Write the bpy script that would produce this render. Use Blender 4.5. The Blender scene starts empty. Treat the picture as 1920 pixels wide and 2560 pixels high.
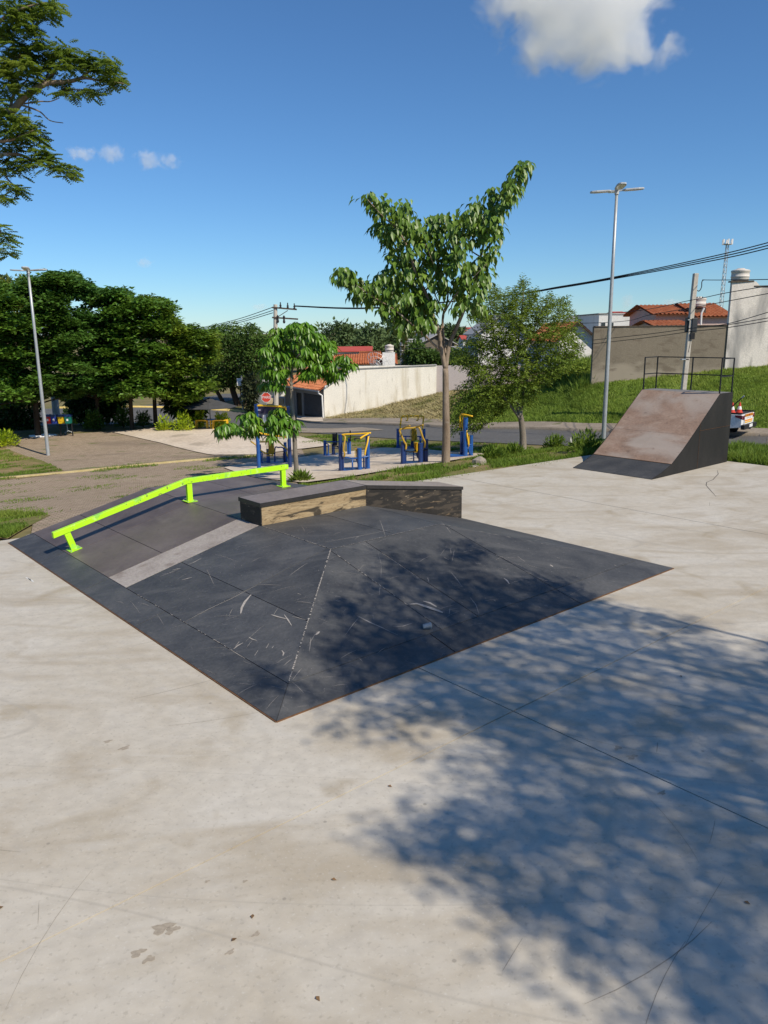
import bpy, math, random
import numpy as np
from mathutils import Vector, Matrix
rng = np.random.default_rng(7); random.seed(7)
sc = bpy.context.scene
col = sc.collection
R = math.radians

# ------------------------------------------------------------------ camera, sky, sun, exposure
F, PITCH, ROLL, CAMZ = 1930.0, R(13.1), R(0.6), 4.0          # focal length in photo pixels (photo is 1920 x 2560)
_fw = np.array([0, math.cos(PITCH), -math.sin(PITCH)])
_r0 = np.array([1.0, 0, 0]); _u0 = np.cross(_r0, _fw)
_rt = math.cos(ROLL) * _r0 - math.sin(ROLL) * _u0
_up = math.cos(ROLL) * _u0 + math.sin(ROLL) * _r0
cam = bpy.data.cameras.new('camera'); camo = bpy.data.objects.new('camera', cam); col.objects.link(camo)
camo.matrix_world = Matrix(((_rt[0], _up[0], -_fw[0], 0), (_rt[1], _up[1], -_fw[1], 0), (_rt[2], _up[2], -_fw[2], CAMZ), (0, 0, 0, 1)))
cam.sensor_fit = 'HORIZONTAL'; cam.sensor_width = 36; cam.lens = 36 * F / 1920
cam.clip_start = 0.1; cam.clip_end = 12000
sc.camera = camo
SUN_AZ, SUN_EL = R(-45), R(43)                                # sun stands to the right and behind the camera
sdir = np.array([math.cos(SUN_AZ) * math.cos(SUN_EL), math.sin(SUN_AZ) * math.cos(SUN_EL), math.sin(SUN_EL)])
world = bpy.data.worlds.new('World'); sc.world = world; world.use_nodes = True
wn, wl = world.node_tree.nodes, world.node_tree.links
bg = wn['Background']; sky = wn.new('ShaderNodeTexSky'); sky.sky_type = 'NISHITA'; sky.sun_disc = False
sky.sun_elevation = SUN_EL; sky.sun_rotation = math.atan2(sdir[0], sdir[1])
sky.altitude = 200; sky.air_density = 1.0; sky.dust_density = 0.0; sky.ozone_density = 10.0
wb = wn.new('ShaderNodeVectorMath'); wb.operation = 'MULTIPLY'; wb.inputs[1].default_value = (.91, 1.05, 1.08)      # cool white balance of the clear sky
wl.new(sky.outputs[0], wb.inputs[0]); wl.new(wb.outputs[0], bg.inputs['Color'])
bg.inputs['Strength'].default_value = 0.107
sun = bpy.data.lights.new('sun', 'SUN'); sun.energy = 5.0; sun.angle = R(0.6); sun.color = (1.0, 0.91, 0.76)
suno = bpy.data.objects.new('sun', sun); col.objects.link(suno)
suno.rotation_euler = Vector(-sdir).to_track_quat('-Z', 'Y').to_euler(); suno.location = (10, -10, 20)
vs = sc.view_settings; vs.view_transform = 'Standard'; vs.look = 'None'; vs.exposure = 0.0; vs.gamma = 1.0; vs.use_curve_mapping = False
sc.cycles.use_denoising = True
sc.cycles.max_bounces = 12; sc.cycles.diffuse_bounces = 3; sc.cycles.glossy_bounces = 2; sc.cycles.transmission_bounces = 4
sc.cycles.volume_bounces = 10; sc.cycles.transparent_max_bounces = 12; sc.cycles.caustics_reflective = False; sc.cycles.caustics_refractive = False
sc.cycles.volume_step_rate = 2.0; sc.cycles.volume_max_steps = 96

# ------------------------------------------------------------------ from a sight line to a place in the world
O = np.array([0, 0, CAMZ])
def ray(px, py): return _fw * F + _rt * (px - 960) - _up * (py - 1280)
def gp(px, py, z):                                            # where the sight line meets the level z
    d = ray(px, py); return O + d * ((z - CAMZ) / d[2])
def dp(px, py, Y):                                            # the point at distance Y along the street axis
    d = ray(px, py); return O + d * (Y / d[1])
def inpoly(x, y, poly):
    poly = np.asarray(poly)[:, :2]; x = np.asarray(x, float); y = np.asarray(y, float)
    ins = np.zeros(x.shape, bool); j = len(poly) - 1
    for i in range(len(poly)):
        xi, yi = poly[i]; xj, yj = poly[j]
        c = ((yi > y) != (yj > y)) & (x < (xj - xi) * (y - yi) / (yj - yi + 1e-12) + xi)
        ins ^= c; j = i
    return ins
FB = np.array([-1.16, 7.44]); VA = np.array([.76, .65]); UB = np.array([-.65, .76])   # funbox corner and its two axes
def AB(a, b, z=0.0): p = FB + VA * a + UB * b; return np.array([p[0], p[1], z])
SLAB = [AB(*p) for p in ((-22, 10.2), (0, 10.0), (6, 9.25), (10.66, 8.87), (17.25, 8.3), (19.53, 8.1), (19.53, -9), (-8, -22), (-22, -12))]
# terrain heights: spots sighted in the photograph at their distance
_ctl = [(121, 1140, 36.0), (345, 1070, 44), (60, 1090, 42), (560, 1072, 44), (309, 1020, 66), (640, 1033, 66), (400, 1060, 48),
        (771, 1059, 58), (861, 1060, 53), (997, 1066, 47.5), (1222, 1074, 42), (1460, 1080, 38), (1900, 1092, 33.5),
        (750, 1079, 47), (960, 1095, 41), (1200, 1106, 35.5), (1460, 1117, 31.5), (1900, 1123, 28.5), (647, 1173, 28.8), (741, 1202, 23.3),
        (1114, 1158, 25.9), (1307, 1128, 30), (1000, 1160, 27.5), (1478, 967, 46), (1810, 928, 47), (1915, 925, 46), (1400, 925, 60),
        (1090, 988, 60), (1276, 960, 60), (812, 1047, 60), (738, 1041, 65), (900, 905, 150), (300, 905, 150), (1300, 870, 130), (1700, 850, 130),
        (1600, 1020, 41), (1850, 1010, 40), (1300, 1030, 46), (1150, 1040, 48), (300, 1130, 36), (500, 1130, 35.5), (100, 1235, 25), (400, 1190, 27.5)]
_P = [dp(*c) for c in _ctl] + [np.array([p[0], p[1], -.1]) for p in SLAB] + [np.array(p, float) for p in
     ((0, 0, -.15), (3, 14, -.15), (-3, 12, -.15), (10, 16, -.15), (12, 10, -.15), (-60, 60, -3), (60, 20, -.2), (70, 70, 4), (-50, 15, -1.5), (-60, 120, -3),
      (0, -60, -.3), (-40, -30, -.3), (40, -30, -.3), (120, 160, 3), (0, 300, 1.5), (-250, 300, 2), (250, 300, 4), (0, 900, 2), (-900, 500, 2), (900, 500, 2), (0, -900, 0))]
_P += [np.array([*(FB + VA * a + UB * (10.1 - .1 * a)), -.08]) for a in np.arange(0, 19, 1.6)] + [np.array([*(FB + VA * 19.6 + UB * b), -.08]) for b in (7, 5, 3, 1)]
_P = np.array(_P)
def _phi(a, b): return np.sqrt(((a[:, None, :] - b[None, :, :]) ** 2).sum(-1) + 4.0)
_n = len(_P); _A = np.zeros((_n + 1, _n + 1)); _A[:_n, :_n] = -_phi(_P[:, :2], _P[:, :2]) + np.eye(_n) * .25; _A[:_n, _n] = 1; _A[_n, :_n] = 1
_W = np.linalg.solve(_A, np.append(_P[:, 2], 0))
def H(x, y):
    x = np.atleast_1d(np.asarray(x, float)); y = np.atleast_1d(np.asarray(y, float)); out = np.zeros(x.shape)
    q = np.stack([x.ravel(), y.ravel()], 1); o = np.zeros(len(q))
    for i in range(0, len(q), 20000): o[i:i + 20000] = -_phi(q[i:i + 20000], _P[:, :2]) @ _W[:_n] + _W[_n]
    o = np.where(inpoly(q[:, 0], q[:, 1], SLAB), np.minimum(o, -.12), o)
    return o.reshape(x.shape)
def hp(px, py, off=0.0):                                      # where the sight line meets the terrain
    d = ray(px, py); d = d / d[1]
    t = np.concatenate([np.arange(4, 90, .25), np.arange(90, 900, 4)])
    p = O + d * t[:, None]; below = p[:, 2] < H(p[:, 0], p[:, 1])
    k = int(np.argmax(below)) if below.any() else len(t) - 1
    lo, hi = t[max(k - 1, 0)], t[k]
    for _ in range(18):
        m = (lo + hi) / 2; q = O + d * m
        if q[2] < H(q[0], q[1])[0]: hi = m
        else: lo = m
    q = O + d * hi; return np.array([q[0], q[1], H(q[0], q[1])[0] + off])

# ------------------------------------------------------------------ materials
def mat(name, cols, scale=4, rough=.8, bump=0.0, bscale=60, spec=.3, metal=0.0, stretch=(1, 1, 1), rand=0.0, transl=0.0, grain=.15, dist=0.0, pos=None, rot=(0, 0, 0), coord='Object'):
    m = bpy.data.materials.new(name); m.use_nodes = True; n, l = m.node_tree.nodes, m.node_tree.links
    p = n['Principled BSDF']; p.inputs['Roughness'].default_value = rough; p.inputs['Specular IOR Level'].default_value = spec; p.inputs['Metallic'].default_value = metal
    tc = n.new('ShaderNodeTexCoord'); mp = n.new('ShaderNodeMapping'); mp.inputs['Scale'].default_value = stretch; mp.inputs['Rotation'].default_value = rot
    if coord == 'World': g = n.new('ShaderNodeNewGeometry'); l.new(g.outputs['Position'], mp.inputs['Vector'])
    else: l.new(tc.outputs[coord], mp.inputs['Vector'])
    nz = n.new('ShaderNodeTexNoise'); nz.inputs['Scale'].default_value = scale; nz.inputs['Detail'].default_value = 6; nz.inputs['Roughness'].default_value = .62; nz.inputs['Distortion'].default_value = dist
    l.new(mp.outputs[0], nz.inputs['Vector'])
    rp = n.new('ShaderNodeValToRGB'); e = rp.color_ramp.elements
    k = len(cols); pos = pos or [.3 + .4 * i / max(k - 1, 1) for i in range(k)]
    while len(e) < k: e.new(.5)
    for i in range(k): e[i].position = pos[i]; e[i].color = (*cols[i], 1)
    l.new(nz.outputs['Fac'], rp.inputs['Fac']); out = rp.outputs['Color']
    if grain:
        g2 = n.new('ShaderNodeTexNoise'); g2.inputs['Scale'].default_value = scale * 14; g2.inputs['Detail'].default_value = 4; l.new(mp.outputs[0], g2.inputs['Vector'])
        mr = n.new('ShaderNodeMapRange'); mr.inputs['From Min'].default_value = .3; mr.inputs['From Max'].default_value = .7; mr.inputs['To Min'].default_value = 1 - grain; mr.inputs['To Max'].default_value = 1 + grain
        l.new(g2.outputs['Fac'], mr.inputs['Value']); out = mul(n, l, out, mr.outputs[0])
    if rand:
        oi = n.new('ShaderNodeObjectInfo'); mr = n.new('ShaderNodeMapRange'); mr.inputs['To Min'].default_value = 1 - rand; mr.inputs['To Max'].default_value = 1 + rand
        l.new(oi.outputs['Random'], mr.inputs['Value']); out = mul(n, l, out, mr.outputs[0])
    l.new(out, p.inputs['Base Color'])
    if bump:
        b = n.new('ShaderNodeBump'); b.inputs['Strength'].default_value = bump; b.inputs['Distance'].default_value = .02
        bn = n.new('ShaderNodeTexNoise'); bn.inputs['Scale'].default_value = bscale; bn.inputs['Detail'].default_value = 5; l.new(mp.outputs[0], bn.inputs['Vector'])
        l.new(bn.outputs['Fac'], b.inputs['Height']); l.new(b.outputs[0], p.inputs['Normal'])
    if transl:
        t = n.new('ShaderNodeBsdfTranslucent'); mx = n.new('ShaderNodeMixShader'); mx.inputs[0].default_value = transl
        hsv = n.new('ShaderNodeHueSaturation'); hsv.inputs['Hue'].default_value = .485; hsv.inputs['Value'].default_value = 1.5; l.new(out, hsv.inputs['Color']); l.new(hsv.outputs[0], t.inputs['Color'])
        l.new(p.outputs[0], mx.inputs[1]); l.new(t.outputs[0], mx.inputs[2]); l.new(mx.outputs[0], n['Material Output'].inputs['Surface'])
    return m
def mul(n, l, a, fac):                                        # colour times a number
    v = n.new('ShaderNodeVectorMath'); v.operation = 'SCALE'; l.new(a, v.inputs[0]); l.new(fac, v.inputs['Scale']); return v.outputs[0]
def mixin(m, c2, scale, lo, hi, amount=1.0, stretch=(1, 1, 1), rot=(0, 0, 0), dist=0.0, mode='noise', coord='Object', detail=5, roughto=None):
    """lays patches of a second colour over a material: noise patches, thin contour lines of noise, or voronoi dots"""
    n, l = m.node_tree.nodes, m.node_tree.links; p = n['Principled BSDF']; src = p.inputs['Base Color'].links[0].from_socket
    mp = n.new('ShaderNodeMapping'); mp.inputs['Scale'].default_value = stretch; mp.inputs['Rotation'].default_value = rot
    if coord == 'World': g = n.new('ShaderNodeNewGeometry'); l.new(g.outputs['Position'], mp.inputs['Vector'])
    else: tc = n.new('ShaderNodeTexCoord'); l.new(tc.outputs['Object'], mp.inputs['Vector'])
    if mode == 'dots':
        t = n.new('ShaderNodeTexVoronoi'); t.inputs['Scale'].default_value = scale; t.inputs['Randomness'].default_value = 1; val = t.outputs['Distance']
    else:
        t = n.new('ShaderNodeTexNoise'); t.inputs['Scale'].default_value = scale; t.inputs['Detail'].default_value = detail; t.inputs['Distortion'].default_value = dist; val = t.outputs['Fac']
    l.new(mp.outputs[0], t.inputs['Vector'])
    if mode == 'lines':
        a = n.new('ShaderNodeMath'); a.operation = 'SUBTRACT'; a.inputs[1].default_value = .5; l.new(val, a.inputs[0])
        b = n.new('ShaderNodeMath'); b.operation = 'ABSOLUTE'; l.new(a.outputs[0], b.inputs[0]); val = b.outputs[0]
    mr = n.new('ShaderNodeMapRange'); mr.interpolation_type = 'SMOOTHSTEP'; mr.inputs['From Min'].default_value = lo; mr.inputs['From Max'].default_value = hi
    mr.inputs['To Min'].default_value = 0; mr.inputs['To Max'].default_value = amount
    if lo > hi: mr.inputs['From Min'].default_value = hi; mr.inputs['From Max'].default_value = lo; mr.inputs['To Min'].default_value = amount; mr.inputs['To Max'].default_value = 0
    l.new(val, mr.inputs['Value'])
    mx = n.new('ShaderNodeMix'); mx.data_type = 'RGBA'; l.new(mr.outputs[0], mx.inputs['Factor']); l.new(src, mx.inputs[6]); mx.inputs[7].default_value = (*c2, 1)
    l.new(mx.outputs[2], p.inputs['Base Color'])
    return m
YAW = math.atan2(VA[1], VA[0])
K = {}
c = K['concrete'] = mat('concrete', [(.44, .385, .30), (.51, .465, .39), (.55, .512, .445)], scale=.45, rough=.6, bump=.08, bscale=90, dist=1.0, grain=.07, rot=(0, 0, -.5), stretch=(1, 1.25, 1), coord='World')
mixin(c, (.385, .325, .24), .42, .48, .70, .65, stretch=(.7, 1.6, 1), rot=(0, 0, -.6), dist=2.2, coord='World')
mixin(c, (.56, .53, .475), .8, .55, .78, .5, stretch=(.7, 1.7, 1), rot=(0, 0, -.9), dist=2.0, coord='World')
mixin(c, (.33, .265, .17), 1.1, .56, .74, .6, dist=.6, coord='World')
mixin(c, (.40, .37, .325), 6.0, .52, .70, .25, dist=.5, coord='World')
mixin(c, (.335, .305, .255), .20, .004, .0, .13, mode='lines', dist=.5, coord='World', detail=1)
mixin(c, (.345, .315, .265), .33, .0035, .0, .3, mode='lines', dist=.2, coord='World', detail=0, rot=(0, 0, 1.2), stretch=(.35, 1.5, 1))
mixin(c, (.36, .33, .28), .28, .004, .0, .4, mode='lines', dist=.1, coord='World', detail=0, rot=(0, 0, -.3), stretch=(.3, 1.3, 1))
mixin(c, (.29, .26, .21), 26, .56, .72, .4, coord='World')
mixin(c, (.62, .60, .55), 38, .58, .74, .35, coord='World')
mixin(c, (.22, .20, .17), 2.6, .055, .03, .55, mode='dots', coord='World')
K['concrete_rough'] = mat('rough concrete', [(.30, .27, .23), (.40, .37, .32)], 2, .9, .3, 30)
K['joint'] = mat('joint filler', [(.07, .065, .06), (.10, .09, .08)], 8, .95)
K['black_ply'] = c = mat('black film faced plywood', [(.046, .048, .052), (.066, .067, .069), (.088, .087, .086)], 1.6, .55, .05, 60, .35, rand=.2, grain=.14, coord='World')
mixin(c, (.115, .113, .11), 2.2, .52, .74, .55, stretch=(.4, 2.5, 1), rot=(0, 0, -YAW), coord='World')
mixin(c, (.035, .036, .04), .9, .56, .72, .6, coord='World', dist=1)
mixin(c, (.20, .19, .18), 2.4, .004, .0, .5, mode='lines', coord='World', stretch=(1, 3, 1), rot=(0, 0, .4), detail=1)
mixin(c, (.26, .25, .24), 7, .045, .02, .7, mode='dots', coord='World')
mixin(c, (.15, .14, .135), 30, .66, .74, .5, coord='World')
K['black_side'] = c = mat('black painted plywood', [(.013, .012, .011), (.022, .020, .018)], 2, .62, .05, 70, .3, rand=.1, stretch=(1, 1, .3))
K['dark_worn'] = c = mat('black paint worn off plywood', [(.018, .016, .014), (.03, .026, .022)], 2, .65, .1, 60, .3)
mixin(c, (.30, .21, .12), 3.0, .62, .70, .45, stretch=(.55, .55, 3.2), dist=1.6, detail=8)
mixin(c, (.075, .06, .045), 5.0, .50, .60, .7, stretch=(.5, .5, 2.0))
mixin(c, (.34, .27, .18), 14, .63, .7, .8, stretch=(.4, .4, 2))
K['tan_ply'] = c = mat('bare worn plywood', [(.24, .17, .095), (.36, .265, .15), (.45, .345, .21)], 1.6, .75, .12, 60, .2, stretch=(.5, .5, 4), dist=2.5)
mixin(c, (.05, .035, .022), 2.2, .02, .0, .55, mode='lines', stretch=(.5, .5, 4), dist=2.0, detail=2)
mixin(c, (.03, .026, .022), 2.2, .53, .63, .9, stretch=(.6, .6, 2.2), dist=1.4, detail=9)
mixin(c, (.40, .33, .22), 12, .62, .7, .6, stretch=(.4, .4, 3))
K['brown_ply'] = c = mat('brown film plywood', [(.085, .066, .060), (.125, .10, .09), (.155, .128, .115)], 1.2, .5, .04, 60, .4, rand=.10, grain=.08, coord='World')
mixin(c, (.20, .17, .15), 1.1, .56, .75, .6, dist=1, coord='World'); mixin(c, (.05, .04, .04), 6, .68, .74, .6, coord='World')
K['pale_ply'] = c = mat('pale worn plank', [(.26, .225, .20), (.34, .30, .27), (.38, .345, .31)], 2, .65, .05, 60, .3, coord='World')
mixin(c, (.19, .15, .125), 2.4, .60, .72, .7, coord='World')
K['rust_ply'] = c = mat('red brown film plywood', [(.23, .15, .105), (.31, .21, .155), (.38, .275, .21)], 1.1, .55, .05, 60, .35, dist=.8, stretch=(1, 1, 2.5), rand=.05)
mixin(c, (.41, .355, .31), .9, .42, .66, .75, dist=.6, detail=8, stretch=(1.2, .55, 1.2)); mixin(c, (.15, .10, .075), 3, .60, .74, .5, stretch=(.6, 1.6, 3))
K['grey_ply'] = mat('grey worn plywood', [(.16, .15, .14), (.24, .225, .21)], 2, .7, .05, 60)
K['cap_ply'] = mat('brown ledge top plywood', [(.17, .14, .125), (.245, .205, .185)], 1.4, .5, .05, 60, .4)
K['cap_pale'] = mat('pale ledge top plywood', [(.26, .22, .19), (.33, .285, .25)], 1.4, .6, .05, 60, .4)
K['angle'] = mat('dark steel angle', [(.02, .018, .017), (.035, .03, .028)], 6, .45, 0, 40, .5)
K['rust'] = mat('rusty steel edge', [(.10, .05, .025), (.20, .10, .045)], 12, .8)
K['black_steel'] = mat('black steel tube', [(.012, .012, .013), (.02, .02, .022)], 8, .5, 0, 40, .4)
K['green'] = c = mat('lime green paint', [(.42, .80, .012), (.48, .88, .02)], 3, .42, .03, 60, .4, grain=.06)
mixin(c, (.22, .55, .10), 5, .56, .66, .7); mixin(c, (.16, .12, .07), 14, .64, .68, .8); mixin(c, (.55, .78, .25), 9, .6, .7, .6)
K['scuff'] = mat('scraped wood fibre', [(.30, .27, .24), (.42, .39, .36)], 20, .8)
K['scuff_orange'] = mat('rusty scrape', [(.12, .07, .05), (.2, .12, .08)], 20, .8)
K['galv'] = mat('galvanised steel', [(.34, .36, .37), (.46, .48, .49)], 3, .45, 0, 40, .5, .35, stretch=(1, 1, .2))
K['lamp_body'] = mat('lamp housing', [(.40, .42, .44), (.5, .52, .54)], 5, .45)
K['lamp_glass'] = mat('lamp glass', [(.75, .76, .76), (.82, .82, .82)], 5, .25, 0, 40, .5)
K['blue'] = mat('blue enamel', [(.014, .075, .27), (.02, .105, .36)], 6, .38, 0, 40, .5)
K['navy'] = mat('dark blue enamel', [(.010, .03, .12), (.014, .042, .16)], 6, .4, 0, 40, .5)
K['yellow'] = mat('yellow enamel', [(.72, .40, .012), (.82, .50, .02)], 6, .4, 0, 40, .5)
K['ochre'] = mat('ochre enamel', [(.40, .24, .03), (.5, .32, .04)], 6, .45, 0, 40, .4)
K['black_plastic'] = mat('black plastic', [(.012, .012, .013), (.024, .024, .026)], 6, .5)
K['grey_plastic'] = mat('dark grey seat', [(.03, .034, .04), (.05, .055, .06)], 6, .5)
K['trunk_pale'] = c = mat('pale brown bark', [(.16, .115, .08), (.25, .19, .14), (.31, .25, .19)], 3, .9, .5, 22, .1, stretch=(1, 1, .35))
mixin(c, (.40, .37, .33), 2.5, .6, .68, .6)
K['trunk_dark'] = mat('dark bark', [(.045, .033, .024), (.09, .068, .05)], 3, .95, .5, 22, .1, stretch=(1, 1, .35))
K['trunk_grey'] = mat('grey bark', [(.16, .135, .11), (.28, .25, .21)], 3, .95, .5, 22, .1, stretch=(1, 1, .35))
def leafm(name, cols, rough=.5, spec=.4, scale=2.2, tr=.3): return mat(name, cols, scale, rough, 0, 40, spec, transl=tr, grain=.25)
K['leaf_mid'] = leafm('mid green leaf', [(.042, .092, .012), (.095, .175, .02), (.19, .29, .035)], .42, .45, 1.6, .18)
K['leaf_young'] = leafm('young yellow green leaf', [(.131, .275, .029), (.232, .377, .043)], .45, .5, 1.6)
K['leaf_glossy'] = leafm('glossy green leaf', [(.05, .14, .012), (.10, .225, .018), (.18, .30, .026)], .38, .45, 1.6, .22)
K['leaf_dark'] = leafm('dark green leaf', [(.045, .105, .013), (.09, .19, .022), (.16, .27, .034)], .45, .35, .8, .25)
K['leaf_fine'] = leafm('fine olive leaf', [(.085, .14, .018), (.14, .21, .025), (.21, .27, .035)], .55, .3, 1.2)
K['leaf_back'] = leafm('dusty green leaf', [(.045, .095, .018), (.08, .145, .028), (.125, .19, .04)], .6, .3, .5)
K['leaf_far'] = leafm('far green leaf', [(.043, .080, .029), (.080, .123, .043), (.123, .160, .058)], .7, .2, .12, .1)
K['leaf_branch'] = leafm('feathery olive leaf', [(.085, .145, .02), (.135, .21, .028), (.22, .28, .045)], .5, .3, 1.0, .45)
K['leaf_hedge'] = leafm('golden hedge leaf', [(.203, .319, .017), (.377, .493, .026), (.580, .623, .043)], .5, .3, 2.5)
K['leaf_hedge_dark'] = leafm('green hedge leaf', [(.043, .109, .014), (.087, .174, .022)], .5, .3, 2.5)
K['grass'] = leafm('grass blade', [(.09, .15, .02), (.14, .22, .028), (.21, .26, .045)], .6, .2, .45)
K['grass_lot'] = leafm('meadow grass blade', [(.13, .20, .028), (.19, .275, .042), (.26, .32, .065)], .6, .2, .16)
K['grass_dry'] = leafm('dry cut grass', [(.30, .25, .12), (.40, .34, .18), (.22, .22, .08)], .8, .1, .5, .1)
K['dead_leaf'] = mat('dead leaf', [(.12, .07, .035), (.25, .15, .07)], 3, .8, rand=.3)
c = K['ground'] = mat('earth and thin grass', [(.115, .125, .035), (.19, .165, .075), (.25, .195, .115)], .35, .95, .4, 6, .1, coord='World', dist=.6)
c = K['verge_soil'] = mat('sandy soil with thin grass', [(.11, .14, .03), (.22, .18, .08), (.33, .225, .13)], .55, .95, .4, 12, .1, coord='World', dist=.8)
c = K['lawn'] = mat('lawn soil', [(.10, .155, .025), (.14, .20, .035), (.185, .23, .055)], .25, .95, .5, 10, .1, coord='World')
c = K['drygrass'] = mat('cut dry grass', [(.24, .20, .085), (.36, .30, .15), (.44, .37, .20)], .6, .95, .5, 10, .1, coord='World')
mixin(c, (.12, .15, .04), .35, .58, .7, .7, coord='World')
c = K['asphalt'] = mat('asphalt', [(.105, .102, .098), (.13, .126, .12)], .5, .85, .2, 60, .25, coord='World')
mixin(c, (.15, .14, .125), .09, .60, .66, .55, coord='World', stretch=(.5, 1.4, 1)); mixin(c, (.05, .05, .05), .3, .64, .7, .5, coord='World')
c = K['footway'] = mat('old concrete footway', [(.24, .20, .155), (.34, .29, .235)], .8, .95, .3, 20, .1, coord='World'); mixin(c, (.12, .13, .05), .9, .6, .68, .8, coord='World')
c = K['pad'] = mat('pale concrete pad', [(.53, .44, .345), (.65, .56, .455)], .5, .9, .2, 20, .15, coord='World'); mixin(c, (.30, .25, .19), .7, .58, .7, .6, coord='World')
c = K['kerb'] = mat('straw coloured kerb', [(.34, .27, .12), (.44, .36, .2)], 2, .9, .2, 20, coord='World')
K['yellow_kerb'] = mat('yellow painted kerb', [(.55, .40, .10), (.62, .48, .2)], 2, .8, coord='World')
K['white_line'] = mat('road paint', [(.5, .5, .48), (.62, .62, .6)], 3, .8, coord='World')
K['stone'] = mat('grey stone', [(.22, .19, .155), (.36, .32, .27)], 4, .95, .5, 12)
# interlocking pavers, too far off to count
m = K['paver'] = bpy.data.materials.new('interlocking pavers'); m.use_nodes = True; n, l = m.node_tree.nodes, m.node_tree.links
g = n.new('ShaderNodeNewGeometry'); mp = n.new('ShaderNodeMapping'); mp.inputs['Rotation'].default_value = (0, 0, -.62); l.new(g.outputs['Position'], mp.inputs['Vector'])
bt = n.new('ShaderNodeTexBrick'); bt.inputs['Scale'].default_value = 1; bt.inputs['Brick Width'].default_value = .21; bt.inputs['Row Height'].default_value = .11; bt.inputs['Mortar Size'].default_value = .012
bt.inputs['Color1'].default_value = (.33, .25, .185, 1); bt.inputs['Color2'].default_value = (.42, .33, .25, 1); bt.inputs['Mortar'].default_value = (.16, .135, .08, 1); l.new(mp.outputs[0], bt.inputs['Vector'])
l.new(bt.outputs['Color'], n['Principled BSDF'].inputs['Base Color']); n['Principled BSDF'].inputs['Roughness'].default_value = .92; n['Principled BSDF'].inputs['Specular IOR Level'].default_value = .15
bp = n.new('ShaderNodeBump'); bp.inputs['Strength'].default_value = .5; bp.inputs['Distance'].default_value = .01; bp.invert = True; l.new(bt.outputs['Fac'], bp.inputs['Height']); l.new(bp.outputs[0], n['Principled BSDF'].inputs['Normal'])
mixin(m, (.21, .165, .125), .35, .50, .72, .65, coord='World', stretch=(.5, 2, 1), rot=(0, 0, .2)); mixin(m, (.48, .39, .295), .25, .55, .75, .5, coord='World')
mixin(m, (.10, .135, .03), 1.1, .60, .70, .75, coord='World', stretch=(.7, 2.2, 1))
def plaster(name, base, dirt, amt=.6, sc_=.5):
    b = [tuple(x * .9 for x in base), base]
    m = mat(name, b, 1.2, .9, .12, 30, .15, coord='World')
    mixin(m, dirt, sc_, .50, .70, amt, stretch=(1.6, 1.6, .35), coord='World', dist=.4)
    mixin(m, tuple(x * .6 for x in dirt), sc_ * 3.2, .60, .74, amt * .7, stretch=(1.5, 1.5, .3), coord='World')
    return m
K['wall_cream'] = plaster('stained cream plaster', (.93, .88, .77), (.56, .48, .33), .6, .9)
K['wall_pink'] = plaster('dull pinkish plaster', (.47, .42, .41), (.42, .36, .34), .5)
K['wall_grey'] = plaster('weathered grey render', (.20, .17, .13), (.085, .073, .057), .95, .3)
def lowband(m, c2, z0, z1, wob, amount):                      # a ragged band near the ground where the render has gone
    n, l = m.node_tree.nodes, m.node_tree.links; p_ = n['Principled BSDF']; src = p_.inputs['Base Color'].links[0].from_socket
    g = n.new('ShaderNodeNewGeometry'); sx = n.new('ShaderNodeSeparateXYZ'); l.new(g.outputs['Position'], sx.inputs[0]); t = n.new('ShaderNodeTexNoise'); t.inputs['Scale'].default_value = 1.1; t.inputs['Detail'].default_value = 8
    mp = n.new('ShaderNodeMapping'); mp.inputs['Scale'].default_value = (.5, .5, 1.6); l.new(g.outputs['Position'], mp.inputs[0]); l.new(mp.outputs[0], t.inputs['Vector'])
    a = n.new('ShaderNodeMath'); a.operation = 'MULTIPLY_ADD'; a.inputs[1].default_value = wob; l.new(t.outputs['Fac'], a.inputs[0]); l.new(sx.outputs['Z'], a.inputs[2])
    mr = n.new('ShaderNodeMapRange'); mr.interpolation_type = 'SMOOTHSTEP'; mr.inputs['From Min'].default_value = z0 + wob / 2; mr.inputs['From Max'].default_value = z1 + wob / 2; mr.inputs['To Min'].default_value = amount; mr.inputs['To Max'].default_value = 0; l.new(a.outputs[0], mr.inputs['Value'])
    mx = n.new('ShaderNodeMix'); mx.data_type = 'RGBA'; l.new(mr.outputs[0], mx.inputs['Factor']); l.new(src, mx.inputs[6]); mx.inputs[7].default_value = (*c2, 1); l.new(mx.outputs[2], p_.inputs['Base Color'])
lowband(K['wall_grey'], (.30, .26, .205), 1.5, 2.1, 1.8, .8); mixin(K['wall_grey'], (.13, .105, .08), 2.2, .55, .68, .7, coord='World', stretch=(.5, .5, 1.5))
K['wall_white'] = plaster('streaked white render', (.74, .68, .61), (.27, .26, .25), .9, .4)
mixin(K['wall_white'], (.50, .27, .13), .6, .60, .72, .5, coord='World', stretch=(2, 2, .12))
K['white'] = mat('white paint', [(.72, .71, .69), (.80, .79, .77)], 1, .7, .05, 30, .2)
K['offwhite'] = plaster('off white paint', (.70, .69, .66), (.5, .48, .44), .4)
K['rose'] = mat('pink house paint', [(.50, .37, .33), (.56, .43, .385)], 1, .85)
K['beige'] = mat('beige paint', [(.48, .38, .24), (.55, .45, .3)], 1, .85)
K['stone_clad'] = mat('grey brick cladding', [(.20, .19, .175), (.30, .285, .265)], 5, .9, .3, 30, stretch=(1, 1, 3))
c = K['tile'] = mat('orange clay tile', [(.36, .115, .05), (.46, .165, .075), (.53, .23, .115)], 2.4, .85, .2, 30, .2)
mixin(c, (.20, .07, .04), 1.5, .62, .72, .6)
K['tile_red'] = mat('red roof sheet', [(.42, .07, .05), (.48, .09, .065)], 2, .8)
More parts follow.
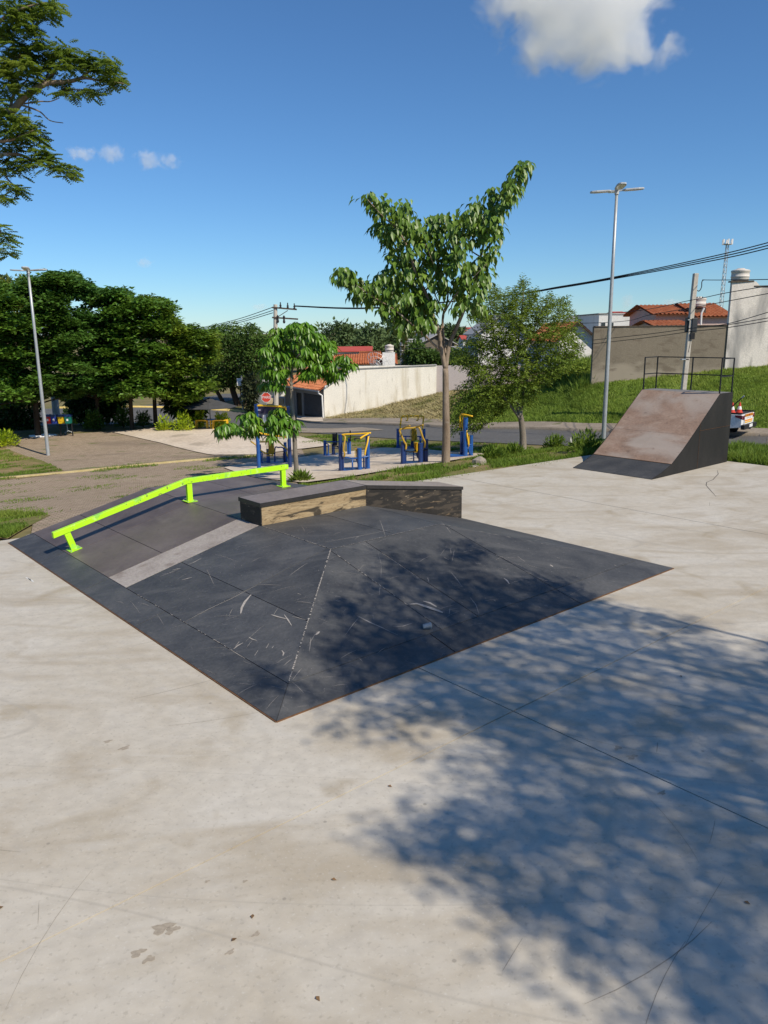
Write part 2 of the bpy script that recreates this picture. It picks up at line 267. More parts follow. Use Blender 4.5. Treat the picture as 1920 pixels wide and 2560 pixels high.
K['roof_grey'] = mat('grey fibre cement roof', [(.36, .35, .33), (.48, .47, .45)], 2, .9)
K['fascia'] = mat('dark timber fascia', [(.06, .045, .035), (.10, .08, .06)], 4, .8)
K['gate'] = mat('black steel gate', [(.014, .013, .013), (.025, .024, .024)], 4, .5)
K['gate_slat'] = mat('dark grey steel slat', [(.15, .145, .14), (.2, .19, .18)], 4, .5)
K['glass'] = mat('dark window glass', [(.02, .025, .03), (.035, .04, .045)], 3, .08, 0, 40, .6)
K['conc_post'] = mat('concrete pole', [(.44, .40, .34), (.56, .52, .45)], 2, .9, .15, 30, stretch=(1, 1, .3))
K['wire'] = mat('black cable', [(.02, .02, .022), (.03, .03, .032)], 4, .6)
K['tank'] = mat('pale water tank', [(.55, .50, .45), (.66, .61, .55)], 2, .6)
K['red_bin'] = mat('red bin', [(.42, .02, .02), (.5, .03, .03)], 4, .4); K['blue_bin'] = mat('blue bin', [(.02, .04, .26), (.03, .06, .32)], 4, .4)
K['yellow_bin'] = mat('yellow bin', [(.6, .38, .015), (.7, .46, .02)], 4, .4); K['green_bin'] = mat('green bin', [(.01, .13, .10), (.015, .18, .14)], 4, .4)
K['car_white'] = mat('white car paint', [(.74, .74, .74), (.80, .80, .80)], 1, .25, 0, 40, .5)
K['tyre'] = mat('tyre rubber', [(.012, .012, .012), (.022, .022, .022)], 6, .85); K['rim'] = mat('wheel rim', [(.35, .35, .36), (.45, .45, .46)], 4, .4, 0, 40, .5, .6)
K['taillight'] = mat('tail light', [(.13, .012, .03), (.2, .02, .05)], 4, .2, 0, 40, .6)
K['orange'] = mat('orange tape', [(.78, .26, .012), (.85, .32, .02)], 3, .5); K['red'] = mat('red paint', [(.55, .05, .03), (.62, .07, .045)], 3, .5)
K['panel_dark'] = mat('board dark print', [(.028, .022, .05), (.05, .042, .08)], 3, .4); K['panel_grey'] = mat('board grey print', [(.10, .10, .12), (.3, .3, .32)], 5, .4)
K['panel_green'] = mat('board green print', [(.01, .13, .06), (.02, .18, .09)], 3, .4); K['clear'] = mat('pale plastic cup', [(.24, .26, .28), (.36, .39, .41)], 8, .3, 0, 40, .5)

# ------------------------------------------------------------------ mesh building
def mesh_np(name, V, polys, sizes=None):
    """V (n,3); polys (m,k) array of equal faces"""
    me = bpy.data.meshes.new(name); V = np.ascontiguousarray(V, np.float32); P = np.ascontiguousarray(polys, np.int32)
    me.vertices.add(len(V)); me.vertices.foreach_set('co', V.ravel()); k = P.shape[1]
    me.loops.add(P.size); me.loops.foreach_set('vertex_index', P.ravel()); me.polygons.add(len(P))
    me.polygons.foreach_set('loop_start', np.arange(0, P.size, k, dtype=np.int32)); me.polygons.foreach_set('loop_total', np.full(len(P), k, np.int32))
    me.update(calc_edges=True); return me
def root_of(o):
    while o.parent: o = o.parent
    return o
def link(name, me, m, parent=None, local=False):
    if m is not None:
        for x in (m if isinstance(m, (list, tuple)) else [m]): me.materials.append(x)
    o = bpy.data.objects.new(name, me); col.objects.link(o)
    if parent is not None:
        o.parent = parent
        if not local:                                          # built in world coordinates: bring into the thing's own frame
            r = root_of(parent); me.transform((Matrix.Translation(r.location) @ r.rotation_euler.to_matrix().to_4x4()).inverted())
    return o
class MB:
    def __init__(s): s.v = []; s.f = []; s.mi = []; s.cur = 0
    def add(s, vs, fs):
        k = len(s.v); s.v += [tuple(map(float, p)) for p in vs]; s.f += [tuple(i + k for i in f) for f in fs]; s.mi += [s.cur] * len(fs); return s
    def box(s, c, d, M=None):
        x, y, z = d[0] / 2, d[1] / 2, d[2] / 2
        vs = [Vector((i * x, j * y, k * z)) for i in (-1, 1) for j in (-1, 1) for k in (-1, 1)]
        if M is not None: vs = [M @ p for p in vs]
        vs = [p + Vector(c) for p in vs]
        return s.add(vs, [(0, 1, 3, 2), (4, 6, 7, 5), (0, 4, 5, 1), (2, 3, 7, 6), (0, 2, 6, 4), (1, 5, 7, 3)])
    def bar(s, p, q, w, h, up=(0, 0, 1)):                      # a square bar from p to q
        p, q, up = Vector(p), Vector(q), Vector(up); d = (q - p).normalized(); x = d.cross(up)
        x = x.normalized() if x.length > 1e-6 else Vector((1, 0, 0)); y = x.cross(d)
        vs = [e + x * (i * w / 2) + y * (j * h / 2) for e in (p, q) for i, j in ((-1, -1), (1, -1), (1, 1), (-1, 1))]
        return s.add(vs, [(3, 2, 1, 0), (4, 5, 6, 7), (0, 1, 5, 4), (1, 2, 6, 5), (2, 3, 7, 6), (3, 0, 4, 7)])
    def tube(s, pts, r, n=8, cap=True):
        pts = [Vector(p) for p in pts]; rs = r if isinstance(r, (list, tuple)) else [r] * len(pts); vs = []; fs = []
        t0 = (pts[1] - pts[0]).normalized(); a = Vector((0, 0, 1)) if abs(t0.z) < .9 else Vector((1, 0, 0)); x = t0.cross(a).normalized()
        for i, p in enumerate(pts):
            t = (pts[min(i + 1, len(pts) - 1)] - pts[max(i - 1, 0)]).normalized(); x = (x - t * x.dot(t)).normalized(); y = t.cross(x)
            vs += [p + (x * math.cos(2 * math.pi * k / n) + y * math.sin(2 * math.pi * k / n)) * rs[i] for k in range(n)]
        for i in range(len(pts) - 1):
            for k in range(n): fs.append((i * n + k, i * n + (k + 1) % n, (i + 1) * n + (k + 1) % n, (i + 1) * n + k))
        if cap: fs += [tuple(range(n))[::-1], tuple(range((len(pts) - 1) * n, len(pts) * n))]
        return s.add(vs, fs)
    def lathe(s, c, prof, n=20):                               # prof: (radius, height)
        vs = []; fs = []
        for r, z in prof: vs += [Vector(c) + Vector((r * math.cos(2 * math.pi * k / n), r * math.sin(2 * math.pi * k / n), z)) for k in range(n)]
        for i in range(len(prof) - 1):
            for k in range(n): fs.append((i * n + k, i * n + (k + 1) % n, (i + 1) * n + (k + 1) % n, (i + 1) * n + k))
        fs += [tuple(range(n))[::-1], tuple(range((len(prof) - 1) * n, len(prof) * n))]; return s.add(vs, fs)
    def prism(s, poly, ext):                                   # a flat polygon pushed along a vector
        n = len(poly); e = Vector(ext); P = [Vector(p) for p in poly]; vs = P + [p + e for p in P]
        nn = Vector((0, 0, 0))
        for i in range(n): nn += P[i].cross(P[(i + 1) % n])
        fs = [tuple(range(n)), tuple(range(n, 2 * n))[::-1]] + [((i + 1) % n, i, i + n, (i + 1) % n + n) for i in range(n)]
        if nn.dot(e) > 0: fs = [f[::-1] for f in fs]
        return s.add(vs, fs)
    def build(s, name, m, parent=None, smooth=False, bevel=0, local=False):
        me = bpy.data.meshes.new(name); me.from_pydata(s.v, [], s.f); me.update()
        if any(s.mi): me.polygons.foreach_set('material_index', s.mi)
        if smooth: me.polygons.foreach_set('use_smooth', [True] * len(me.polygons))
        o = link(name, me, m, parent, local)
        if bevel:
            b = o.modifiers.new('edge', 'BEVEL'); b.width = bevel; b.segments = 2; b.limit_method = 'ANGLE'; b.angle_limit = R(40)
        return o
def tag(o, label=None, cat=None, group=None, kind=None):
    if label: o['label'] = label
    if cat: o['category'] = cat
    if group: o['group'] = group
    if kind: o['kind'] = kind
    return o
def thing(name, loc, label, cat, group=None, rz=0.0):
    o = bpy.data.objects.new(name, None); o.empty_display_size = .2; col.objects.link(o); o.location = tuple(map(float, loc)); o.rotation_euler = (0, 0, rz); return tag(o, label, cat, group)
def sheet(name, A_, B_, m, off, nu=60, nv=10, kind='structure'):
    """a ruled sheet draped on the terrain between two polylines"""
    def rs(P, n):
        P = np.array([p[:2] for p in P]); t = np.linspace(0, len(P) - 1, n); return np.stack([np.interp(t, np.arange(len(P)), P[:, i]) for i in (0, 1)], 1)
    a, b = rs(A_, nu), rs(B_, nu); s = np.linspace(0, 1, nv)[None, :, None]; g = a[:, None] * (1 - s) + b[:, None] * s
    z = H(g[..., 0], g[..., 1]) + off; V = np.concatenate([g, z[..., None]], -1).reshape(-1, 3); i = np.arange(nu * nv).reshape(nu, nv)
    f = np.stack([i[:-1, :-1], i[1:, :-1], i[1:, 1:], i[:-1, 1:]], -1).reshape(-1, 4)
    v0, v1, v2 = V[f[0, 0]], V[f[0, 1]], V[f[0, 3]]
    if np.cross(v1 - v0, v2 - v0)[2] < 0: f = f[:, ::-1]
    me = mesh_np(name, V, f); me.polygons.foreach_set('use_smooth', [True] * len(f)); o = link(name, me, m); o['kind'] = kind; return o
def clip(poly, nrm, d):                                        # keep the side where p.n <= d
    out = []
    for i in range(len(poly)):
        p, q = np.array(poly[i], float), np.array(poly[(i + 1) % len(poly)], float); dp_, dq = p @ nrm - d, q @ nrm - d
        if dp_ <= 0: out.append(p)
        if dp_ * dq < 0: out.append(p + (q - p) * (dp_ / (dp_ - dq)))
    return out
# ---- leaves and grass as small faces
def unit(a): return a / (np.linalg.norm(a, axis=-1, keepdims=True) + 1e-9)
LEAF = np.array([(0, 0, 0), (-.5, .42, .10), (.5, .42, .10), (0, .5, 0), (0, 1, -.10)]); LEAF_F = np.array([(0, 2, 3), (0, 3, 1), (3, 2, 4), (1, 3, 4)])
def leaf_arrays(pos, along, nrm, L, W):
    along = unit(along); side = unit(np.cross(along, nrm)); nn = np.cross(side, along); t = LEAF[None]
    V = pos[:, None] + side[:, None] * (t[..., 0:1] * W[:, None, None]) + along[:, None] * (t[..., 1:2] * L[:, None, None]) + nn[:, None] * (t[..., 2:3] * L[:, None, None])
    f = LEAF_F[None] + (np.arange(len(pos)) * 5)[:, None, None]
    return V.reshape(-1, 3), f.reshape(-1, 3)
def leaves(name, pos, along, nrm, L, W, m, parent=None, kind=None):
    V, f = leaf_arrays(pos, along, nrm, L, W); o = link(name, mesh_np(name, V, f), m, parent)
    if kind: o['kind'] = kind
    return o
def leaf_meta(m):
    me = mesh_np('leaf', LEAF, LEAF_F); me.materials.append(m); return me
def leaf_objects(me, pos, along, nrm, L, W, parent):
    r = root_of(parent); inv = np.array(r.location)
    along = unit(along); side = unit(np.cross(along, nrm)); nn = np.cross(side, along)
    for i in range(len(pos)):
        o = bpy.data.objects.new('leaf', me); p = pos[i] - inv; s, a, q = side[i] * W[i], along[i] * L[i], nn[i] * L[i]
        o.parent = parent; o.matrix_basis = Matrix(((s[0], a[0], q[0], p[0]), (s[1], a[1], q[1], p[1]), (s[2], a[2], q[2], p[2]), (0, 0, 0, 1))); col.objects.link(o)
def rnd_dirs(n): return unit(rng.normal(size=(n, 3)))
def blades(name, poly, n, m, h=(.06, .16), w=.02, off=.02, kind='stuff', dens=None, parent=None, lean=.5):
    P = np.array([p[:2] for p in poly]); lo, hi = P.min(0), P.max(0); q = rng.uniform(lo, hi, (n * 4, 2)); q = q[inpoly(q[:, 0], q[:, 1], P)]
    if dens is not None: q = q[rng.random(len(q)) < dens(q)]
    q = q[:n]; k = len(q); z = H(q[:, 0], q[:, 1]) + off - .02; b = np.stack([q[:, 0], q[:, 1], z], 1)
    a = rng.uniform(0, 6.283, k); hh = rng.uniform(*h, k) * (.6 + .8 * patch(q)); dx = np.stack([np.cos(a), np.sin(a), np.zeros(k)], 1) * (w * rng.uniform(.6, 1.4, k))[:, None]
    tip = b + np.stack([rng.normal(0, lean, k) * hh, rng.normal(0, lean, k) * hh, hh], 1)
    V = np.stack([b - dx, b + dx, tip], 1).reshape(-1, 3); f = np.arange(3 * k).reshape(-1, 3)
    o = link(name, mesh_np(name, V, f), m, parent)
    if kind: o['kind'] = kind
    return o
def patch(q):                                                  # a smooth clumpy field, 0..1
    x, y = q[:, 0], q[:, 1]
    return np.clip(.5 + .28 * np.sin(1.7 * x + 1.3 * np.sin(.9 * y)) + .28 * np.sin(2.3 * y + 1.9 * np.sin(.7 * x) + 1.0) + .2 * np.sin(5.1 * x - 3.7 * y), 0, 1)
def in_px(poly, n):                                            # random photo points inside a photo polygon
    P = np.array(poly, float); lo, hi = P.min(0), P.max(0); out = np.zeros((0, 2))
    while len(out) < n: q = rng.uniform(lo, hi, (n * 3, 2)); out = np.concatenate([out, q[inpoly(q[:, 0], q[:, 1], P)]])
    return out[:n]
def dpv(q, Y):
    d = _fw[None] * F + _rt[None] * (q[:, 0:1] - 960) - _up[None] * (q[:, 1:2] - 1280); return O[None] + d * (np.asarray(Y) / d[:, 1])[:, None]

# ================================================================== the ground
xs = np.concatenate([[-6000, -3000, -1500, -800, -400, -220, -140], np.linspace(-100, 100, 161), [140, 220, 400, 800, 1500, 3000, 6000]])
ys = np.concatenate([[-3000, -1000, -300, -100], np.linspace(-60, 140, 161), [180, 240, 340, 500, 800, 1400, 2500, 5000]])
gx, gy = np.meshgrid(xs, ys, indexing='ij'); gz = H(gx, gy)
far = np.clip((np.hypot(gx, gy) - 500) / 1500, 0, 1); gz = gz * (1 - far) + 3.0 * far
i = np.arange(len(xs) * len(ys)).reshape(len(xs), len(ys))
me = mesh_np('ground', np.stack([gx, gy, gz], -1).reshape(-1, 3), np.stack([i[:-1, :-1], i[1:, :-1], i[1:, 1:], i[:-1, 1:]], -1).reshape(-1, 4))
me.polygons.foreach_set('use_smooth', [True] * len(me.polygons)); tag(link('ground', me, K['ground']), kind='structure')
PX = lambda L: [hp(*p) for p in L]
NEAR = PX([(-260, 1088), (150, 1064), (330, 1061), (520, 1062), (650, 1070), (744, 1081), (830, 1087), (960, 1096), (1171, 1106), (1460, 1117), (1920, 1125), (2150, 1132)])
FAR_ = PX([(-260, 1030), (150, 1022), (309, 1020), (500, 1024), (640, 1034), (745, 1052), (810, 1060), (960, 1064), (1222, 1074), (1460, 1080), (1900, 1092), (2150, 1100)])
sheet('road', NEAR, FAR_, K['asphalt'], .03, 140, 14)
sheet('side_road', PX([(300, 1020), (480, 1023)]), PX([(560, 985), (640, 985)]), K['asphalt'], .035, 10, 14)
WALK = PX([(745, 1043), (800, 1049), (870, 1050), (997, 1050), (1222, 1061), (1460, 1064), (1900, 1077), (2150, 1085)])
KERB = PX([(745, 1052), (810, 1060), (870, 1061), (997, 1065), (1222, 1073.5), (1460, 1079.5), (1900, 1091.5), (2150, 1099.5)])
def strip_box(name, line, m, w, h, parent=None):              # a raised kerb along a polyline
    L = np.array([p[:2] for p in line]); t = np.linspace(0, len(L) - 1, len(L) * 8); c = np.stack([np.interp(t, np.arange(len(L)), L[:, k]) for k in (0, 1)], 1)
    d = unit(np.gradient(c, axis=0)); nrm = np.stack([-d[:, 1], d[:, 0]], 1); z = H(c[:, 0], c[:, 1])
    V = np.concatenate([np.concatenate([c + nrm * w * s, (z + zz)[:, None]], 1)[:, None] for s, zz in ((-.5, -.1), (-.5, h), (.5, h), (.5, -.1))], 1)
    n_ = len(c); i = np.arange(n_ * 4).reshape(n_, 4); f = np.concatenate([np.stack([i[:-1, k], i[1:, k], i[1:, k + 1], i[:-1, k + 1]], 1) for k in range(3)])
    o = link(name, mesh_np(name, V.reshape(-1, 3), f), m, parent); o['kind'] = 'structure'; return o
sheet('footway', WALK, KERB, K['footway'], .13, 90, 6)
strip_box('kerb', KERB, K['footway'], .16, .15)
strip_box('yellow_kerb', PX([(150, 1021), (309, 1019), (400, 1020), (470, 1022)]), K['yellow_kerb'], .3, .16)
strip_box('yellow_kerb', PX([(480, 1023), (560, 1026), (640, 1033), (700, 1043)]), K['yellow_kerb'], .3, .16)
sheet('road_patch', PX([(745, 1083), (960, 1076)]), PX([(745, 1072), (905, 1070)]), K['footway'], .05, 12, 4)
sheet('brick_plaza', PX([(-160, 1312), (90, 1298)]) + [AB(.5, 10.05), AB(2, 9.86), AB(4, 9.58), AB(6, 9.33), AB(6.9, 9.2)] + PX([(741, 1208), (800, 1197)]),
      PX([(-160, 1100), (60, 1094), (240, 1082), (345, 1074), (470, 1070), (620, 1078), (740, 1090)]), K['paver'], .03, 80, 30)
sheet('lawn', PX([(-160, 1345), (20, 1351)]), PX([(-160, 1285), (128, 1291)]), K['verge_soil'], .04, 12, 8)
sheet('lawn', PX([(-160, 1215), (60, 1198), (170, 1184)]), PX([(-160, 1118), (0, 1117), (105, 1153)]), K['verge_soil'], .04, 20, 12)
sheet('concrete_path', PX([(283, 1083), (400, 1109), (530, 1140), (640, 1139), (760, 1124), (826, 1116)]), PX([(320, 1079), (386, 1072), (560, 1071), (740, 1091), (826, 1112)]), K['pad'], .06, 40, 14)
sheet('concrete_path', PX([(560, 1172), (640, 1198), (760, 1211), (870, 1196), (960, 1181), (1100, 1160), (1213, 1141)]), PX([(620, 1160), (745, 1147), (800, 1139), (890, 1130), (960, 1122), (1060, 1126), (1208, 1137)]), K['pad'], .06, 50, 14)
strip_box('garden_edging', PX([(-160, 1214), (0, 1199), (200, 1181), (420, 1159), (560, 1147), (650, 1141)]), K['kerb'], .22, .10)
VERGE_B = PX([(745, 1216), (800, 1213), (880, 1197), (965, 1183), (1100, 1163), (1215, 1143), (1330, 1127), (1440, 1119)])
def sl(a): return AB(a, 10.0 - .125 * (a - 0) + .03)
VERGE_A = [sl(a) for a in (6.9, 8.2, 9.4, 10.8, 12.4, 14.0, 15.8, 17.4)]
sheet('verge', VERGE_A, VERGE_B, K['verge_soil'], .05, 50, 16)
VERGE2 = [hp(1440, 1119), hp(1500, 1119), hp(1700, 1121), hp(1920, 1126), hp(2100, 1131)], [AB(17.2, 8.4), AB(19.75, 8.3), AB(19.75, 6), AB(19.75, 2), AB(19.75, -3)]
sheet('verge', *VERGE2, K['lawn'], .05, 40, 14)
LOT = PX([(1115, 1066), (1222, 1061), (1460, 1064), (1900, 1077), (2150, 1085)]), PX([(1180, 975), (1290, 962), (1475, 966), (1810, 929), (2150, 915)])
sheet('meadow', *LOT, K['lawn'], .05, 50, 24)
DRY = PX([(812, 1050), (870, 1049), (997, 1049), (1115, 1060)]), PX([(818, 1046), (900, 1027), (1010, 1003), (1175, 968)])
sheet('dry_grass_bank', *DRY, K['drygrass'], .06, 40, 14)
sheet('driveway', PX([(742, 1052), (808, 1058)]), PX([(742, 1044), (806, 1047)]), K['pad'], .15, 8, 5)

# concrete floor of the skatepark in cast panels with open joints
slab2 = [p[:2] for p in SLAB]
b = MB(); b.prism([(*p, -.36) for p in slab2], (0, 0, .255)); base = b.build('concrete_slab', K['concrete_rough']); base['kind'] = 'structure'
for a0, a1 in ((-22, -9), (-9, 2.05), (2.05, 11.5), (11.5, 20)):
    for b0, b1 in ((-25, -10), (-10, -1.5), (-1.5, 11)):
        poly = slab2; g = .008
        for nv, d in ((VA, VA @ FB + a1 - g), (-VA, -(VA @ FB + a0 + g)), (UB, UB @ FB + b1 - g), (-UB, -(UB @ FB + b0 + g))):
            if len(poly): poly = clip(poly, nv, d)
        if len(poly) > 2: q = MB(); q.prism([(*p, -.102) for p in poly], (0, 0, .102)); q.build('slab_panel', K['concrete'], base)
K['stain'] = mat('damp stain on concrete', [(.33, .28, .215), (.375, .325, .26)], 3, .6, coord='World')
def blob(name, px, py, r, m, parent=None, z=.002, sq=.6):
    c_ = gp(px, py, z); n_ = 18; ph = random.random() * 6; pts = []
    for k in range(n_):
        t = 2 * math.pi * k / n_; rr = r * (1 + .28 * math.sin(3 * t + ph) + .2 * math.sin(5 * t + 2 * ph) + random.uniform(-.12, .12)); x, y = rr * math.cos(t), rr * sq * math.sin(t)
        pts.append((c_[0] + x * .8 - y * .6, c_[1] + x * .6 + y * .8, z))
    q = MB(); q.add(pts, [tuple(range(n_))]); return q.build(name, m, parent)
for px, py, r in ((405, 2320, .075), (430, 2325, .05), (345, 2382, .05), (372, 2398, .04), (518, 2203, .02), (612, 2203, .02), (1545, 1870, .05), (1580, 1892, .06), (1655, 1982, .04), (310, 1870, .05), (270, 1853, .04), (640, 2335, .03), (575, 2380, .03)):
    blob('stain', px, py, r, K['stain'], base)
K['scratch'] = mat('dark wheel scratch', [(.27, .245, .205), (.33, .30, .255)], 9, .8)
def ribbon(pts, w, zz=None):
    P = [Vector(p) for p in pts]; vs = []
    for i_, p in enumerate(P):
        t = (P[min(i_ + 1, len(P) - 1)] - P[max(i_ - 1, 0)]).normalized(); s = Vector((-t.y, t.x, 0)).normalized(); k = w * (.35 if i_ in (0, len(P) - 1) else 1)
        vs += [p - s * k / 2, p + s * k / 2]
    return vs, [(2 * j, 2 * j + 2, 2 * j + 3, 2 * j + 1) for j in range(len(P) - 1)]
q = MB()                                                       # thin wheel scratches left by skateboards
for k in range(150):
    a, b_ = random.uniform(-7, 19), random.uniform(-9, 9)
    if -.3 < a < 8.4 and -.3 < b_ < 10: continue
    p = AB(a, b_, .0012); d = random.gauss(.75, .5) + (1.57 if random.random() < .25 else 0); L_ = random.uniform(.15, 1.3); cv = random.uniform(-.35, .35); pts = []
    for j in range(6): pts.append(p.copy()); p = p + np.array([math.cos(d), math.sin(d), 0]) * L_ / 5; d += cv * L_ / 5
    if all(inpoly(np.array([x[0]]), np.array([x[1]]), SLAB)[0] for x in pts): q.add(*ribbon(pts, random.choice((.004, .005, .008))))
o = q.build('wheel_scratches', K['scratch'], base); o['kind'] = 'stuff'
K['scrape'] = mat('white scrape on concrete', [(.6, .6, .58), (.7, .7, .68)], 9, .8)
for px, py in ((72, 1447), (78, 1450)):
    q = MB(); q.add(*ribbon([gp(px - 8, py - 4, .002), gp(px, py, .002), gp(px + 6, py + 5, .002)], .035)); q.build('paint_mark', K['scrape'], base)
for i_, (px, py, w1) in enumerate(((828, 2197, 'in the sunlit middle of the foreground'), (630, 2296, 'below the sunlit middle of the foreground'), (9, 2266, 'at the far left edge of the concrete'), (578, 2353, 'lower left of the middle of the concrete'),
        (790, 2490, 'near the bottom edge of the concrete'), (1860, 2253, 'in the shade near the right edge'), (970, 1963, 'at the edge of the tree shadow'), (1704, 1692, 'in the shade right of the black funbox'))):
    t = thing('dry_leaf', gp(px, py, .004), 'small brown dry leaf lying ' + w1, 'leaf', 'dry leaves on the concrete')
    p0 = gp(px, py, .006); a = random.random() * 6
    leaves('blade', np.array([p0]), np.array([[math.cos(a), math.sin(a), .06]]), np.array([[0, 0, 1.]]), np.array([.045]), np.array([.028]), K['dead_leaf'], t)

# ================================================================== funbox
fb = thing('funbox', AB(0, 0), 'low black plywood pyramid funbox with brown bank on the skatepark floor', 'skate ramp', rz=YAW)
SL = .7 / 2.95; SR = .7 / 2.72; AR = 8.05; BE = 9.7
zf = {'left': lambda a, b: SL * a, 'front': lambda a, b: SL * b, 'top': lambda a, b: .7, 'right': lambda a, b: SR * (AR - a)}
reg = {'left': [(0, 0), (2.95, 2.95), (2.95, BE), (0, BE)], 'front': [(0, 0), (AR, 0), (5.33, 2.95), (2.95, 2.95)],
       'top': [(2.95, 2.95), (5.33, 2.95), (5.33, BE), (2.95, BE)], 'right': [(5.33, 2.95), (AR, 0), (AR, BE - .75), (5.33, BE - .55)]}
q = MB(); q.prism([(0.01, 0.01, .0), (AR - .01, .01, .0), (AR - .01, BE - .76, .0), (5.32, BE - .02, .0), (.01, BE - .02, .0)], (0, 0, .004))
for fn, pl in reg.items():                                    # dark underlay just below the sheets, and the back closing board
    v = [(a, b_, zf[fn](a, b_) + .001) for a, b_ in pl]; q.add(v, [tuple(range(len(v)))])
q.add([(0, BE, 0), (2.95, BE, 0), (2.95, BE, .7), (5.33, BE, .7), (5.33, BE, 0)], [(0, 1, 2), (1, 4, 3, 2)])
q.add([(5.33, BE, 0), (5.33, BE, .7), (5.33, BE - .55, .7), (AR, BE - .75, 0)], [(0, 1, 2, 3)])
q.build('frame', K['rust'], fb, local=True)
def ply(face, a0, a1, b0, b1, m, gap=.004):
    poly = [np.array(p) for p in reg[face]]
    for nv, d in (((1, 0), a1 - gap), ((-1, 0), -a0 - gap), ((0, 1), b1 - gap), ((0, -1), -b0 - gap)):
        if len(poly): poly = clip(poly, np.array(nv, float), d)
    if len(poly) < 3: return
    c_ = np.mean(poly, 0); poly = [p + (c_ - p) * .003 for p in poly]
    w = MB(); w.prism([(p[0], p[1], zf[face](*p) + .002) for p in poly], (0, 0, .011)); return w.build('plywood_sheet', m, fb, local=True)
BK, BR_, PL = K['black_ply'], K['brown_ply'], K['pale_ply']
for b0, b1 in ((0, 3.63), (3.63, 5.7), (5.7, 7.8), (7.8, BE)): ply('left', 0, .47, b0, b1, BK)
for a0, a1 in ((.47, 1.43), (1.43, 2.95)):
    for b0, b1, mm in ((0, 3.04, BK), (3.04, 5.05, BK), (5.75, 7.62, BR_), (7.62, BE, BR_)): ply('left', a0, a1, b0, b1, mm)
ply('left', .47, 2.95, 5.05, 5.75, PL)
for a0, a1 in ((0, 2.7), (2.7, 5.39), (5.39, AR)): ply('front', a0, a1, 0, .47, BK)
for a0, a1 in ((0, 2.92), (2.92, 3.64), (3.64, 5.39), (5.39, AR)): ply('front', a0, a1, .47, 2.95, BK)
for b0, b1, mm in ((2.95, 5.05, BK), (5.05, 5.68, BK), (5.68, 7.7, BR_), (7.7, BE, BR_)):
    for a0, a1 in ((2.95, 4.3), (4.3, 5.33)): ply('top', a0, a1, b0, b1, mm)
for a0, a1 in ((5.33, 7.58), (7.58, AR)):
    for b0, b1 in ((0, 3.6), (3.6, 4.98), (5.68, 7.6), (7.6, BE)): ply('right', a0, a1, b0, b1, BK)
q = MB(); q.bar((-.006, 0, .006), (-.006, BE, .006), .014, .012); q.build('edge_trim', K['rust'], fb, local=True)
q = MB(); q.bar((0, -.006, .006), (AR, -.006, .006), .014, .012); q.build('edge_trim', K['rust'], fb, local=True)
def fb_point(px, py, lift=.0155):
    d = ray(px, py); o = O
    for fn in ('top', 'front', 'left', 'right'):
        f = lambda P: P[2] - zf[fn]((P[:2] - FB) @ VA, (P[:2] - FB) @ UB)
        f0, f1 = f(o), f(o + d); t_ = -f0 / (f1 - f0); P = o + d * t_; a, b_ = (P[:2] - FB) @ VA, (P[:2] - FB) @ UB
        if inpoly(np.array([a]), np.array([b_]), reg[fn])[0]: return (a, b_, P[2] + lift)
    return None
r7 = lambda x, y: (x / 1659 * 960, 1140 + y / 1659 * 960)
r8 = lambda x, y: (560 + x / 1659 * 1160, 1150 + y / 1659 * 1160)
marks = [(r7, p, w) for p, w in (([(1085, 603), (1060, 632), (1045, 660), (1040, 685)], .035), ([(1172, 690), (1200, 698), (1235, 708)], .04), ([(1228, 690), (1244, 712), (1260, 737)], .02), ([(1010, 838), (1030, 822), (1050, 812)], .022),
    ([(1018, 828), (1034, 806)], .015), ([(1075, 787), (1090, 796), (1110, 802)], .02), ([(1262, 697), (1290, 704), (1320, 712)], .012), ([(1280, 632), (1310, 635), (1345, 640)], .010), ([(1545, 697), (1600, 725), (1659, 748)], .014), ([(1110, 560), (1160, 560), (1215, 563)], .010),
    ([(800, 720), (900, 666), (1000, 620), (1110, 562)], .009), ([(690, 525), (740, 506), (780, 490)], .012), ([(745, 497), (765, 492), (780, 490)], .035), ([(815, 472), (840, 462), (870, 445)], .018), ([(785, 540), (810, 533), (830, 528)], .03), ([(1100, 867), (1115, 845)], .012), ([(1150, 835), (1162, 815)], .014),
    ([(1218, 845), (1226, 856), (1222, 868)], .02), ([(1365, 778), (1372, 770), (1380, 763)], .04), ([(1450, 628), (1462, 632), (1472, 630)], .02), ([(1285, 597), (1300, 603)], .02), ([(1175, 835), (1182, 826)], .016), ([(1376, 705), (1412, 720)], .008), ([(130, 340), (112, 347)], .06),
    ([(1060, 880), (1030, 862), (990, 838)], .010), ([(1085, 905), (1050, 890)], .008))]
marks += [(r8, p, w) for p, w in (([(663, 519), (690, 516), (715, 524), (750, 536), (782, 549)], .085), ([(712, 508), (735, 514), (760, 528)], .05), ([(605, 600), (640, 598), (672, 587)], .018), ([(1000, 425), (1012, 434), (1020, 447)], .03), ([(1120, 423), (1150, 434), (1182, 440)], .014),
    ([(1166, 378), (1176, 384)], .07), ([(565, 335), (620, 372), (690, 420)], .009), ([(880, 310), (980, 345), (1090, 395)], .008), ([(360, 297), (480, 276), (615, 248)], .010), ([(728, 424), (732, 438)], .02), ([(900, 374), (918, 375)], .03), ([(785, 350), (803, 360)], .014), ([(810, 320), (812, 336)], .016),
    ([(1050, 348), (1075, 366)], .014), ([(1085, 378), (1120, 388)], .012), ([(1190, 352), (1200, 354)], .03), ([(1395, 378), (1402, 381)], .03), ([(476, 560), (540, 592), (622, 630)], .011), ([(838, 350), (860, 362)], .012), ([(880, 495), (900, 520), (912, 556)], .008), ([(965, 505), (972, 508)], .03))]
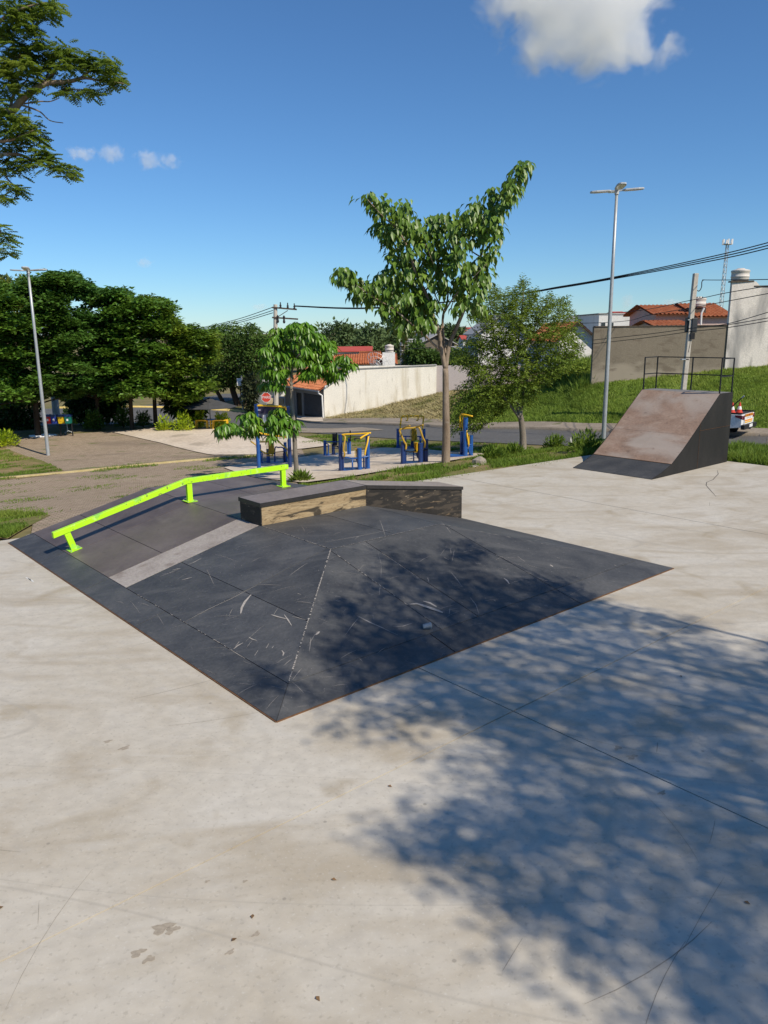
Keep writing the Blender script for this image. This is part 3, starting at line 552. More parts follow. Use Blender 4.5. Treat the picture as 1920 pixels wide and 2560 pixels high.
for fr, pts, w in marks:
    P = [fb_point(*fr(*p)) for p in pts]; P = [p for p in P if p]
    if len(P) > 1: q = MB(); q.add(*ribbon(P, w)); q.build('scuff_mark', K['scuff'], fb, local=True)
q = MB()                                                       # countless little chips
for k in range(1300):
    x, y = random.uniform(250, 1640), random.uniform(1180, 1780); P = fb_point(x, y)
    if P is None or (P[0] < 2.95 and P[1] > 5.05) or P[1] > 4.9: continue
    s = random.choice((.008, .010, .012, .016, .022, .03)); a = random.random() * 6.28; e = fb_point(x + s * 90 * math.cos(a) * .6, y + s * 60 * math.sin(a) * .6)
    if e: q.add(*ribbon([P, e], s * .5))
for k in range(170):                                           # long fine wheel scratches
    x, y = random.uniform(260, 1600), random.uniform(1300, 1780); P = fb_point(x, y)
    if P is None or P[1] > 4.9 or (P[0] < 2.95 and P[1] > 5.0): continue
    a = random.gauss(-.55, .5) if random.random() < .6 else random.random() * 3.14; L_ = random.uniform(12, 70); pts = [fb_point(x + math.cos(a) * L_ * u_, y + math.sin(a) * L_ * u_ * .7 + 6 * u_ * u_) for u_ in (0, .33, .66, 1)]
    if all(pts): q.add(*ribbon(pts, random.choice((.003, .004, .006))))
o = q.build('paint_chips', K['scuff'], fb, local=True); o['kind'] = 'stuff'
def seam(p, q_, w, m, n_=26, keep=.8):
    p, q_ = Vector(p), Vector(q_); w_ = MB()
    for k in range(n_):
        if random.random() < keep:
            s0 = (k + random.uniform(0, .25)) / n_; s1 = (k + random.uniform(.7, 1.0)) / n_; j = Vector((random.uniform(-.006, .006), random.uniform(-.006, .006), 0))
            w_.add(*ribbon([p.lerp(q_, s0) + j, p.lerp(q_, (s0 + s1) / 2) + j * .3, p.lerp(q_, s1) - j], w * random.uniform(.6, 1.4)))
    o = w_.build('worn_seam', m, fb, local=True); o['kind'] = 'stuff'
zt = .018
seam((2.94, 2.94, .7 + zt), (.50, .50, .118 + zt), .020, K['scuff'], 90, .72)
seam((2.95, 2.95, .7 + zt), (5.3, 2.95, .7 + zt), .014, K['scuff'], 60, .8)
seam((2.95, 2.95, .7 + zt), (2.95, 4.95, .7 + zt), .014, K['scuff'], 60, .8)
seam((5.33, 2.95, .7 + zt), (7.2, .92, .21 + zt), .012, K['scuff'], 24, .5)
seam((2.92, 2.9, .69 + zt), (2.92, .5, .118 + zt), .010, K['scuff'], 30, .45)
seam((.47, 1.6, .112 + zt), (.47, 4.6, .112 + zt), .008, K['scuff'], 34, .6)

# grind ledge standing on the funbox
lg = thing('grind_ledge', AB(2.95, 5.33, .7), 'long boxed grind ledge with worn tan side panel on the funbox', 'grind ledge', rz=YAW)
oa, ob, oz = 2.95, 5.33, .7
def L(a, b_, z): return (a - oa, b_ - ob, z - oz)
b0, b1, T = 4.98, 5.68, 1.10; zb = lambda a: (.7 if a <= 5.33 else SR * (AR - a)) + .015; ztp = lambda a: T if a <= 5.33 else T - (a - 5.33) * (T - .70) / (8.03 - 5.33)
def side(aa, ab_, b_, th, m, name): q = MB(); q.prism([L(aa, b_, zb(aa + .001 if aa > 5.3 else aa)), L(ab_, b_, zb(ab_)), L(ab_, b_, ztp(ab_)), L(aa, b_, ztp(aa))], (0, th, 0)); return q.build(name, m, lg, local=True)
side(2.97, 5.327, b0, .02, K['tan_ply'], 'side_panel'); side(5.333, 8.0, b0, .02, K['dark_worn'], 'side_panel')
side(2.97, 5.327, b1 - .02, .02, K['black_side'], 'side_panel'); side(5.333, 8.0, b1 - .02, .02, K['black_side'], 'side_panel')
q = MB(); q.box(L(2.96, (b0 + b1) / 2, (.715 + T) / 2), (.02, b1 - b0, T - .715)); q.build('end_panel', K['dark_worn'], lg, local=True)
q = MB(); q.box(L(8.01, (b0 + b1) / 2, .36), (.02, b1 - b0, .68)); q.build('end_panel', K['dark_worn'], lg, local=True)
def cap(aa, ab_, m, z0=0.0, z1=.022, ba=b0 - .015, bb=b1 + .015, name='top_board'):
    q = MB(); q.prism([L(aa, ba, ztp(aa) + z0), L(ab_, ba, ztp(ab_) + z0), L(ab_, bb, ztp(ab_) + z0), L(aa, bb, ztp(aa) + z0)], (0, 0, z1 - z0)); return q.build(name, m, lg, local=True)
cap(2.945, 5.31, K['cap_ply'], .001); cap(5.335, 8.03, K['cap_pale'], .001)
for aa, ab_ in ((2.94, 5.325), (5.335, 8.035)):                # steel coping angle along both long edges
    for s, bb in ((-1, b0), (1, b1)):
        q = MB(); q.prism([L(aa, bb + s * .017, ztp(aa) - .045), L(ab_, bb + s * .017, ztp(ab_) - .045), L(ab_, bb + s * .017, ztp(ab_) + .024), L(aa, bb + s * .017, ztp(aa) + .024)], (0, s * .008, 0)); q.build('steel_edge', K['angle'], lg, local=True)
q = MB(); q.box(L(2.938, (b0 + b1) / 2, T - .012), (.008, b1 - b0 + .05, .072)); q.build('steel_edge', K['angle'], lg, local=True)

# green rail bolted on the funbox
gr = thing('grind_rail', AB(2.97, 7.75, .7), 'lime green painted steel grind rail bent over the brown bank', 'grind rail', rz=YAW)
def G(a, b_, z): return (a - 2.97, b_ - 7.75, z - .7)
n0 = np.array([-SL, 1]) / math.hypot(SL, 1)
q = MB(); lo = lambda a: .715 + .37 + (a - 2.95) * SL * 1.02
pr = [(.27, lo(.27)), (2.95, lo(2.95)), (5.36, .715 + .37)]
q.prism([G(a, 7.70, z) for a, z in pr] + [G(a, 7.70, z + .105) for a, z in pr[::-1]], (0, .10, 0)); q.build('beam', K['green'], gr, local=True, bevel=.006)
def post(a, zbase, top, lean, plate_slope):
    q = MB(); q.bar(G(a, 7.75, zbase + .02), G(a + lean, 7.75, top), .075, .11, up=(1, 0, 0)); p = q.build('post', K['green'], gr, local=True, bevel=.004)
    q = MB(); t = Vector((1, 0, plate_slope)).normalized(); c0 = Vector(G(a, 7.75, zbase + .021)); q.bar(c0 - t * .11, c0 + t * .11, .26, .012); q.build('base_plate', K['green'], p, local=True)
    for i_ in (-1, 1):
        for j_ in (-1, 1): q = MB(); bp_ = c0 + t * .085 * i_ + Vector((0, .1 * j_, .005)); q.tube([bp_, bp_ + Vector((-t.z, 0, t.x)) * .016], .013, 6); q.build('bolt', K['galv'], p, local=True)
post(.62, SL * .62, lo(.52) + .01, -.105, SL); post(2.99, .7, lo(2.95) + .01, 0, 0); post(5.24, .7, 1.09, 0, 0)

# litter on the funbox
cp = AB(*fb_point(*r8(725, 612))[:2], fb_point(*r8(725, 612))[2])
t = thing('plastic_cup', cp, 'clear crushed plastic cup lying on the black slope', 'cup')
q = MB(); q.lathe((0, 0, 0), [(.028, 0), (.030, .004), (.040, .10), (.043, .102)], 14); o = q.build('cup_body', K['clear'], t, True, local=True); o.rotation_euler = (R(14), R(86), R(28)); o.location = (-.05, 0, .05)
q = MB(); q.lathe((0, 0, 0), [(.043, .1015), (.047, .106), (.043, .111)], 14); o = q.build('rim', K['clear'], t, True, local=True); o.rotation_euler = (R(14), R(86), R(28)); o.location = (-.05, 0, .05)

# ================================================================== launch ramp at the far side
JO = AB(15.1, 4.6); jr = thing('launch_ramp', JO, 'tall steep launch ramp with reddish brown deck and black sides', 'skate ramp', rz=YAW)
JW, JL = 2.57, 4.3; prof = [(0, .012), (.5, .135), (1.0, .31), (1.6, .69), (2.2, 1.13), (2.85, 1.635), (3.5, 2.13)]
pz = lambda x: float(np.interp(x, [p[0] for p in prof], [p[1] for p in prof])) if x < 3.5 else 2.13
q = MB(); q.prism([(x, .02, z - .03) for x, z in prof] + [(JL - .03, .02, 2.1), (JL - .03, .02, 0), (.05, .02, 0)], (0, JW - .04, 0)); q.build('frame', K['rust'], jr, local=True)
def deck(x0, x1, m, y0=0.0, y1=JW, name='plywood_sheet'):
    X = [x0 + .002] + [p[0] for p in prof if x0 + .02 < p[0] < x1 - .02] + [x1 - .002]
    q = MB(); q.prism([(x, y0 + .002, pz(x) - .02) for x in X] + [(x, y0 + .002, pz(x)) for x in X[::-1]], (0, y1 - y0 - .004, 0)); return q.build(name, m, jr, local=True)
deck(0, 1.0, K['black_ply'], name='kick_plate'); deck(1.0, 2.05, K['rust_ply'], 0, 1.22); deck(1.0, 2.05, K['rust_ply'], 1.22, JW); deck(2.05, 3.5, K['rust_ply'])
deck(3.5, JL, K['grey_ply'], 0, 1.3); deck(3.5, JL, K['grey_ply'], 1.3, JW)
q = MB(); q.box((1.0, JW / 2, .315), (.03, JW - .02, .006)); q.build('edge_trim', K['rust'], jr, local=True)
for y, t_ in ((-.012, .012), (JW, .012)):
    def sp(x0, x1, z0, z1):
        g = .005; X = [x0 + g] + [p[0] for p in prof if x0 + .02 < p[0] < x1 - .02] + [x1 - g]
        top = [(x, y, min(z1 - g, pz(x) + .004)) for x in X[::-1]]; bot = [(X[0], y, min(z0 + .0, pz(X[0]))), (X[-1], y, z0)]
        q = MB(); q.prism(bot + top, (0, t_, 0)); q.build('side_sheet', K['black_side'], jr, local=True)
    sp(0, 2.45, 0.004, 9); sp(2.45, JL, .004, 1.12); sp(2.45, JL, 1.13, 9)
for a_, b_ in (((2.45, -.0135, .01), (2.45, -.0135, 1.32)), ((2.45, -.0135, 1.125), (JL, -.0135, 1.125))): q = MB(); q.bar(a_, b_, .004, .010, up=(0, 1, 0)); q.build('rusty_seam', K['rust'], jr, local=True)
q = MB(); q.box((JL + .006, JW / 2, 1.06), (.012, JW, 2.12)); q.build('back_sheet', K['black_side'], jr, local=True)
rl = MB(); t0 = 2.12; tips = [(3.52, JW - .03), (JL - .03, JW - .03), (JL - .03, JW / 2 + .05), (JL - .03, .03), (3.52, .03)]
ra = MB(); ra.cur = 0
for x, y in tips: q = MB(); q.bar((x, y, t0), (x, y, t0 + 1.03), .032, .032); q.build('railing_post', K['black_steel'], jr, local=True)
for h in (1.02, .5):
    for (p, s) in zip(tips[:-1], tips[1:]):
        if p[0] == s[0] and s[1] != .03: pass
        q = MB(); q.bar((*p, t0 + h), (*s, t0 + h), .03, .03); q.build('railing_bar', K['black_steel'], jr, local=True)

# ================================================================== trees
def limb(path, r, n=8): q = MB(); q.tube(path, r, n); return q
def smooth_path(pts, k=5):
    P = np.array(pts, float); n = len(P)
    if n < 3: return [tuple(p) for p in P]
    out = []
    for i in range(n - 1):
        p0, p1, p2, p3 = P[max(i - 1, 0)], P[i], P[i + 1], P[min(i + 2, n - 1)]
        for t in np.linspace(0, 1, k, endpoint=False):
            out.append(.5 * ((2 * p1) + (-p0 + p2) * t + (2 * p0 - 5 * p1 + 4 * p2 - p3) * t ** 2 + (-p0 + 3 * p1 - 3 * p2 + p3) * t ** 3))
    return [tuple(p) for p in out] + [tuple(P[-1])]
def limb_to(name, pts, r0, r1, m, parent, n=8):
    P = smooth_path(pts); q = MB(); q.tube(P, list(np.linspace(r0, r1, len(P))), n); return q.build(name, m, parent, smooth=True)
def split_leaves(tree, pos, al, nr, L, W, m, n=300):
    """the leaves that show largest become single leaf parts, the rest one mass"""
    d = np.linalg.norm(pos - O, axis=1); front = np.argsort(d - .8 * L * 10)[:n]; mask = np.ones(len(pos), bool); mask[front] = False
    leaf_objects(leaf_meta(m), pos[front], al[front], nr[front], L[front], W[front], tree)
    leaves('crown', pos[mask], al[mask], nr[mask], L[mask], W[mask], m, tree, 'stuff')

# ---- tall tree behind the ledge
r5 = lambda x, y: (800 + x * .40989, 380 + y * .40989)
base = hp(1114, 1158); YT = base[1]
t = thing('young_tree', base, 'tall slim tree with forked pale trunk and drooping green leaves behind the grind ledge', 'tree')
def T5(x, y, d=0.0): return dp(*r5(x, y), YT + d)
fork = T5(765, 1320)
limb_to('trunk', [base - (0, 0, .15), T5(770, 1740), T5(768, 1560), fork], .155, .095, K['trunk_pale'], t, 12)
LB = [([(765, 1320), (735, 1180), (730, 1120), (690, 1000), (640, 850), (590, 760), (540, 600), (470, 470), (390, 400), (290, 290)], .085, .012, -.2),
      ([(765, 1330), (785, 1190), (820, 1100), (880, 960), (930, 850), (980, 640), (1010, 520), (1050, 420), (1130, 280), (1230, 90)], .08, .012, .1),
      ([(735, 1210), (690, 1170), (630, 1110), (560, 1050), (450, 960), (320, 880), (190, 790)], .045, .01, -.6),
      ([(768, 1230), (752, 1130), (750, 1000), (780, 880), (760, 700), (720, 480)], .055, .01, .5),
      ([(730, 1130), (745, 1050), (752, 970), (700, 860), (740, 770), (700, 600)], .035, .008, .9),
      ([(752, 990), (820, 880), (900, 800), (1020, 680)], .03, .008, -.5), ([(860, 1010), (800, 960), (830, 850), (760, 760)], .025, .008, .4),
      ([(690, 1000), (560, 960), (470, 900), (390, 830)], .03, .008, .3), ([(980, 640), (920, 600), (880, 540), (860, 480)], .025, .007, .2), ([(640, 850), (700, 760), (690, 680), (640, 560)], .03, .007, -.5)]
for pts, r0, r1, dd in LB: n_ = len(pts); limb_to('branch', [T5(x, y, dd * i_ / (n_ - 1) * 1.6) for i_, (x, y) in enumerate(pts)], r0, r1, K['trunk_pale'], t, 7)
CL = [(1240, 70), (1225, 110), (1205, 140), (1180, 180), (1165, 215), (1150, 240), (1130, 290), (1100, 320), (1080, 340), (1050, 260), (1040, 430), (1080, 450), (960, 320), (940, 390), (900, 360), (990, 480), (950, 520), (1040, 370), (1005, 400), (975, 440), (1060, 510), (915, 440), (880, 400),
      (290, 275), (320, 300), (340, 340), (380, 370), (390, 440), (420, 490), (480, 350), (510, 390), (470, 470), (420, 550), (500, 540), (360, 460), (400, 310), (520, 330), (440, 420),
      (620, 430), (680, 420), (740, 400), (790, 410), (820, 450), (580, 480), (650, 490), (740, 480), (850, 500), (800, 530), (700, 550), (620, 560), (760, 600), (830, 620), (650, 650), (560, 600), (700, 660), (560, 450), (870, 560), (600, 520), (690, 480), (880, 470),
      (440, 620), (480, 680), (420, 720), (380, 760), (520, 740), (300, 820), (250, 830), (200, 790), (160, 750), (130, 725), (220, 870), (300, 890), (380, 860), (450, 820), (540, 810), (460, 910), (400, 950), (520, 900), (600, 880), (480, 1000), (540, 1030), (590, 1010), (640, 960), (500, 1070), (560, 960), (350, 800), (620, 1030), (430, 770),
      (900, 690), (960, 660), (1020, 640), (1050, 610), (1000, 720), (950, 760), (880, 760), (980, 800), (900, 830), (960, 860), (860, 880), (940, 920), (980, 950), (800, 700), (740, 780), (680, 800), (780, 840), (720, 720), (600, 700), (840, 780), (560, 680), (640, 740), (520, 640), (690, 620), (790, 660), (920, 720), (570, 760), (1010, 780), (850, 940), (820, 640)]
CL += [(430, 850), (360, 830), (480, 870), (570, 900), (620, 950), (660, 1000), (560, 1000), (450, 980), (420, 900), (520, 950), (610, 1060), (480, 760), (330, 870), (280, 860), (540, 860), (660, 900), (590, 840), (660, 1040), (510, 1030), (700, 930), (640, 870), (180, 770), (140, 740), (240, 800)]
C_, A_, N_ = [], [], []
for x, y in CL:
    c_ = np.array(T5(x, y, rng.normal(0, .55))); k = 30
    off = rng.normal(0, 1, (k, 3)) * (.125, .30, .105); C_.append(c_ + off); o_ = unit(off + rng.normal(0, .08, (k, 3)))
    A_.append(o_ * (.75, .75, .2) + np.array([0, 0, -1.0]) * rng.uniform(.45, 1.5, (k, 1))); N_.append(o_ + (0, 0, .6))
pos, al, nr = np.concatenate(C_), np.concatenate(A_), np.concatenate(N_); n_ = len(pos)
yg = rng.random(n_) < .05
split_leaves(t, pos[~yg], al[~yg], nr[~yg], rng.uniform(.22, .38, n_)[~yg], rng.uniform(.11, .165, n_)[~yg], K['leaf_mid'])
leaves('young_leaves', pos[yg], al[yg], nr[yg], np.full(yg.sum(), .22), np.full(yg.sum(), .09), K['leaf_young'], t, 'stuff')

# ---- small glossy tree by the green rail
r2 = lambda x, y: (560 + x / 3.318, 780 + y / 3.318)
base = hp(744, 1203); YS = base[1]
t = thing('umbrella_leaf_tree', base, 'small tree with glossy hanging leaf whorls behind the end of the green rail', 'tree')
def T2(x, y, d=0.0): return dp(*r2(x, y), YS + d)
limb_to('trunk', [base - (0, 0, .2), T2(592, 1180), T2(580, 950), T2(562, 740), T2(558, 610)], .078, .05, K['trunk_grey'], t, 10)
for pts, r0, dd in (([(558, 610), (562, 500), (570, 400), (590, 200), (600, 110)], .045, 0), ([(558, 610), (540, 580), (500, 540), (440, 470), (410, 380)], .028, -.4), ([(558, 605), (620, 570), (690, 510), (780, 460), (900, 450), (1000, 420)], .03, .3),
    ([(570, 420), (640, 330), (720, 260), (830, 240)], .025, .4), ([(562, 500), (500, 400), (450, 280), (430, 180)], .025, .3), ([(585, 940), (520, 960), (420, 930), (300, 940), (180, 950), (60, 970), (15, 970)], .02, -.3), ([(587, 960), (540, 900), (470, 870), (420, 850)], .02, -.2), ([(500, 540), (420, 580), (370, 600)], .02, -.3)):
    m_ = len(pts); limb_to('branch', [T2(x, y, dd * i_ / (m_ - 1)) for i_, (x, y) in enumerate(pts)], r0, .008, K['trunk_grey'], t, 7)
WH = [(560, 95), (600, 85), (680, 90), (720, 110), (640, 120), (420, 140), (450, 190), (500, 150), (560, 160), (640, 190), (720, 170), (770, 190), (400, 230), (360, 290), (440, 260), (510, 240), (580, 240), (660, 280), (740, 240), (790, 250), (850, 240), (885, 240), (390, 320), (460, 330), (530, 320), (600, 320), (690, 330), (760, 310), (830, 300), (890, 280), (350, 360), (420, 410), (490, 390), (560, 390), (630, 390), (710, 390), (790, 360), (860, 350), (370, 470), (450, 480), (520, 490), (340, 510), (410, 520), (470, 530), (330, 590), (380, 580), (430, 600), (720, 450), (780, 430), (830, 420), (900, 420), (950, 400), (1000, 400), (920, 470), (980, 470), (740, 490), (800, 490), (690, 520), (860, 510), (890, 540), (660, 470), (1020, 430),
      (420, 810), (470, 800), (400, 860), (450, 860), (520, 850), (560, 890), (480, 920), (400, 930), (430, 970), (540, 940), (580, 920), (500, 880), (150, 850), (210, 840), (260, 870), (180, 900), (240, 920), (290, 940), (200, 970), (260, 990), (110, 960), (5, 970), (20, 930), (80, 950), (-40, 960), (560, 960)]
C_, A_, N_ = [], [], []
for x, y in WH + [(x_ + rng.normal(0, 22), y_ + rng.normal(0, 22)) for x_, y_ in WH]:
    c_ = np.array(T2(x, y, rng.normal(0, .45))); k = 13; a = np.arange(k) * 6.283 / k + rng.random() * 6; o_ = np.stack([np.cos(a), np.sin(a), np.zeros(k)], 1)
    C_.append(c_ + o_ * .03 + rng.normal(0, .02, (k, 3))); dr = rng.uniform(.55, 1.9, (k, 1)); A_.append(o_ - np.array([0, 0, 1.0]) * dr); N_.append(o_ * dr + (0, 0, 1.0))
pos, al, nr = np.concatenate(C_), np.concatenate(A_), np.concatenate(N_); n_ = len(pos)
split_leaves(t, pos, al, nr, rng.uniform(.26, .38, n_), rng.uniform(.10, .135, n_), K['leaf_glossy'])

# ---- feathery tree right of the tall one
base = hp(1307, 1129); YF = base[1]
t = thing('feathery_tree', base, 'bushy fine leaved tree with mottled trunk beside the road verge', 'tree')
def TF(x, y, d=0.0): return dp(*r5(x, y), YF + d)
limb_to('trunk', [base - (0, 0, .15), TF(1238, 1740), TF(1228, 1640), TF(1210, 1560)], .15, .09, K['trunk_grey'], t, 10)
for pts, r0, dd in (([(1222, 1630), (1170, 1560), (1100, 1470), (1040, 1390), (960, 1300), (900, 1220)], .06, -.6), ([(1210, 1570), (1195, 1420), (1200, 1300), (1215, 1100), (1240, 880), (1240, 790)], .07, 0), ([(1225, 1600), (1245, 1450), (1290, 1330), (1380, 1180), (1470, 1050), (1560, 960)], .06, .5),
    ([(1200, 1400), (1130, 1280), (1070, 1140), (1040, 980), (1060, 850)], .045, .4), ([(1205, 1280), (1280, 1140), (1340, 1000), (1400, 890)], .04, -.4), ([(1100, 1470), (1000, 1480), (900, 1540), (830, 1660)], .03, -.8), ([(1280, 1350), (1400, 1330), (1510, 1250)], .03, .3), ([(1070, 1140), (960, 1110), (900, 1030)], .025, .2), ([(1200, 1330), (1160, 1150), (1140, 1000)], .03, .7)):
    m_ = len(pts); limb_to('branch', [TF(x, y, dd * i_ / (m_ - 1) * 1.5) for i_, (x, y) in enumerate(pts)], r0, .008, K['trunk_grey'], t, 7)
FP = [(1240, 760), (1270, 850), (1310, 820), (1340, 900), (1400, 860), (1430, 920), (1490, 880), (1510, 960), (1540, 990), (1580, 1090), (1590, 1190), (1530, 1280), (1450, 1360), (1340, 1450), (1280, 1560), (1180, 1530), (1100, 1600), (960, 1690), (830, 1700), (810, 1600), (830, 1480), (870, 1420), (940, 1340), (820, 1280), (800, 1230), (860, 1170), (950, 1130), (1000, 1060), (900, 1010), (1000, 960), (1030, 880), (1050, 800), (1110, 860), (1190, 830)]
q = in_px([r5(*p) for p in FP], 4600); q = q[(np.sin(q[:, 0] * .11) * np.sin(q[:, 1] * .09 + q[:, 0] * .03) > -.45) | (rng.random(len(q)) < .35)][:2700]
cx, cy = r5(1200, 1250); dep = rng.normal(0, .9, len(q)); cpos = dpv(q, YF + dep)
outw = unit(np.stack([(q[:, 0] - cx) / 100, dep * .5, -(q[:, 1] - cy) / 260 + .1], 1) + rng.normal(0, .35, (len(q), 3)))
k = 15; s = np.linspace(-.25, .25, k); P = (cpos[:, None] + outw[:, None] * s[None, :, None] + np.array([0, 0, -1]) * (s ** 2)[None, :, None] * .8 + rng.normal(0, .025, (len(q), k, 3))).reshape(-1, 3)
sd = unit(np.cross(outw, [0, 0, 1.0])); al = (sd[:, None] * np.where(np.arange(k) % 2, 1, -1)[None, :, None] + outw[:, None] * .5 + rng.normal(0, .3, (len(q), k, 3))).reshape(-1, 3); al[:, 2] -= .25
leaves('crown', P, al, np.tile([0, 0, 1.0], (len(P), 1)) + rng.normal(0, .4, P.shape), rng.uniform(.09, .16, len(P)), rng.uniform(.035, .06, len(P)), K['leaf_fine'], t, 'stuff')

# ---- row of dense dark trees on the left
r1 = lambda x, y: (x / 2.592, 640 + y / 2.592)
CAN = [(-300, 260), (-120, 200), (0, 200), (60, 180), (130, 175), (200, 140), (290, 125), (340, 140), (365, 100), (400, 120), (440, 150), (470, 115), (500, 130), (520, 190), (590, 180), (600, 230), (680, 250), (700, 225), (760, 250), (800, 225), (840, 240), (850, 290), (890, 310), (930, 285), (1040, 285), (1065, 310), (1140, 350), (1145, 375), (1100, 410), (1170, 440), (1180, 480), (1290, 480), (1310, 510), (1400, 500), (1410, 540), (1390, 600), (1420, 680), (1380, 720), (1300, 700), (1280, 760), (1420, 860), (1430, 880), (1330, 900), (1240, 960), (1180, 990), (1100, 990), (1060, 960), (1000, 930), (900, 920), (820, 930), (700, 960), (640, 940), (560, 900), (470, 940), (400, 950), (300, 930), (180, 980), (0, 1000), (-300, 1000)]
ROWM = [K['leaf_dark'], leafm('darker row leaf', [(.035, .085, .014), (.07, .155, .022), (.12, .22, .032)], .45, .35, .8, .25), leafm('blue green row leaf', [(.035, .095, .018), (.07, .17, .03), (.12, .235, .04)], .45, .35, .8, .25), K['leaf_dark'], leafm('yellower row leaf', [(.06, .12, .012), (.115, .20, .02), (.21, .28, .03)], .45, .35, .8, .25)]
GR = 'dark leafy trees in a row beyond the brick plaza'
trees = [(-90, 1150, 40.0, .16, 'dense dark tree at the left end of the row beyond the plaza'), (245, 1150, 41.5, .17, 'dense dark tree whose thick trunk stands left of the coloured bins'), (640, 1125, 44, .13, 'dense dark tree whose slanting lower boughs hang beside the bins'),
         (855, 1113, 43.5, .13, 'dense dark tree with straight thin trunk between the hedge bushes'), (1008, 1098, 44.5, .13, 'dense dark tree on the right end of the row with yellowish tips')]
CANP = [r1(*p) for p in CAN]; tq = in_px(CANP, 2600)
tx = np.array([r1(a, b)[0] for a, b, *_ in trees]); Ys = np.array([c_ for *_, c_, r_, l_ in trees])
asg = np.argmin(np.abs(tq[:, 0:1] + rng.normal(0, 18, (len(tq), 1)) - tx[None] - np.array([0, 0, -6, 0, 30])[None]), 1)
for i_, (bx, by, Y, r, lab) in enumerate(trees):
    g0 = dp(*r1(bx, by), Y); base = np.array([g0[0], g0[1], H(g0[0], g0[1])[0]]); t = thing('almond_tree', base, lab, 'tree', GR)
    top = np.array([base[0] + .2, base[1] + .3, base[2] + 5.2]); limb_to('trunk', [base - (0, 0, .2), base + (.05, 0, 1.6), base + (.12, .1, 3.4), top], r, r * .5, K['trunk_dark'], t, 9)
    mine = tq[asg == i_][:105]; pd_ = rng.uniform(-2.4, 3.0, len(mine)); pd_[:45] = rng.uniform(-2.4, -.9, min(45, len(mine))); ctrs = dpv(mine, Y + pd_); pc = []
    for c_ in ctrs:                                            # leafy pads: flat shelves of whorls that droop at the rim
        m_ = 40; rad = rng.uniform(.45, 1.05); a = rng.random(m_) * 6.283; rr = rad * rng.random(m_) ** .5
        pc.append(c_ + np.stack([rr * np.cos(a), rr * np.sin(a), -.28 * (rr / rad) ** 2 + rng.normal(0, .07, m_) + .12], 1))
    top_ = [(a_, b_) for a_, b_ in CANP[1:40] if abs(np.argmin(np.abs(a_ - tx)) - i_) < 1]
    for a_, b_ in top_ * 2:                                    # upright shoots that break the outline
        e_ = dpv(np.array([[a_ + rng.normal(0, 9), b_ + rng.normal(3, 5)]]), Y + rng.uniform(-1.5, 1.5))[0]; m_ = 12; pc.append(e_ + np.stack([rng.normal(0, .13, m_), rng.normal(0, .13, m_), rng.uniform(-.6, .12, m_)], 1))
    pc = np.concatenate(pc); v_ = (pc - O) @ np.stack([_rt, _up, _fw], 1); pc = pc[inpoly(960 + F * v_[:, 0] / v_[:, 2], 1280 - F * v_[:, 1] / v_[:, 2], [(x, y - 9) for x, y in CANP])]
    for z in np.arange(2.0, 6.2, .85):
        a0 = rng.random() * 6
        for a in a0 + np.arange(4) * 1.57: limb_to('bough', [base + (.1, .1, z - .3), base + (.1 + math.cos(a) * 1.0, .1 + math.sin(a) * 1.0, z), base + (.1 + math.cos(a) * 2.2, .1 + math.sin(a) * 2.2, z + .15)], .05, .015, K['trunk_dark'], t, 5)
    k = 7; a = rng.random((len(pc), k)) * 6.283; o_ = np.stack([np.cos(a), np.sin(a), rng.normal(.12, .28, a.shape)], -1)
    P = (pc[:, None] + o_ * rng.uniform(.02, .12, (len(pc), k, 1)) + rng.normal(0, .07, (len(pc), k, 3))).reshape(-1, 3); o_ = o_.reshape(-1, 3)
    leaves('crown', P, o_, np.tile([0, 0, 1.0], (len(P), 1)) + rng.normal(0, .35, P.shape), rng.uniform(.20, .32, len(P)), rng.uniform(.12, .18, len(P)), ROWM[i_], t, 'stuff')

def mass_tree(name, label, poly, Y, basepx, m, n=900, k=7, lf=.3, depth=2.5, group=None, tr=.16, lean=0, trunkm='trunk_dark', clump=.35, flat=1.0):
    g0 = dp(*basepx, Y); base = np.array([g0[0], g0[1], H(g0[0], g0[1])[0]]); t = thing(name, base, label, 'tree', group)
    q_ = in_px(poly, n); P2 = np.array(poly); cx_, cy_ = P2.mean(0); R_ = np.abs(P2 - (cx_, cy_)).max(0)
    e = np.clip(1 - ((q_[:, 0] - cx_) / R_[0]) ** 2 - ((q_[:, 1] - cy_) / R_[1]) ** 2, .05, 1); dep = rng.uniform(-1, 1, len(q_)) * depth * np.sqrt(e); pc = dpv(q_, Y + dep)
    hc = pc[:, 2].mean(); ctr = np.array([base[0] + lean, base[1], hc]); limb_to('trunk', [base - (0, 0, .3), base * .6 + ctr * .4 + (lean * .2, 0, 0), ctr], tr, tr * .4, K[trunkm], t, 7)
    for j in rng.choice(len(pc), 6, replace=False): limb_to('bough', [base * .5 + ctr * .5, (base * .3 + ctr * .3 + pc[j] * .4), pc[j]], tr * .4, .02, K[trunkm], t, 5)
    o_ = rnd_dirs(len(pc) * k).reshape(len(pc), k, 3); o_[..., 2] *= flat; P = (pc[:, None] + o_ * clump * rng.uniform(.3, 1, (len(pc), k, 1))).reshape(-1, 3); o_ = o_.reshape(-1, 3)
    leaves('crown', P, o_ + (0, 0, -.1), o_ * .4 + (0, 0, 1.0) + rng.normal(0, .4, P.shape), rng.uniform(.6, 1.2, len(P)) * lf, rng.uniform(.35, .6, len(P)) * lf, m, t, 'stuff'); return t
K['leaf_deep'] = leafm('deep green leaf', [(.02, .05, .008), (.04, .085, .014)], .55, .25, .8, .2)
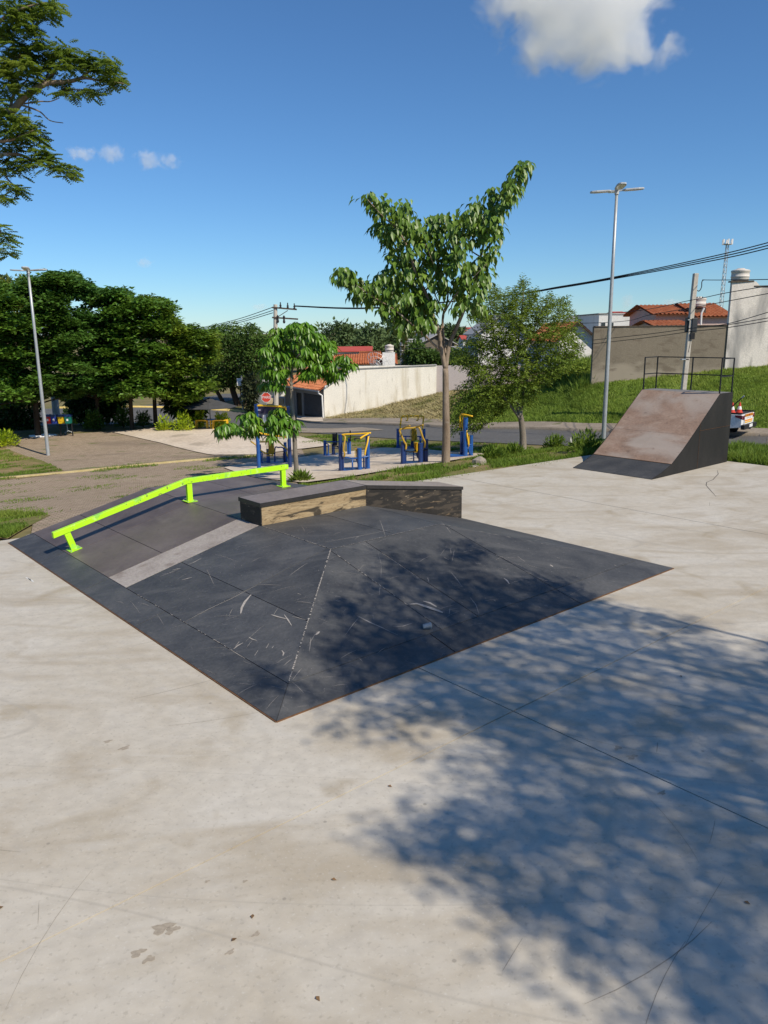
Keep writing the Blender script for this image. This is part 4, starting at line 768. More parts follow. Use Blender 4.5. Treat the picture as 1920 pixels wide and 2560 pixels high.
for poly, lab, Y_, n__ in (([(-200, 900), (235, 880), (250, 1000), (232, 1120), (60, 1135), (-200, 1150)], 'dark dense thicket at the left edge under the row of trees', 47, 700), ([(430, 890), (820, 890), (800, 980), (740, 1040), (560, 1075), (470, 1010)], 'dark low bushy tree between the bins and the thin trunks', 48, 600), ([(1060, 960), (1260, 900), (1330, 1000), (1220, 1040), (1140, 1020)], 'low hanging dark foliage beside the dark umbrella', 45, 260)):
    mass_tree('thicket', lab, [r1(*p) for p in poly], Y_, r1(np.mean([p[0] for p in poly]), 1105), K['leaf_deep'], n__, 8, .3, 1.2, 'dark growth under the tree row', tr=.07)
# trees behind the left row, across the junction and far off
mass_tree('flowering_tree', 'light yellow green tree rising behind the lamp post at far left', [r1(*p) for p in ((-60, 230), (30, 170), (100, 145), (170, 135), (215, 160), (200, 260), (190, 420), (-60, 420))], 54, r1(80, 1050), leafm('yellow green tree leaf', [(.09, .12, .015), (.15, .18, .02), (.26, .24, .03)], .5, .3, .4), 420, 8, .28, 2.2)
mass_tree('distant_tree', 'dark treetop peeping over the far left edge of the row', [r1(*p) for p in ((-120, 160), (0, 145), (45, 155), (60, 185), (-120, 200))], 90, r1(0, 1000), K['leaf_far'], 120, 7, .6, 2)
r5b = lambda x, y: (400 + x / 3.318, 740 + y / 3.318)
mass_tree('spreading_tree', 'broad spreading tree with leaning trunks across the road behind the utility pole', [r5b(*p) for p in ((330, 620), (350, 480), (400, 360), (430, 280), (480, 250), (540, 270), (560, 235), (640, 240), (680, 270), (740, 235), (800, 270), (840, 290), (880, 310), (900, 420), (890, 600), (830, 640), (800, 700), (700, 720), (640, 760), (560, 740), (500, 780), (420, 740), (360, 700))], 70, r5b(660, 925), K['leaf_back'], 1500, 9, .34, 3.5, tr=.35, lean=-1.0, clump=.5, flat=.5)
tt = bpy.data.objects['spreading_tree']
bs = np.array(tt.location); limb_to('trunk', [bs + (-1.2, 0, -.2), bs + (-2.0, 0, 1.4), bs + (-3.2, .2, 3.0)], .22, .1, K['trunk_dark'], tt); limb_to('trunk', [bs + (.5, 0, -.2), bs + (.3, 0, 1.8), bs + (.8, .2, 3.4)], .25, .1, K['trunk_dark'], tt)
mass_tree('willowy_tree', 'grey green shrubby tree just right of the slim camera mast', [r5b(*p) for p in ((690, 700), (740, 650), (800, 680), (830, 720), (800, 850), (790, 940), (720, 945), (700, 860))], 66, r5b(745, 945), leafm('grey green twig leaf', [(.045, .06, .025), (.07, .085, .035)], .6, .2, 1), 260, 8, .3, 1.2, tr=.08)
FT = [([(770, 905), (775, 850), (800, 818), (850, 812), (885, 830), (890, 905)], 150, 'rounded tree on the far ridge above the small glossy tree'), ([(835, 900), (840, 835), (860, 815), (880, 818), (905, 845), (900, 900)], 190, 'tall dark dome of a tree on the far ridge'),
      ([(880, 900), (890, 840), (915, 820), (950, 825), (960, 850), (950, 900)], 165, 'wide tree on the far ridge in the middle of the tree line'), ([(930, 895), (935, 850), (955, 818), (985, 815), (1010, 830), (1020, 895)], 180, 'tree on the far ridge left of the tall slim tree'),
      ([(870, 905), (875, 865), (900, 848), (935, 850), (945, 905)], 120, 'low yellow green tree before the far ridge'), ([(985, 905), (995, 850), (1030, 842), (1060, 850), (1065, 905)], 135, 'tree in front of the grey flat roofed block'), ([(1080, 850), (1095, 828), (1130, 824), (1160, 835), (1165, 856)], 210, 'small far tree before the red warehouse'), ([(700, 905), (705, 850), (740, 832), (785, 838), (790, 905)], 110, 'far tree behind the crown of the small glossy tree')]
for poly, Y, lab in FT: mass_tree('distant_tree', lab, poly, Y, (np.mean([p[0] for p in poly]), 902), K['leaf_far'], 260, 8, Y * .0065, Y * .03, 'trees on the far ridge', tr=.2, clump=Y * .007)
c4 = lambda x, y: (960 + x / 3.1904, 760 + y / 3.1904)
for poly, lab in (([(185, 490), (190, 350), (240, 300), (300, 310), (310, 400), (300, 490)], 'bright leafy bush behind the stained wall beside the yucca'), ([(270, 490), (290, 420), (340, 380), (420, 390), (430, 490)], 'dark bush behind the stained wall left of the tall trunk'), ([(400, 490), (420, 430), (520, 380), (640, 390), (700, 420), (720, 490)], 'spreading bush behind the pale pink wall right of the tall trunk')):
    mass_tree('garden_bush', lab, [c4(*p) for p in poly], 64, c4(np.mean([p[0] for p in poly]), 500), K['leaf_back'], 260, 8, .3, 1.2, 'bushes behind the stained wall', tr=.08)
mass_tree('slope_shrub', 'leafy shrub on the green slope left of the grey rendered wall', [r5(*p) for p in ((1380, 1360), (1440, 1280), (1530, 1260), (1580, 1290), (1640, 1300), (1655, 1400), (1560, 1440), (1400, 1430))], 50, r5(1500, 1440), K['grass_lot'], 420, 8, .3, 1.5, tr=.06)
# yucca
yb = dp(*c4(162, 484), 66); yb[2] -= .6
t = thing('yucca', yb, 'tall yucca with shaggy leaf stem behind the stained wall', 'plant'); limb_to('stem', [yb - (0, 0, .8), yb + (0, 0, 2.8)], .12, .09, K['trunk_pale'], t)
n_ = 420; zz = rng.uniform(.4, 5.6, n_) * .55; a = rng.random(n_) * 6.283; up_ = np.clip((zz - 1.8) / 1.2, -.6, 1.2); al = np.stack([np.cos(a), np.sin(a), up_], 1)
leaves('rosette', yb + np.stack([0 * zz, 0 * zz, zz], 1), al, np.tile([0, 0, 1.0], (n_, 1)), rng.uniform(.4, .7, n_), np.full(n_, .07), leafm('yucca leaf', [(.10, .12, .03), (.2, .2, .07)], .6, .3, 1), t, 'stuff')

# ---- branch of the big tree reaching in at the upper left
YB = 14.0
trunkb = np.array([-12.5, 13.5, H(-12.5, 13.5)[0]])
t = thing('rain_tree', trunkb, 'large feathery tree reaching in from the upper left corner with pale boughs', 'tree')
r6 = lambda x, y: (x / 3.3521, y / 3.3521)
def T6(x, y, d=0.0): return dp(*r6(x, y), YB + d)
fork = np.array([-11.6, 14, 6.2])
limb_to('trunk', [trunkb - (0, 0, .3), trunkb + (.1, .1, 3), fork], .42, .26, K['trunk_pale'], t, 12)
for pts, r0, dd in (([(-900, 1500), (-400, 1180), (-50, 960), (100, 925), (180, 840), (290, 750), (350, 715), (430, 690), (560, 685), (650, 665), (700, 640), (760, 590), (860, 540), (930, 510)], .085, 0), ([(330, 720), (420, 650), (480, 560), (520, 480)], .04, .2), ([(620, 672), (720, 655), (860, 680), (960, 690), (1040, 700)], .025, -.2),
    ([(-600, 1400), (-200, 1200), (60, 1180), (200, 1130), (280, 1090)], .05, -.3), ([(-500, 1560), (-100, 1330), (120, 1290), (250, 1330), (380, 1390), (520, 1440), (600, 1460)], .045, .3), ([(-200, 700), (0, 610), (150, 480), (300, 400), (450, 380)], .05, .4), ([(-300, 420), (-50, 220), (80, 120), (220, 60), (380, 20)], .05, -.2),
    ([(-200, 1500), (0, 1440), (80, 1520), (160, 1580)], .025, .1), ([(180, 880), (260, 905), (340, 940), (420, 1010), (530, 1030)], .018, .1), ([(200, 870), (330, 850), (420, 850), (500, 820)], .014, -.1), ([(240, 840), (240, 1000)], .008, 0), ([(500, 690), (540, 730), (600, 750), (740, 750)], .015, 0), ([(90, 920), (110, 800), (200, 700), (260, 620)], .03, .3), ([(-250, 2000), (-50, 1920), (20, 1960), (60, 2020)], .02, .1), ([(-250, 2150), (-40, 2080), (40, 2110)], .015, .1)):
    m_ = len(pts); P = [T6(x, y, dd * i_ / (m_ - 1)) for i_, (x, y) in enumerate(pts)]
    if r0 > .042: P = [fork] + P
    limb_to('bough', P, r0, .006, K['trunk_pale'], t, 7)
BC = [(300, 345, 40), (370, 390, 50), (450, 400, 60), (530, 420, 70), (590, 440, 60), (620, 500, 60), (550, 520, 60), (700, 490, 55), (760, 500, 60), (720, 560, 60), (800, 570, 50), (880, 500, 55), (930, 530, 45), (910, 620, 45), (980, 640, 45), (1020, 680, 40), (950, 690, 40), (880, 660, 35), (540, 740, 50), (560, 780, 45), (620, 770, 40), (750, 750, 45), (800, 780, 45), (400, 480, 60), (330, 460, 60), (250, 440, 70), (180, 430, 70), (100, 460, 70), (40, 480, 70), (60, 560, 80), (150, 540, 80), (240, 530, 70), (320, 560, 60), (200, 600, 60), (100, 620, 60), (30, 590, 60), (430, 580, 45), (380, 530, 45), (540, 560, 45), (640, 570, 40),
      (40, 60, 90), (120, 40, 90), (210, 60, 90), (290, 110, 70), (250, 170, 70), (180, 140, 80), (80, 140, 80), (20, 220, 80), (90, 210, 60), (220, 230, 50), (270, 255, 40), (380, 60, 60), (390, 110, 40), (440, 30, 50), (470, 70, 30), (30, 300, 60), (80, 320, 50), (320, 40, 60), (130, 380, 40),
      (110, 680, 60), (140, 740, 50), (70, 700, 50), (220, 760, 40), (300, 690, 45), (350, 690, 35), (20, 800, 50), (30, 900, 60), (20, 980, 70), (90, 970, 60), (160, 980, 60), (220, 1020, 60), (270, 1070, 60), (310, 1090, 50), (250, 1130, 60), (180, 1100, 60), (320, 1160, 40), (100, 1060, 60), (40, 1080, 60), (60, 1180, 70), (140, 1190, 60), (40, 1260, 60), (120, 1250, 60), (300, 1230, 55), (360, 1270, 50), (410, 1290, 40), (330, 1310, 45), (180, 1350, 45), (130, 1370, 40), (240, 1370, 35), (50, 1350, 45), (140, 1440, 40), (420, 1350, 35), (350, 1370, 35), (500, 1400, 35), (570, 1410, 40), (600, 1460, 45), (560, 1460, 35), (130, 1570, 40), (170, 1600, 40), (70, 1540, 25), (50, 1650, 45), (20, 1630, 30), (20, 1930, 35), (30, 2000, 45), (70, 1990, 35), (40, 2100, 45), (80, 2120, 40), (10, 1890, 25), (30, 1420, 30)]
C_, A_, N_, L_ = [], [], [], []
for x, y, rr in BC:
    c_ = T6(x, y, rng.normal(0, .25)); w = rr / 3.352 * YB / F; k = int(7 + rr * .17)
    for j in range(k):                                          # each frond: a drooping row of leaflet pairs
        b_ = c_ + rng.normal(0, .5, 3) * w * (1.15, 1, .8); a = rng.random() * 6.283; d_ = unit(np.array([math.cos(a), math.sin(a), rng.uniform(-.55, .45)])); n2 = 6; s = np.linspace(.02, .18, n2)
        p_ = b_ + d_ * s[:, None] + np.array([0, 0, -1.0]) * (s ** 2)[:, None] * 1.1; sd = unit(np.cross(d_, [0, 0, 1.0]))
        for sg in (-1, 1): C_.append(p_); A_.append(sd * sg + d_ * .35 + np.array([0, 0, -.25])); N_.append(np.tile([0, 0, 1.0], (n2, 1)) + rng.normal(0, .15, (n2, 3))); L_.append(np.sin(np.linspace(.6, 2.6, n2)) * .085)
        A_[-1] = np.tile(A_[-1], (n2, 1)); A_[-2] = np.tile(A_[-2], (n2, 1))
pos, al, nr, LL = np.concatenate(C_), np.concatenate(A_), np.concatenate(N_), np.concatenate(L_)
leaves('crown', pos, al, nr, LL, np.full(len(pos), .042), K['leaf_branch'], t, 'stuff')

# ---- the tree beside the camera whose shade falls on the concrete
SH = [(520, 1462), (600, 1470), (640, 1500), (700, 1450), (640, 1400), (690, 1340), (660, 1300), (740, 1320), (760, 1240), (840, 1250), (900, 1240), (950, 1215), (1010, 1230), (1060, 1280), (1130, 1270), (1230, 1275), (1320, 1300), (1400, 1330), (1530, 1330), (1480, 1370), (1560, 1390), (1659, 1400), (1659, 2212), (1320, 2180), (1270, 2080), (1170, 2020), (1090, 2085), (1020, 2020), (1090, 1990), (1080, 1900), (1000, 1940), (930, 1930), (930, 1850), (830, 1840), (750, 1850), (770, 1820), (850, 1800), (830, 1760), (750, 1740), (790, 1725), (880, 1720), (870, 1650), (980, 1590), (900, 1560), (850, 1580), (730, 1620), (740, 1580), (690, 1555), (560, 1500)]
D2 = lambda p: (p[0] * 1920 / 1659, p[1] * 1920 / 1659)
shg = np.array([gp(*D2(p), 0)[:2] for p in SH[:22]] + [(8.3, 10.6), (11.5, 9), (12.5, 5), (10, 1.5), (5.5, 1.2), (3.2, 2.6)] + [gp(*D2(p), 0)[:2] for p in SH[23:]])
lo, hi = shg.min(0), shg.max(0); g = rng.uniform(lo, hi, (9000, 2)); g = g[inpoly(g[:, 0], g[:, 1], shg)]
edge = np.array([np.min(np.hypot(*(shg - p).T)) for p in g])
hole = np.sin(g[:, 0] * 4.1 + 1.7 * np.sin(g[:, 1] * 2.2)) * np.sin(g[:, 1] * 3.7 + 1.3 * np.sin(g[:, 0] * 2.9 + 1))
inner = np.clip((g[:, 0] - 1.5) / 6, 0, 1)
sel = np.nonzero((hole < .70 - .04 * inner) & ((edge > .55) | (np.sin(g[:, 0] * 6.3 + 2 * np.sin(g[:, 1] * 3.1)) * np.sin(g[:, 1] * 5.7 + 1.5 * np.sin(g[:, 0] * 4.3)) > -.12)))[0][:3500]; g, edge = g[sel], edge[sel]
ga, gb = (g - FB) @ VA, (g - FB) @ UB; thin = (gb > .9) & (ga > 0) & (rng.random(len(g)) < .45); g, edge = g[~thin], edge[~thin]
hh = 8.2 + 2.6 * rng.random(len(g)) + 1.2 * np.exp(-((g[:, 0] - 5) ** 2 + (g[:, 1] - 7) ** 2) / 12) - 2.2 * np.exp(-edge / .5)
cpos = np.stack([g[:, 0], g[:, 1], 0 * hh], 1) + sdir[None] * (hh / sdir[2])[:, None]
tb = np.array([13.2, 1.2, H(13.2, 1.2)[0]])
t = thing('shade_tree', tb, 'broad tree to the right of the viewpoint that shades the concrete floor', 'tree')
vis = (cpos - O) @ np.stack([_rt, _up, _fw], 1); vis = (vis[:, 2] > 0) & (np.abs(vis[:, 0]) < vis[:, 2] * (960 / F) + .7) & (vis[:, 1] < vis[:, 2] * (1280 / F) + .7); cpos, edge = cpos[~vis], edge[~vis]
ctr = cpos.mean(0); limb_to('trunk', [tb - (0, 0, .3), tb + (-.2, .1, 2.2), tb + (-.6, .3, 4.4)], .32, .2, K['trunk_pale'], t, 10)
far_i = np.argsort(-np.hypot(*(cpos[:, :2] - tb[:2]).T))[:900]
for j in rng.choice(far_i, 26, replace=False):
    p0 = tb + (-.6, .3, 4.4); p1 = cpos[j]; mid = p0 * .45 + p1 * .55 + (0, 0, -.5) + rng.normal(0, .3, 3); limb_to('bough', [p0, mid, p1 - (0, 0, .1)], .07, .01, K['trunk_pale'], t, 5)
k = 20; a = rng.random((len(cpos), k)) * 6.283; o_ = np.stack([np.cos(a), np.sin(a), rng.normal(-.25, .3, a.shape)], -1)
P = (cpos[:, None] + o_ * .05 + rng.normal(0, 1, (len(cpos), k, 3)) * (.10 + .10 * np.clip(edge / .8, 0, 1))[:, None, None]).reshape(-1, 3); o_ = o_.reshape(-1, 3)
leaves('crown', P, o_, np.tile(sdir, (len(P), 1)) + rng.normal(0, .5, P.shape), rng.uniform(.08, .15, len(P)), rng.uniform(.04, .07, len(P)), K['leaf_mid'], t, 'stuff')

# ---- hedge bushes along the plaza edge
HB = [((12, 1122), 1.5, .8, 41.0, 1, 'golden bush at the left edge beyond the brick plaza'), ((605, 1092), 1.15, 1.1, 43.5, 0, 'dark green bush just right of the coloured bins'), ((800, 1086), 1.0, 1.2, 44.5, 0, 'tall dark green bush left of the straight thin trunk'), ((927, 1086), .95, .85, 44.5, 0, 'dark green bush between the two thin trunks'),
      ((1060, 1082), .85, .75, 45, 1, 'small golden bush right of the rightmost thin trunk'), ((1185, 1082), 1.0, 1.0, 45, 1, 'golden bush left of the umbrella table'), ((1295, 1070), .85, 1.0, 46.5, 1, 'golden bush behind the left yellow bench'), ((1432, 1072), 1.05, .85, 46.5, 1, 'golden bush behind the right yellow bench'), ((450, 1020), 1.3, 1.0, 52, 1, 'dull bush beyond the bins under the dark trees')]
for (x, y), w, h, Y, gold, lab in HB:
    w *= .72
    p = dp(*r1(x, y), Y - 2.6 * gold); p[2] = H(p[0], p[1])[0]; t = thing('hedge_bush', p, lab, 'bush', 'clipped bushes along the edge of the plaza')
    q = MB(); [q.tube([p, p + np.array([random.uniform(-.4, .4), random.uniform(-.4, .4), h * .75])], [.02, .008], 5) for _ in range(6)]; q.build('stem', K['trunk_dark'], t)
    n_ = int(900 * w * h); d_ = rnd_dirs(n_); d_[:, 2] = np.abs(d_[:, 2]); rr = rng.random(n_) ** .4; pos = p + d_ * rr[:, None] * (w * .62, w * .55, h) * (1 + .18 * np.sin(d_[:, 0] * 7 + d_[:, 2] * 5))[:, None] + (0, 0, .05)
    leaves('foliage', pos, d_ + (0, 0, .5) + rng.normal(0, .3, (n_, 3)), np.tile([0, 0, 1.0], (n_, 1)) + rng.normal(0, .5, (n_, 3)), rng.uniform(.12, .22, n_), rng.uniform(.05, .085, n_), K['leaf_hedge'] if gold else K['leaf_hedge_dark'], t, 'stuff')
# low weeds on the verge
r3 = lambda x, y: (960 + x / 3.318, 780 + y / 3.318)
for (px, py), w, h, lab in ((r3(905, 1235), .75, .45, 'leafy green weed clump beside the grey stones'), (r3(1075, 1195), .6, .4, 'leafy weed clump left of the feathery tree trunk'), (r3(1420, 1140), .8, .5, 'leafy weed clump right of the feathery tree trunk'), ((1466, 1135), 1.1, .8, 'tall weed clump beside the launch ramp'), (r2(640, 1410), .5, .25, 'small weed tuft at the foot of the small glossy tree')):
    p = hp(px, py); t = thing('weed_clump', p, lab, 'weed', 'weeds on the verge'); n_ = int(320 * w / .7); d_ = rnd_dirs(n_); d_[:, 2] = np.abs(d_[:, 2]); pos = p + d_ * (rng.random(n_) ** .5)[:, None] * (w * .6, w * .5, h)
    q = MB(); [q.tube([p, p + np.array([random.uniform(-.25, .25), random.uniform(-.25, .25), h * .7])], [.01, .004], 4) for _ in range(7)]; q.build('stem', K['grass'], t)
    leaves('foliage', pos, d_ + (0, 0, .6), np.tile([0, 0, 1.0], (n_, 1)) + rng.normal(0, .5, (n_, 3)), rng.uniform(.12, .24, n_), rng.uniform(.04, .07, n_), K['grass'], t, 'stuff')
# ---- grass
def noisy(th): return lambda q: np.clip((patch(q) - th) * 4, .02, 1)
blades('grass', VERGE_A + VERGE_B[::-1], 26000, K['grass'], (.05, .15), .016, .05, dens=lambda q: np.clip((patch(q * .9) - .38) * 5, .04, 1) )
blades('grass', VERGE2[0] + VERGE2[1][::-1], 34000, K['grass'], (.10, .32), .022, .05)
blades('grass', [hp(-120, 1345), hp(20, 1350), hp(128, 1290), hp(-120, 1284)], 12000, K['grass'], (.04, .11), .014, .06, dens=noisy(.3))
blades('grass', PX([(-160, 1215), (60, 1198), (170, 1184), (105, 1153), (0, 1117), (-160, 1118)]), 12000, K['grass'], (.03, .09), .016, .06, dens=noisy(.5))
blades('meadow_grass', LOT[0] + LOT[1][::-1], 130000, K['grass_lot'], (.08, .22), .03, .05, dens=lambda q: np.clip(.35 + patch(q * .35), 0, 1))
blades('dry_grass', DRY[0] + DRY[1][::-1], 22000, K['grass_dry'], (.06, .22), .03, .06, lean=1.4)
blades('tall_grass', PX([(1390, 985), (1420, 940), (1478, 905), (1482, 968), (1440, 985)]), 9000, K['grass_lot'], (.3, .8), .04, 0)
blades('grass', PX([(640, 1105), (830, 1088), (960, 1100), (1200, 1110), (1440, 1122), (1330, 1130), (1215, 1138), (1060, 1122), (960, 1118), (830, 1112)]), 16000, K['grass'], (.04, .12), .02, .02, dens=noisy(.4))
blades('grass', PX([(0, 1196), (650, 1138), (650, 1145), (0, 1206)]), 4000, K['grass'], (.03, .10), .018, .06, dens=noisy(.45))
blades('grass', PX([(0, 1215), (200, 1195), (560, 1160), (640, 1200), (480, 1235), (300, 1258), (130, 1288), (0, 1284)]), 9000, K['grass'], (.02, .06), .016, .03, dens=noisy(.66))

# ================================================================== lamp posts
def lamp_post(base, top, label, heads, dx=0.0):
    t = thing('lamp_post', base, label, 'lamp post', 'galvanised lamp posts'); b = Vector(base)
    h = top - b.z; q = MB(); q.tube([b + Vector((dx * k * h, 0, h * k)) for k in (-.03, 0, .35, .7, 1)], [.085, .085, .075, .062, .05], 12); q.build('pole', K['galv'], t, smooth=True)
    q = MB(); q.box(b + Vector((0, 0, .012)), (.34, .34, .024)); q.build('base_plate', K['galv'], t)
    c = b + Vector((dx * h, 0, h))
    q = MB(); q.tube([c - Vector((0, 0, .12)), c + Vector((0, 0, .08))], .075, 12); q.build('collar', K['lamp_body'], t)
    for ang, tilt in heads:
        d = Vector((math.cos(ang), math.sin(ang), 0)); e = d * math.cos(tilt) + Vector((0, 0, math.sin(tilt))); s = d.cross(Vector((0, 0, 1))); u_ = s.cross(e)
        q = MB(); q.bar(c + d * .05, c + e * .22, .05, .05); q.build('arm', K['galv'], t)
        pl = []
        for x, w in ((.2, .06), (.27, .14), (.70, .16), (.86, .12), (.9, .06)): pl.append((x, w))
        P = [c + e * x + s * w for x, w in pl] + [c + e * x - s * w for x, w in pl[::-1]]
        q = MB(); q.prism([p - u_ * .02 for p in P], u_ * .05); hd = q.build('lamp_head', K['lamp_body'], t, bevel=.008)
        q = MB(); q.prism([p * .86 + (c + e * .49) * .14 - u_ * .026 for p in P], u_ * .004); q.build('lamp_lens', K['lamp_glass'], hd)
b1_ = hp(121, 1140); tz = dp(69, 677, b1_[1])[2]; lamp_post(b1_, tz, 'grey lamp post standing on the brick plaza before the dark trees', [(R(165), .06), (R(55), .12), (R(-15), .03), (R(-75), .1)])
b2_ = gp(1302 * 1.1573, 974 * 1.1573, -.35); b2_[2] = H(b2_[0], b2_[1])[0]; tz = dp(1539, 477, b2_[1])[2]; lamp_post(b2_, tz, 'grey lamp post rising behind the launch ramp', [(R(176), -.04), (R(86), .1), (R(-6), .05), (R(-94), .1)])

# ================================================================== outdoor gym
c1 = lambda x, y: (620 + x / 4.8794, 980 + y / 4.8794); c2 = lambda x, y: (960 + x / 5.925, 1000 + y / 5.925)
class Gym:
    """local metres from crop pixels: x right, y away, z up"""
    def __init__(s, crop, k, ox, oy, label, name='gym_machine', cat='gym machine', group='blue and yellow outdoor gym machines'):
        s.b = hp(*crop(ox, oy)); s.t = thing(name, s.b, label, cat, group); s.o = (ox, oy); s.s = s.b[1] / (F * k) * 1.0
    def P(s, x, y, d=0.0): return Vector(((x - s.o[0]) * s.s, d, (s.o[1] - y) * s.s)) + Vector(s.b)
    def post(s, x, y0, y1, d=0, r=.055, m='blue', name='post'):
        r *= 1.15
        a, b = s.P(x, y0, d), s.P(x, y1, d); a.z = s.b[2] + .0; q = MB(); q.tube([a, b], r, 12); q.tube([b, b + Vector((0, 0, .012))], r * 1.08, 12); p = q.build(name, K[m], s.t)
        q = MB(); q.box(a + Vector((0, 0, .01)), (.2, .2, .02)); 
        for a_ in (0, 1, 2, 3): v = Vector((math.cos(a_ * 1.571), math.sin(a_ * 1.571), 0)); q.prism([a + v * r, a + v * .1, a + v * r + Vector((0, 0, .12))], Vector((v.y, -v.x, 0)) * .01)
        q.build('foot', K[m], p)
    def tube(s, name, pts, r=.022, m='blue'):
        q = MB(); q.tube(smooth_path([s.P(*p) for p in pts], 4), r * 1.3, 8); return q.build(name, K[m], s.t, smooth=True)
    def pad(s, name, c, w, h, m, th=.05, tilt=0.0, yaw=0.0, rim=None):
        Mx = Matrix.Rotation(yaw, 3, 'Z') @ Matrix.Rotation(tilt, 3, 'X'); o = s.P(*c); n_ = 10
        def outl(k): return [o + Mx @ Vector((w / 2 * k * (1 if abs(x) == 1 else x) * (1 - .14 * (z > 0)), 0, h / 2 * k * z)) for x, z in ((-.85, -1), (.85, -1), (1, -.8), (1, .75), (.75, 1), (-.75, 1), (-1, .75), (-1, -.8))]
        q = MB(); q.prism(outl(1), Mx @ Vector((0, th, 0))); p = q.build(name, K[m], s.t, bevel=.01)
        q = MB(); [q.bar(o + Mx @ Vector((x * w, -.006, -h * .38)), o + Mx @ Vector((x * w * .8, -.006, h * .36)), .018, .02) for x in (-.22, 0, .22)]; q.build('ridge', K[m], p)
        if rim: q = MB(); q.prism([v + Mx @ Vector((0, th + .001, 0)) for v in outl(1.12)], Mx @ Vector((0, .03, 0))); q.build('back_shell', K[rim], p)
    def frame(s, x0, x1, y, d0, d1, m='blue'):
        z = s.P(0, y).z
        for a, b in (((x0, d0), (x1, d0)), ((x1, d0), (x1, d1)), ((x1, d1), (x0, d1)), ((x0, d1), (x0, d0))):
            q = MB(); q.bar((s.P(a[0], y).x, s.b[1] + a[1], s.b[2] + .04), (s.P(b[0], y).x, s.b[1] + b[1], s.b[2] + .04), .06, .05); q.build('base_bar', K[m], s.t)
# machine behind the notice board
g = Gym(c1, 4.88, 300, 880, 'gym machine with yellow seat and arms behind the notice board')
g.post(135, 880, 650, .25); g.post(460, 880, 620, .1); g.post(245, 880, 700, .1, .06); g.frame(170, 470, 870, -.1, .35)
g.pad('backrest', (265, 665, 0), .40, .52, 'yellow', tilt=-.12, rim='black_plastic'); g.pad('seat', (275, 745, -.12), .28, .2, 'yellow', .05, tilt=-1.1)
g.tube('lever', [(50, 590, -.1), (110, 635, -.1), (160, 690, -.15), (205, 722, -.2), (250, 735, -.22)], .022, 'yellow'); g.tube('lever', [(130, 606, .1), (240, 606, .1), (305, 597, .05), (355, 570, 0), (430, 635, -.1), (505, 695, -.2)], .022, 'yellow')
g.tube('rail', [(320, 860, .2), (330, 690, .2), (370, 682, .2), (430, 690, .2), (440, 780, .2), (450, 860, .2)], .02); g.tube('rail', [(150, 720, 0), (180, 740, -.05), (175, 840, -.1), (220, 880, -.1), (380, 850, -.1)], .02); g.tube('footrest', [(480, 720, -.1), (490, 780, -.1)], .02, 'yellow'); g.pad('weight_arm', (440, 790, .02), .12, .4, 'navy', .06)
q = MB(); q.box(g.P(340, 868, .05) + Vector((0, 0, .02)), (.5, .4, .03)); q.build('foot_plate', K['navy'], g.t)
# machine with the dark seat
g = Gym(c1, 4.88, 1080, 785, 'gym machine with dark grey seat at the back of the pad')
g.post(940, 800, 592, 0); g.post(1240, 785, 570, .1); g.post(1040, 770, 640, .15, .06, 'navy'); g.frame(960, 1235, 780, -.15, .2)
g.pad('backrest', (1050, 580, .05), .30, .52, 'grey_plastic', tilt=-.1, yaw=.5); g.pad('seat', (1085, 662, -.1), .36, .26, 'grey_plastic', .05, tilt=-1.35, yaw=.3)
g.tube('rail', [(940, 606, 0), (1010, 604, 0), (1110, 603, 0), (1200, 606, .05), (1215, 640, .05), (1218, 770, .05)], .02); g.tube('rail', [(955, 620, -.1), (985, 640, -.1), (982, 760, -.1), (1010, 785, -.15), (1100, 790, -.2)], .02)
g.tube('handle', [(1088, 600, -.1), (1088, 488, -.1)], .02, 'black_plastic'); g.tube('handle', [(1254, 600, 0), (1254, 468, 0)], .02, 'black_plastic'); g.tube('footrest', [(1060, 785, -.3), (1120, 800, -.3)], .035, 'black_plastic')
# tall front machine
g = Gym(c1, 4.88, 1300, 970, 'tall gym machine with yellow overhead bar at the front of the pad')
g.post(1133, 975, 515, 0, .06, 'navy'); g.post(1465, 970, 505, .1, .06); g.post(1365, 960, 680, -.1, .065); g.frame(1170, 1475, 965, -.12, .45)
g.tube('overhead_bar', [(1150, 520, 0), (1180, 508, 0), (1350, 500, -.05), (1510, 488, -.1)], .021, 'yellow'); g.tube('pull_arm', [(1480, 495, -.1), (1420, 520, -.25), (1380, 540, -.4)], .022, 'yellow'); g.tube('handle', [(1380, 542, -.4), (1340, 535, -.42), (1310, 548, -.42), (1325, 562, -.42)], .02, 'black_plastic')
g.tube('lever', [(1165, 520, 0), (1195, 540, -.1), (1180, 620, -.15), (1170, 690, -.15), (1185, 730, -.15), (1175, 780, -.1)], .024, 'ochre'); g.tube('lever', [(1480, 525, 0), (1465, 610, -.1), (1440, 700, -.15), (1432, 755, -.15)], .024, 'yellow')
g.pad('seat', (1322, 745, -.05), .16, .34, 'yellow', .08, tilt=-.15, rim='black_plastic'); g.tube('rail', [(1180, 795, 0), (1280, 800, -.1), (1400, 790, -.1), (1485, 778, 0)], .02); g.tube('rail', [(1277, 800, -.1), (1277, 960, -.1)], .02); g.tube('rail', [(1415, 790, .1), (1415, 930, .1)], .02)
q = MB(); q.prism([g.P(1312, 805, .05), g.P(1350, 805, .05), g.P(1372, 940, .05), g.P(1345, 920, .05), g.P(1330, 860, .05)], (0, .06, 0)); q.build('seat_fin', K['navy'], g.t)
q = MB(); q.box(g.P(1230, 965, .15) + Vector((0, 0, .03)), (.5, .5, .03)); q.build('foot_plate', K['navy'], g.t)
for x in (1162, 1440): q = MB(); q.box(g.P(x, 880, 0), (.05, .12, .5)); q.build('weight_arm', K['navy'], g.t)
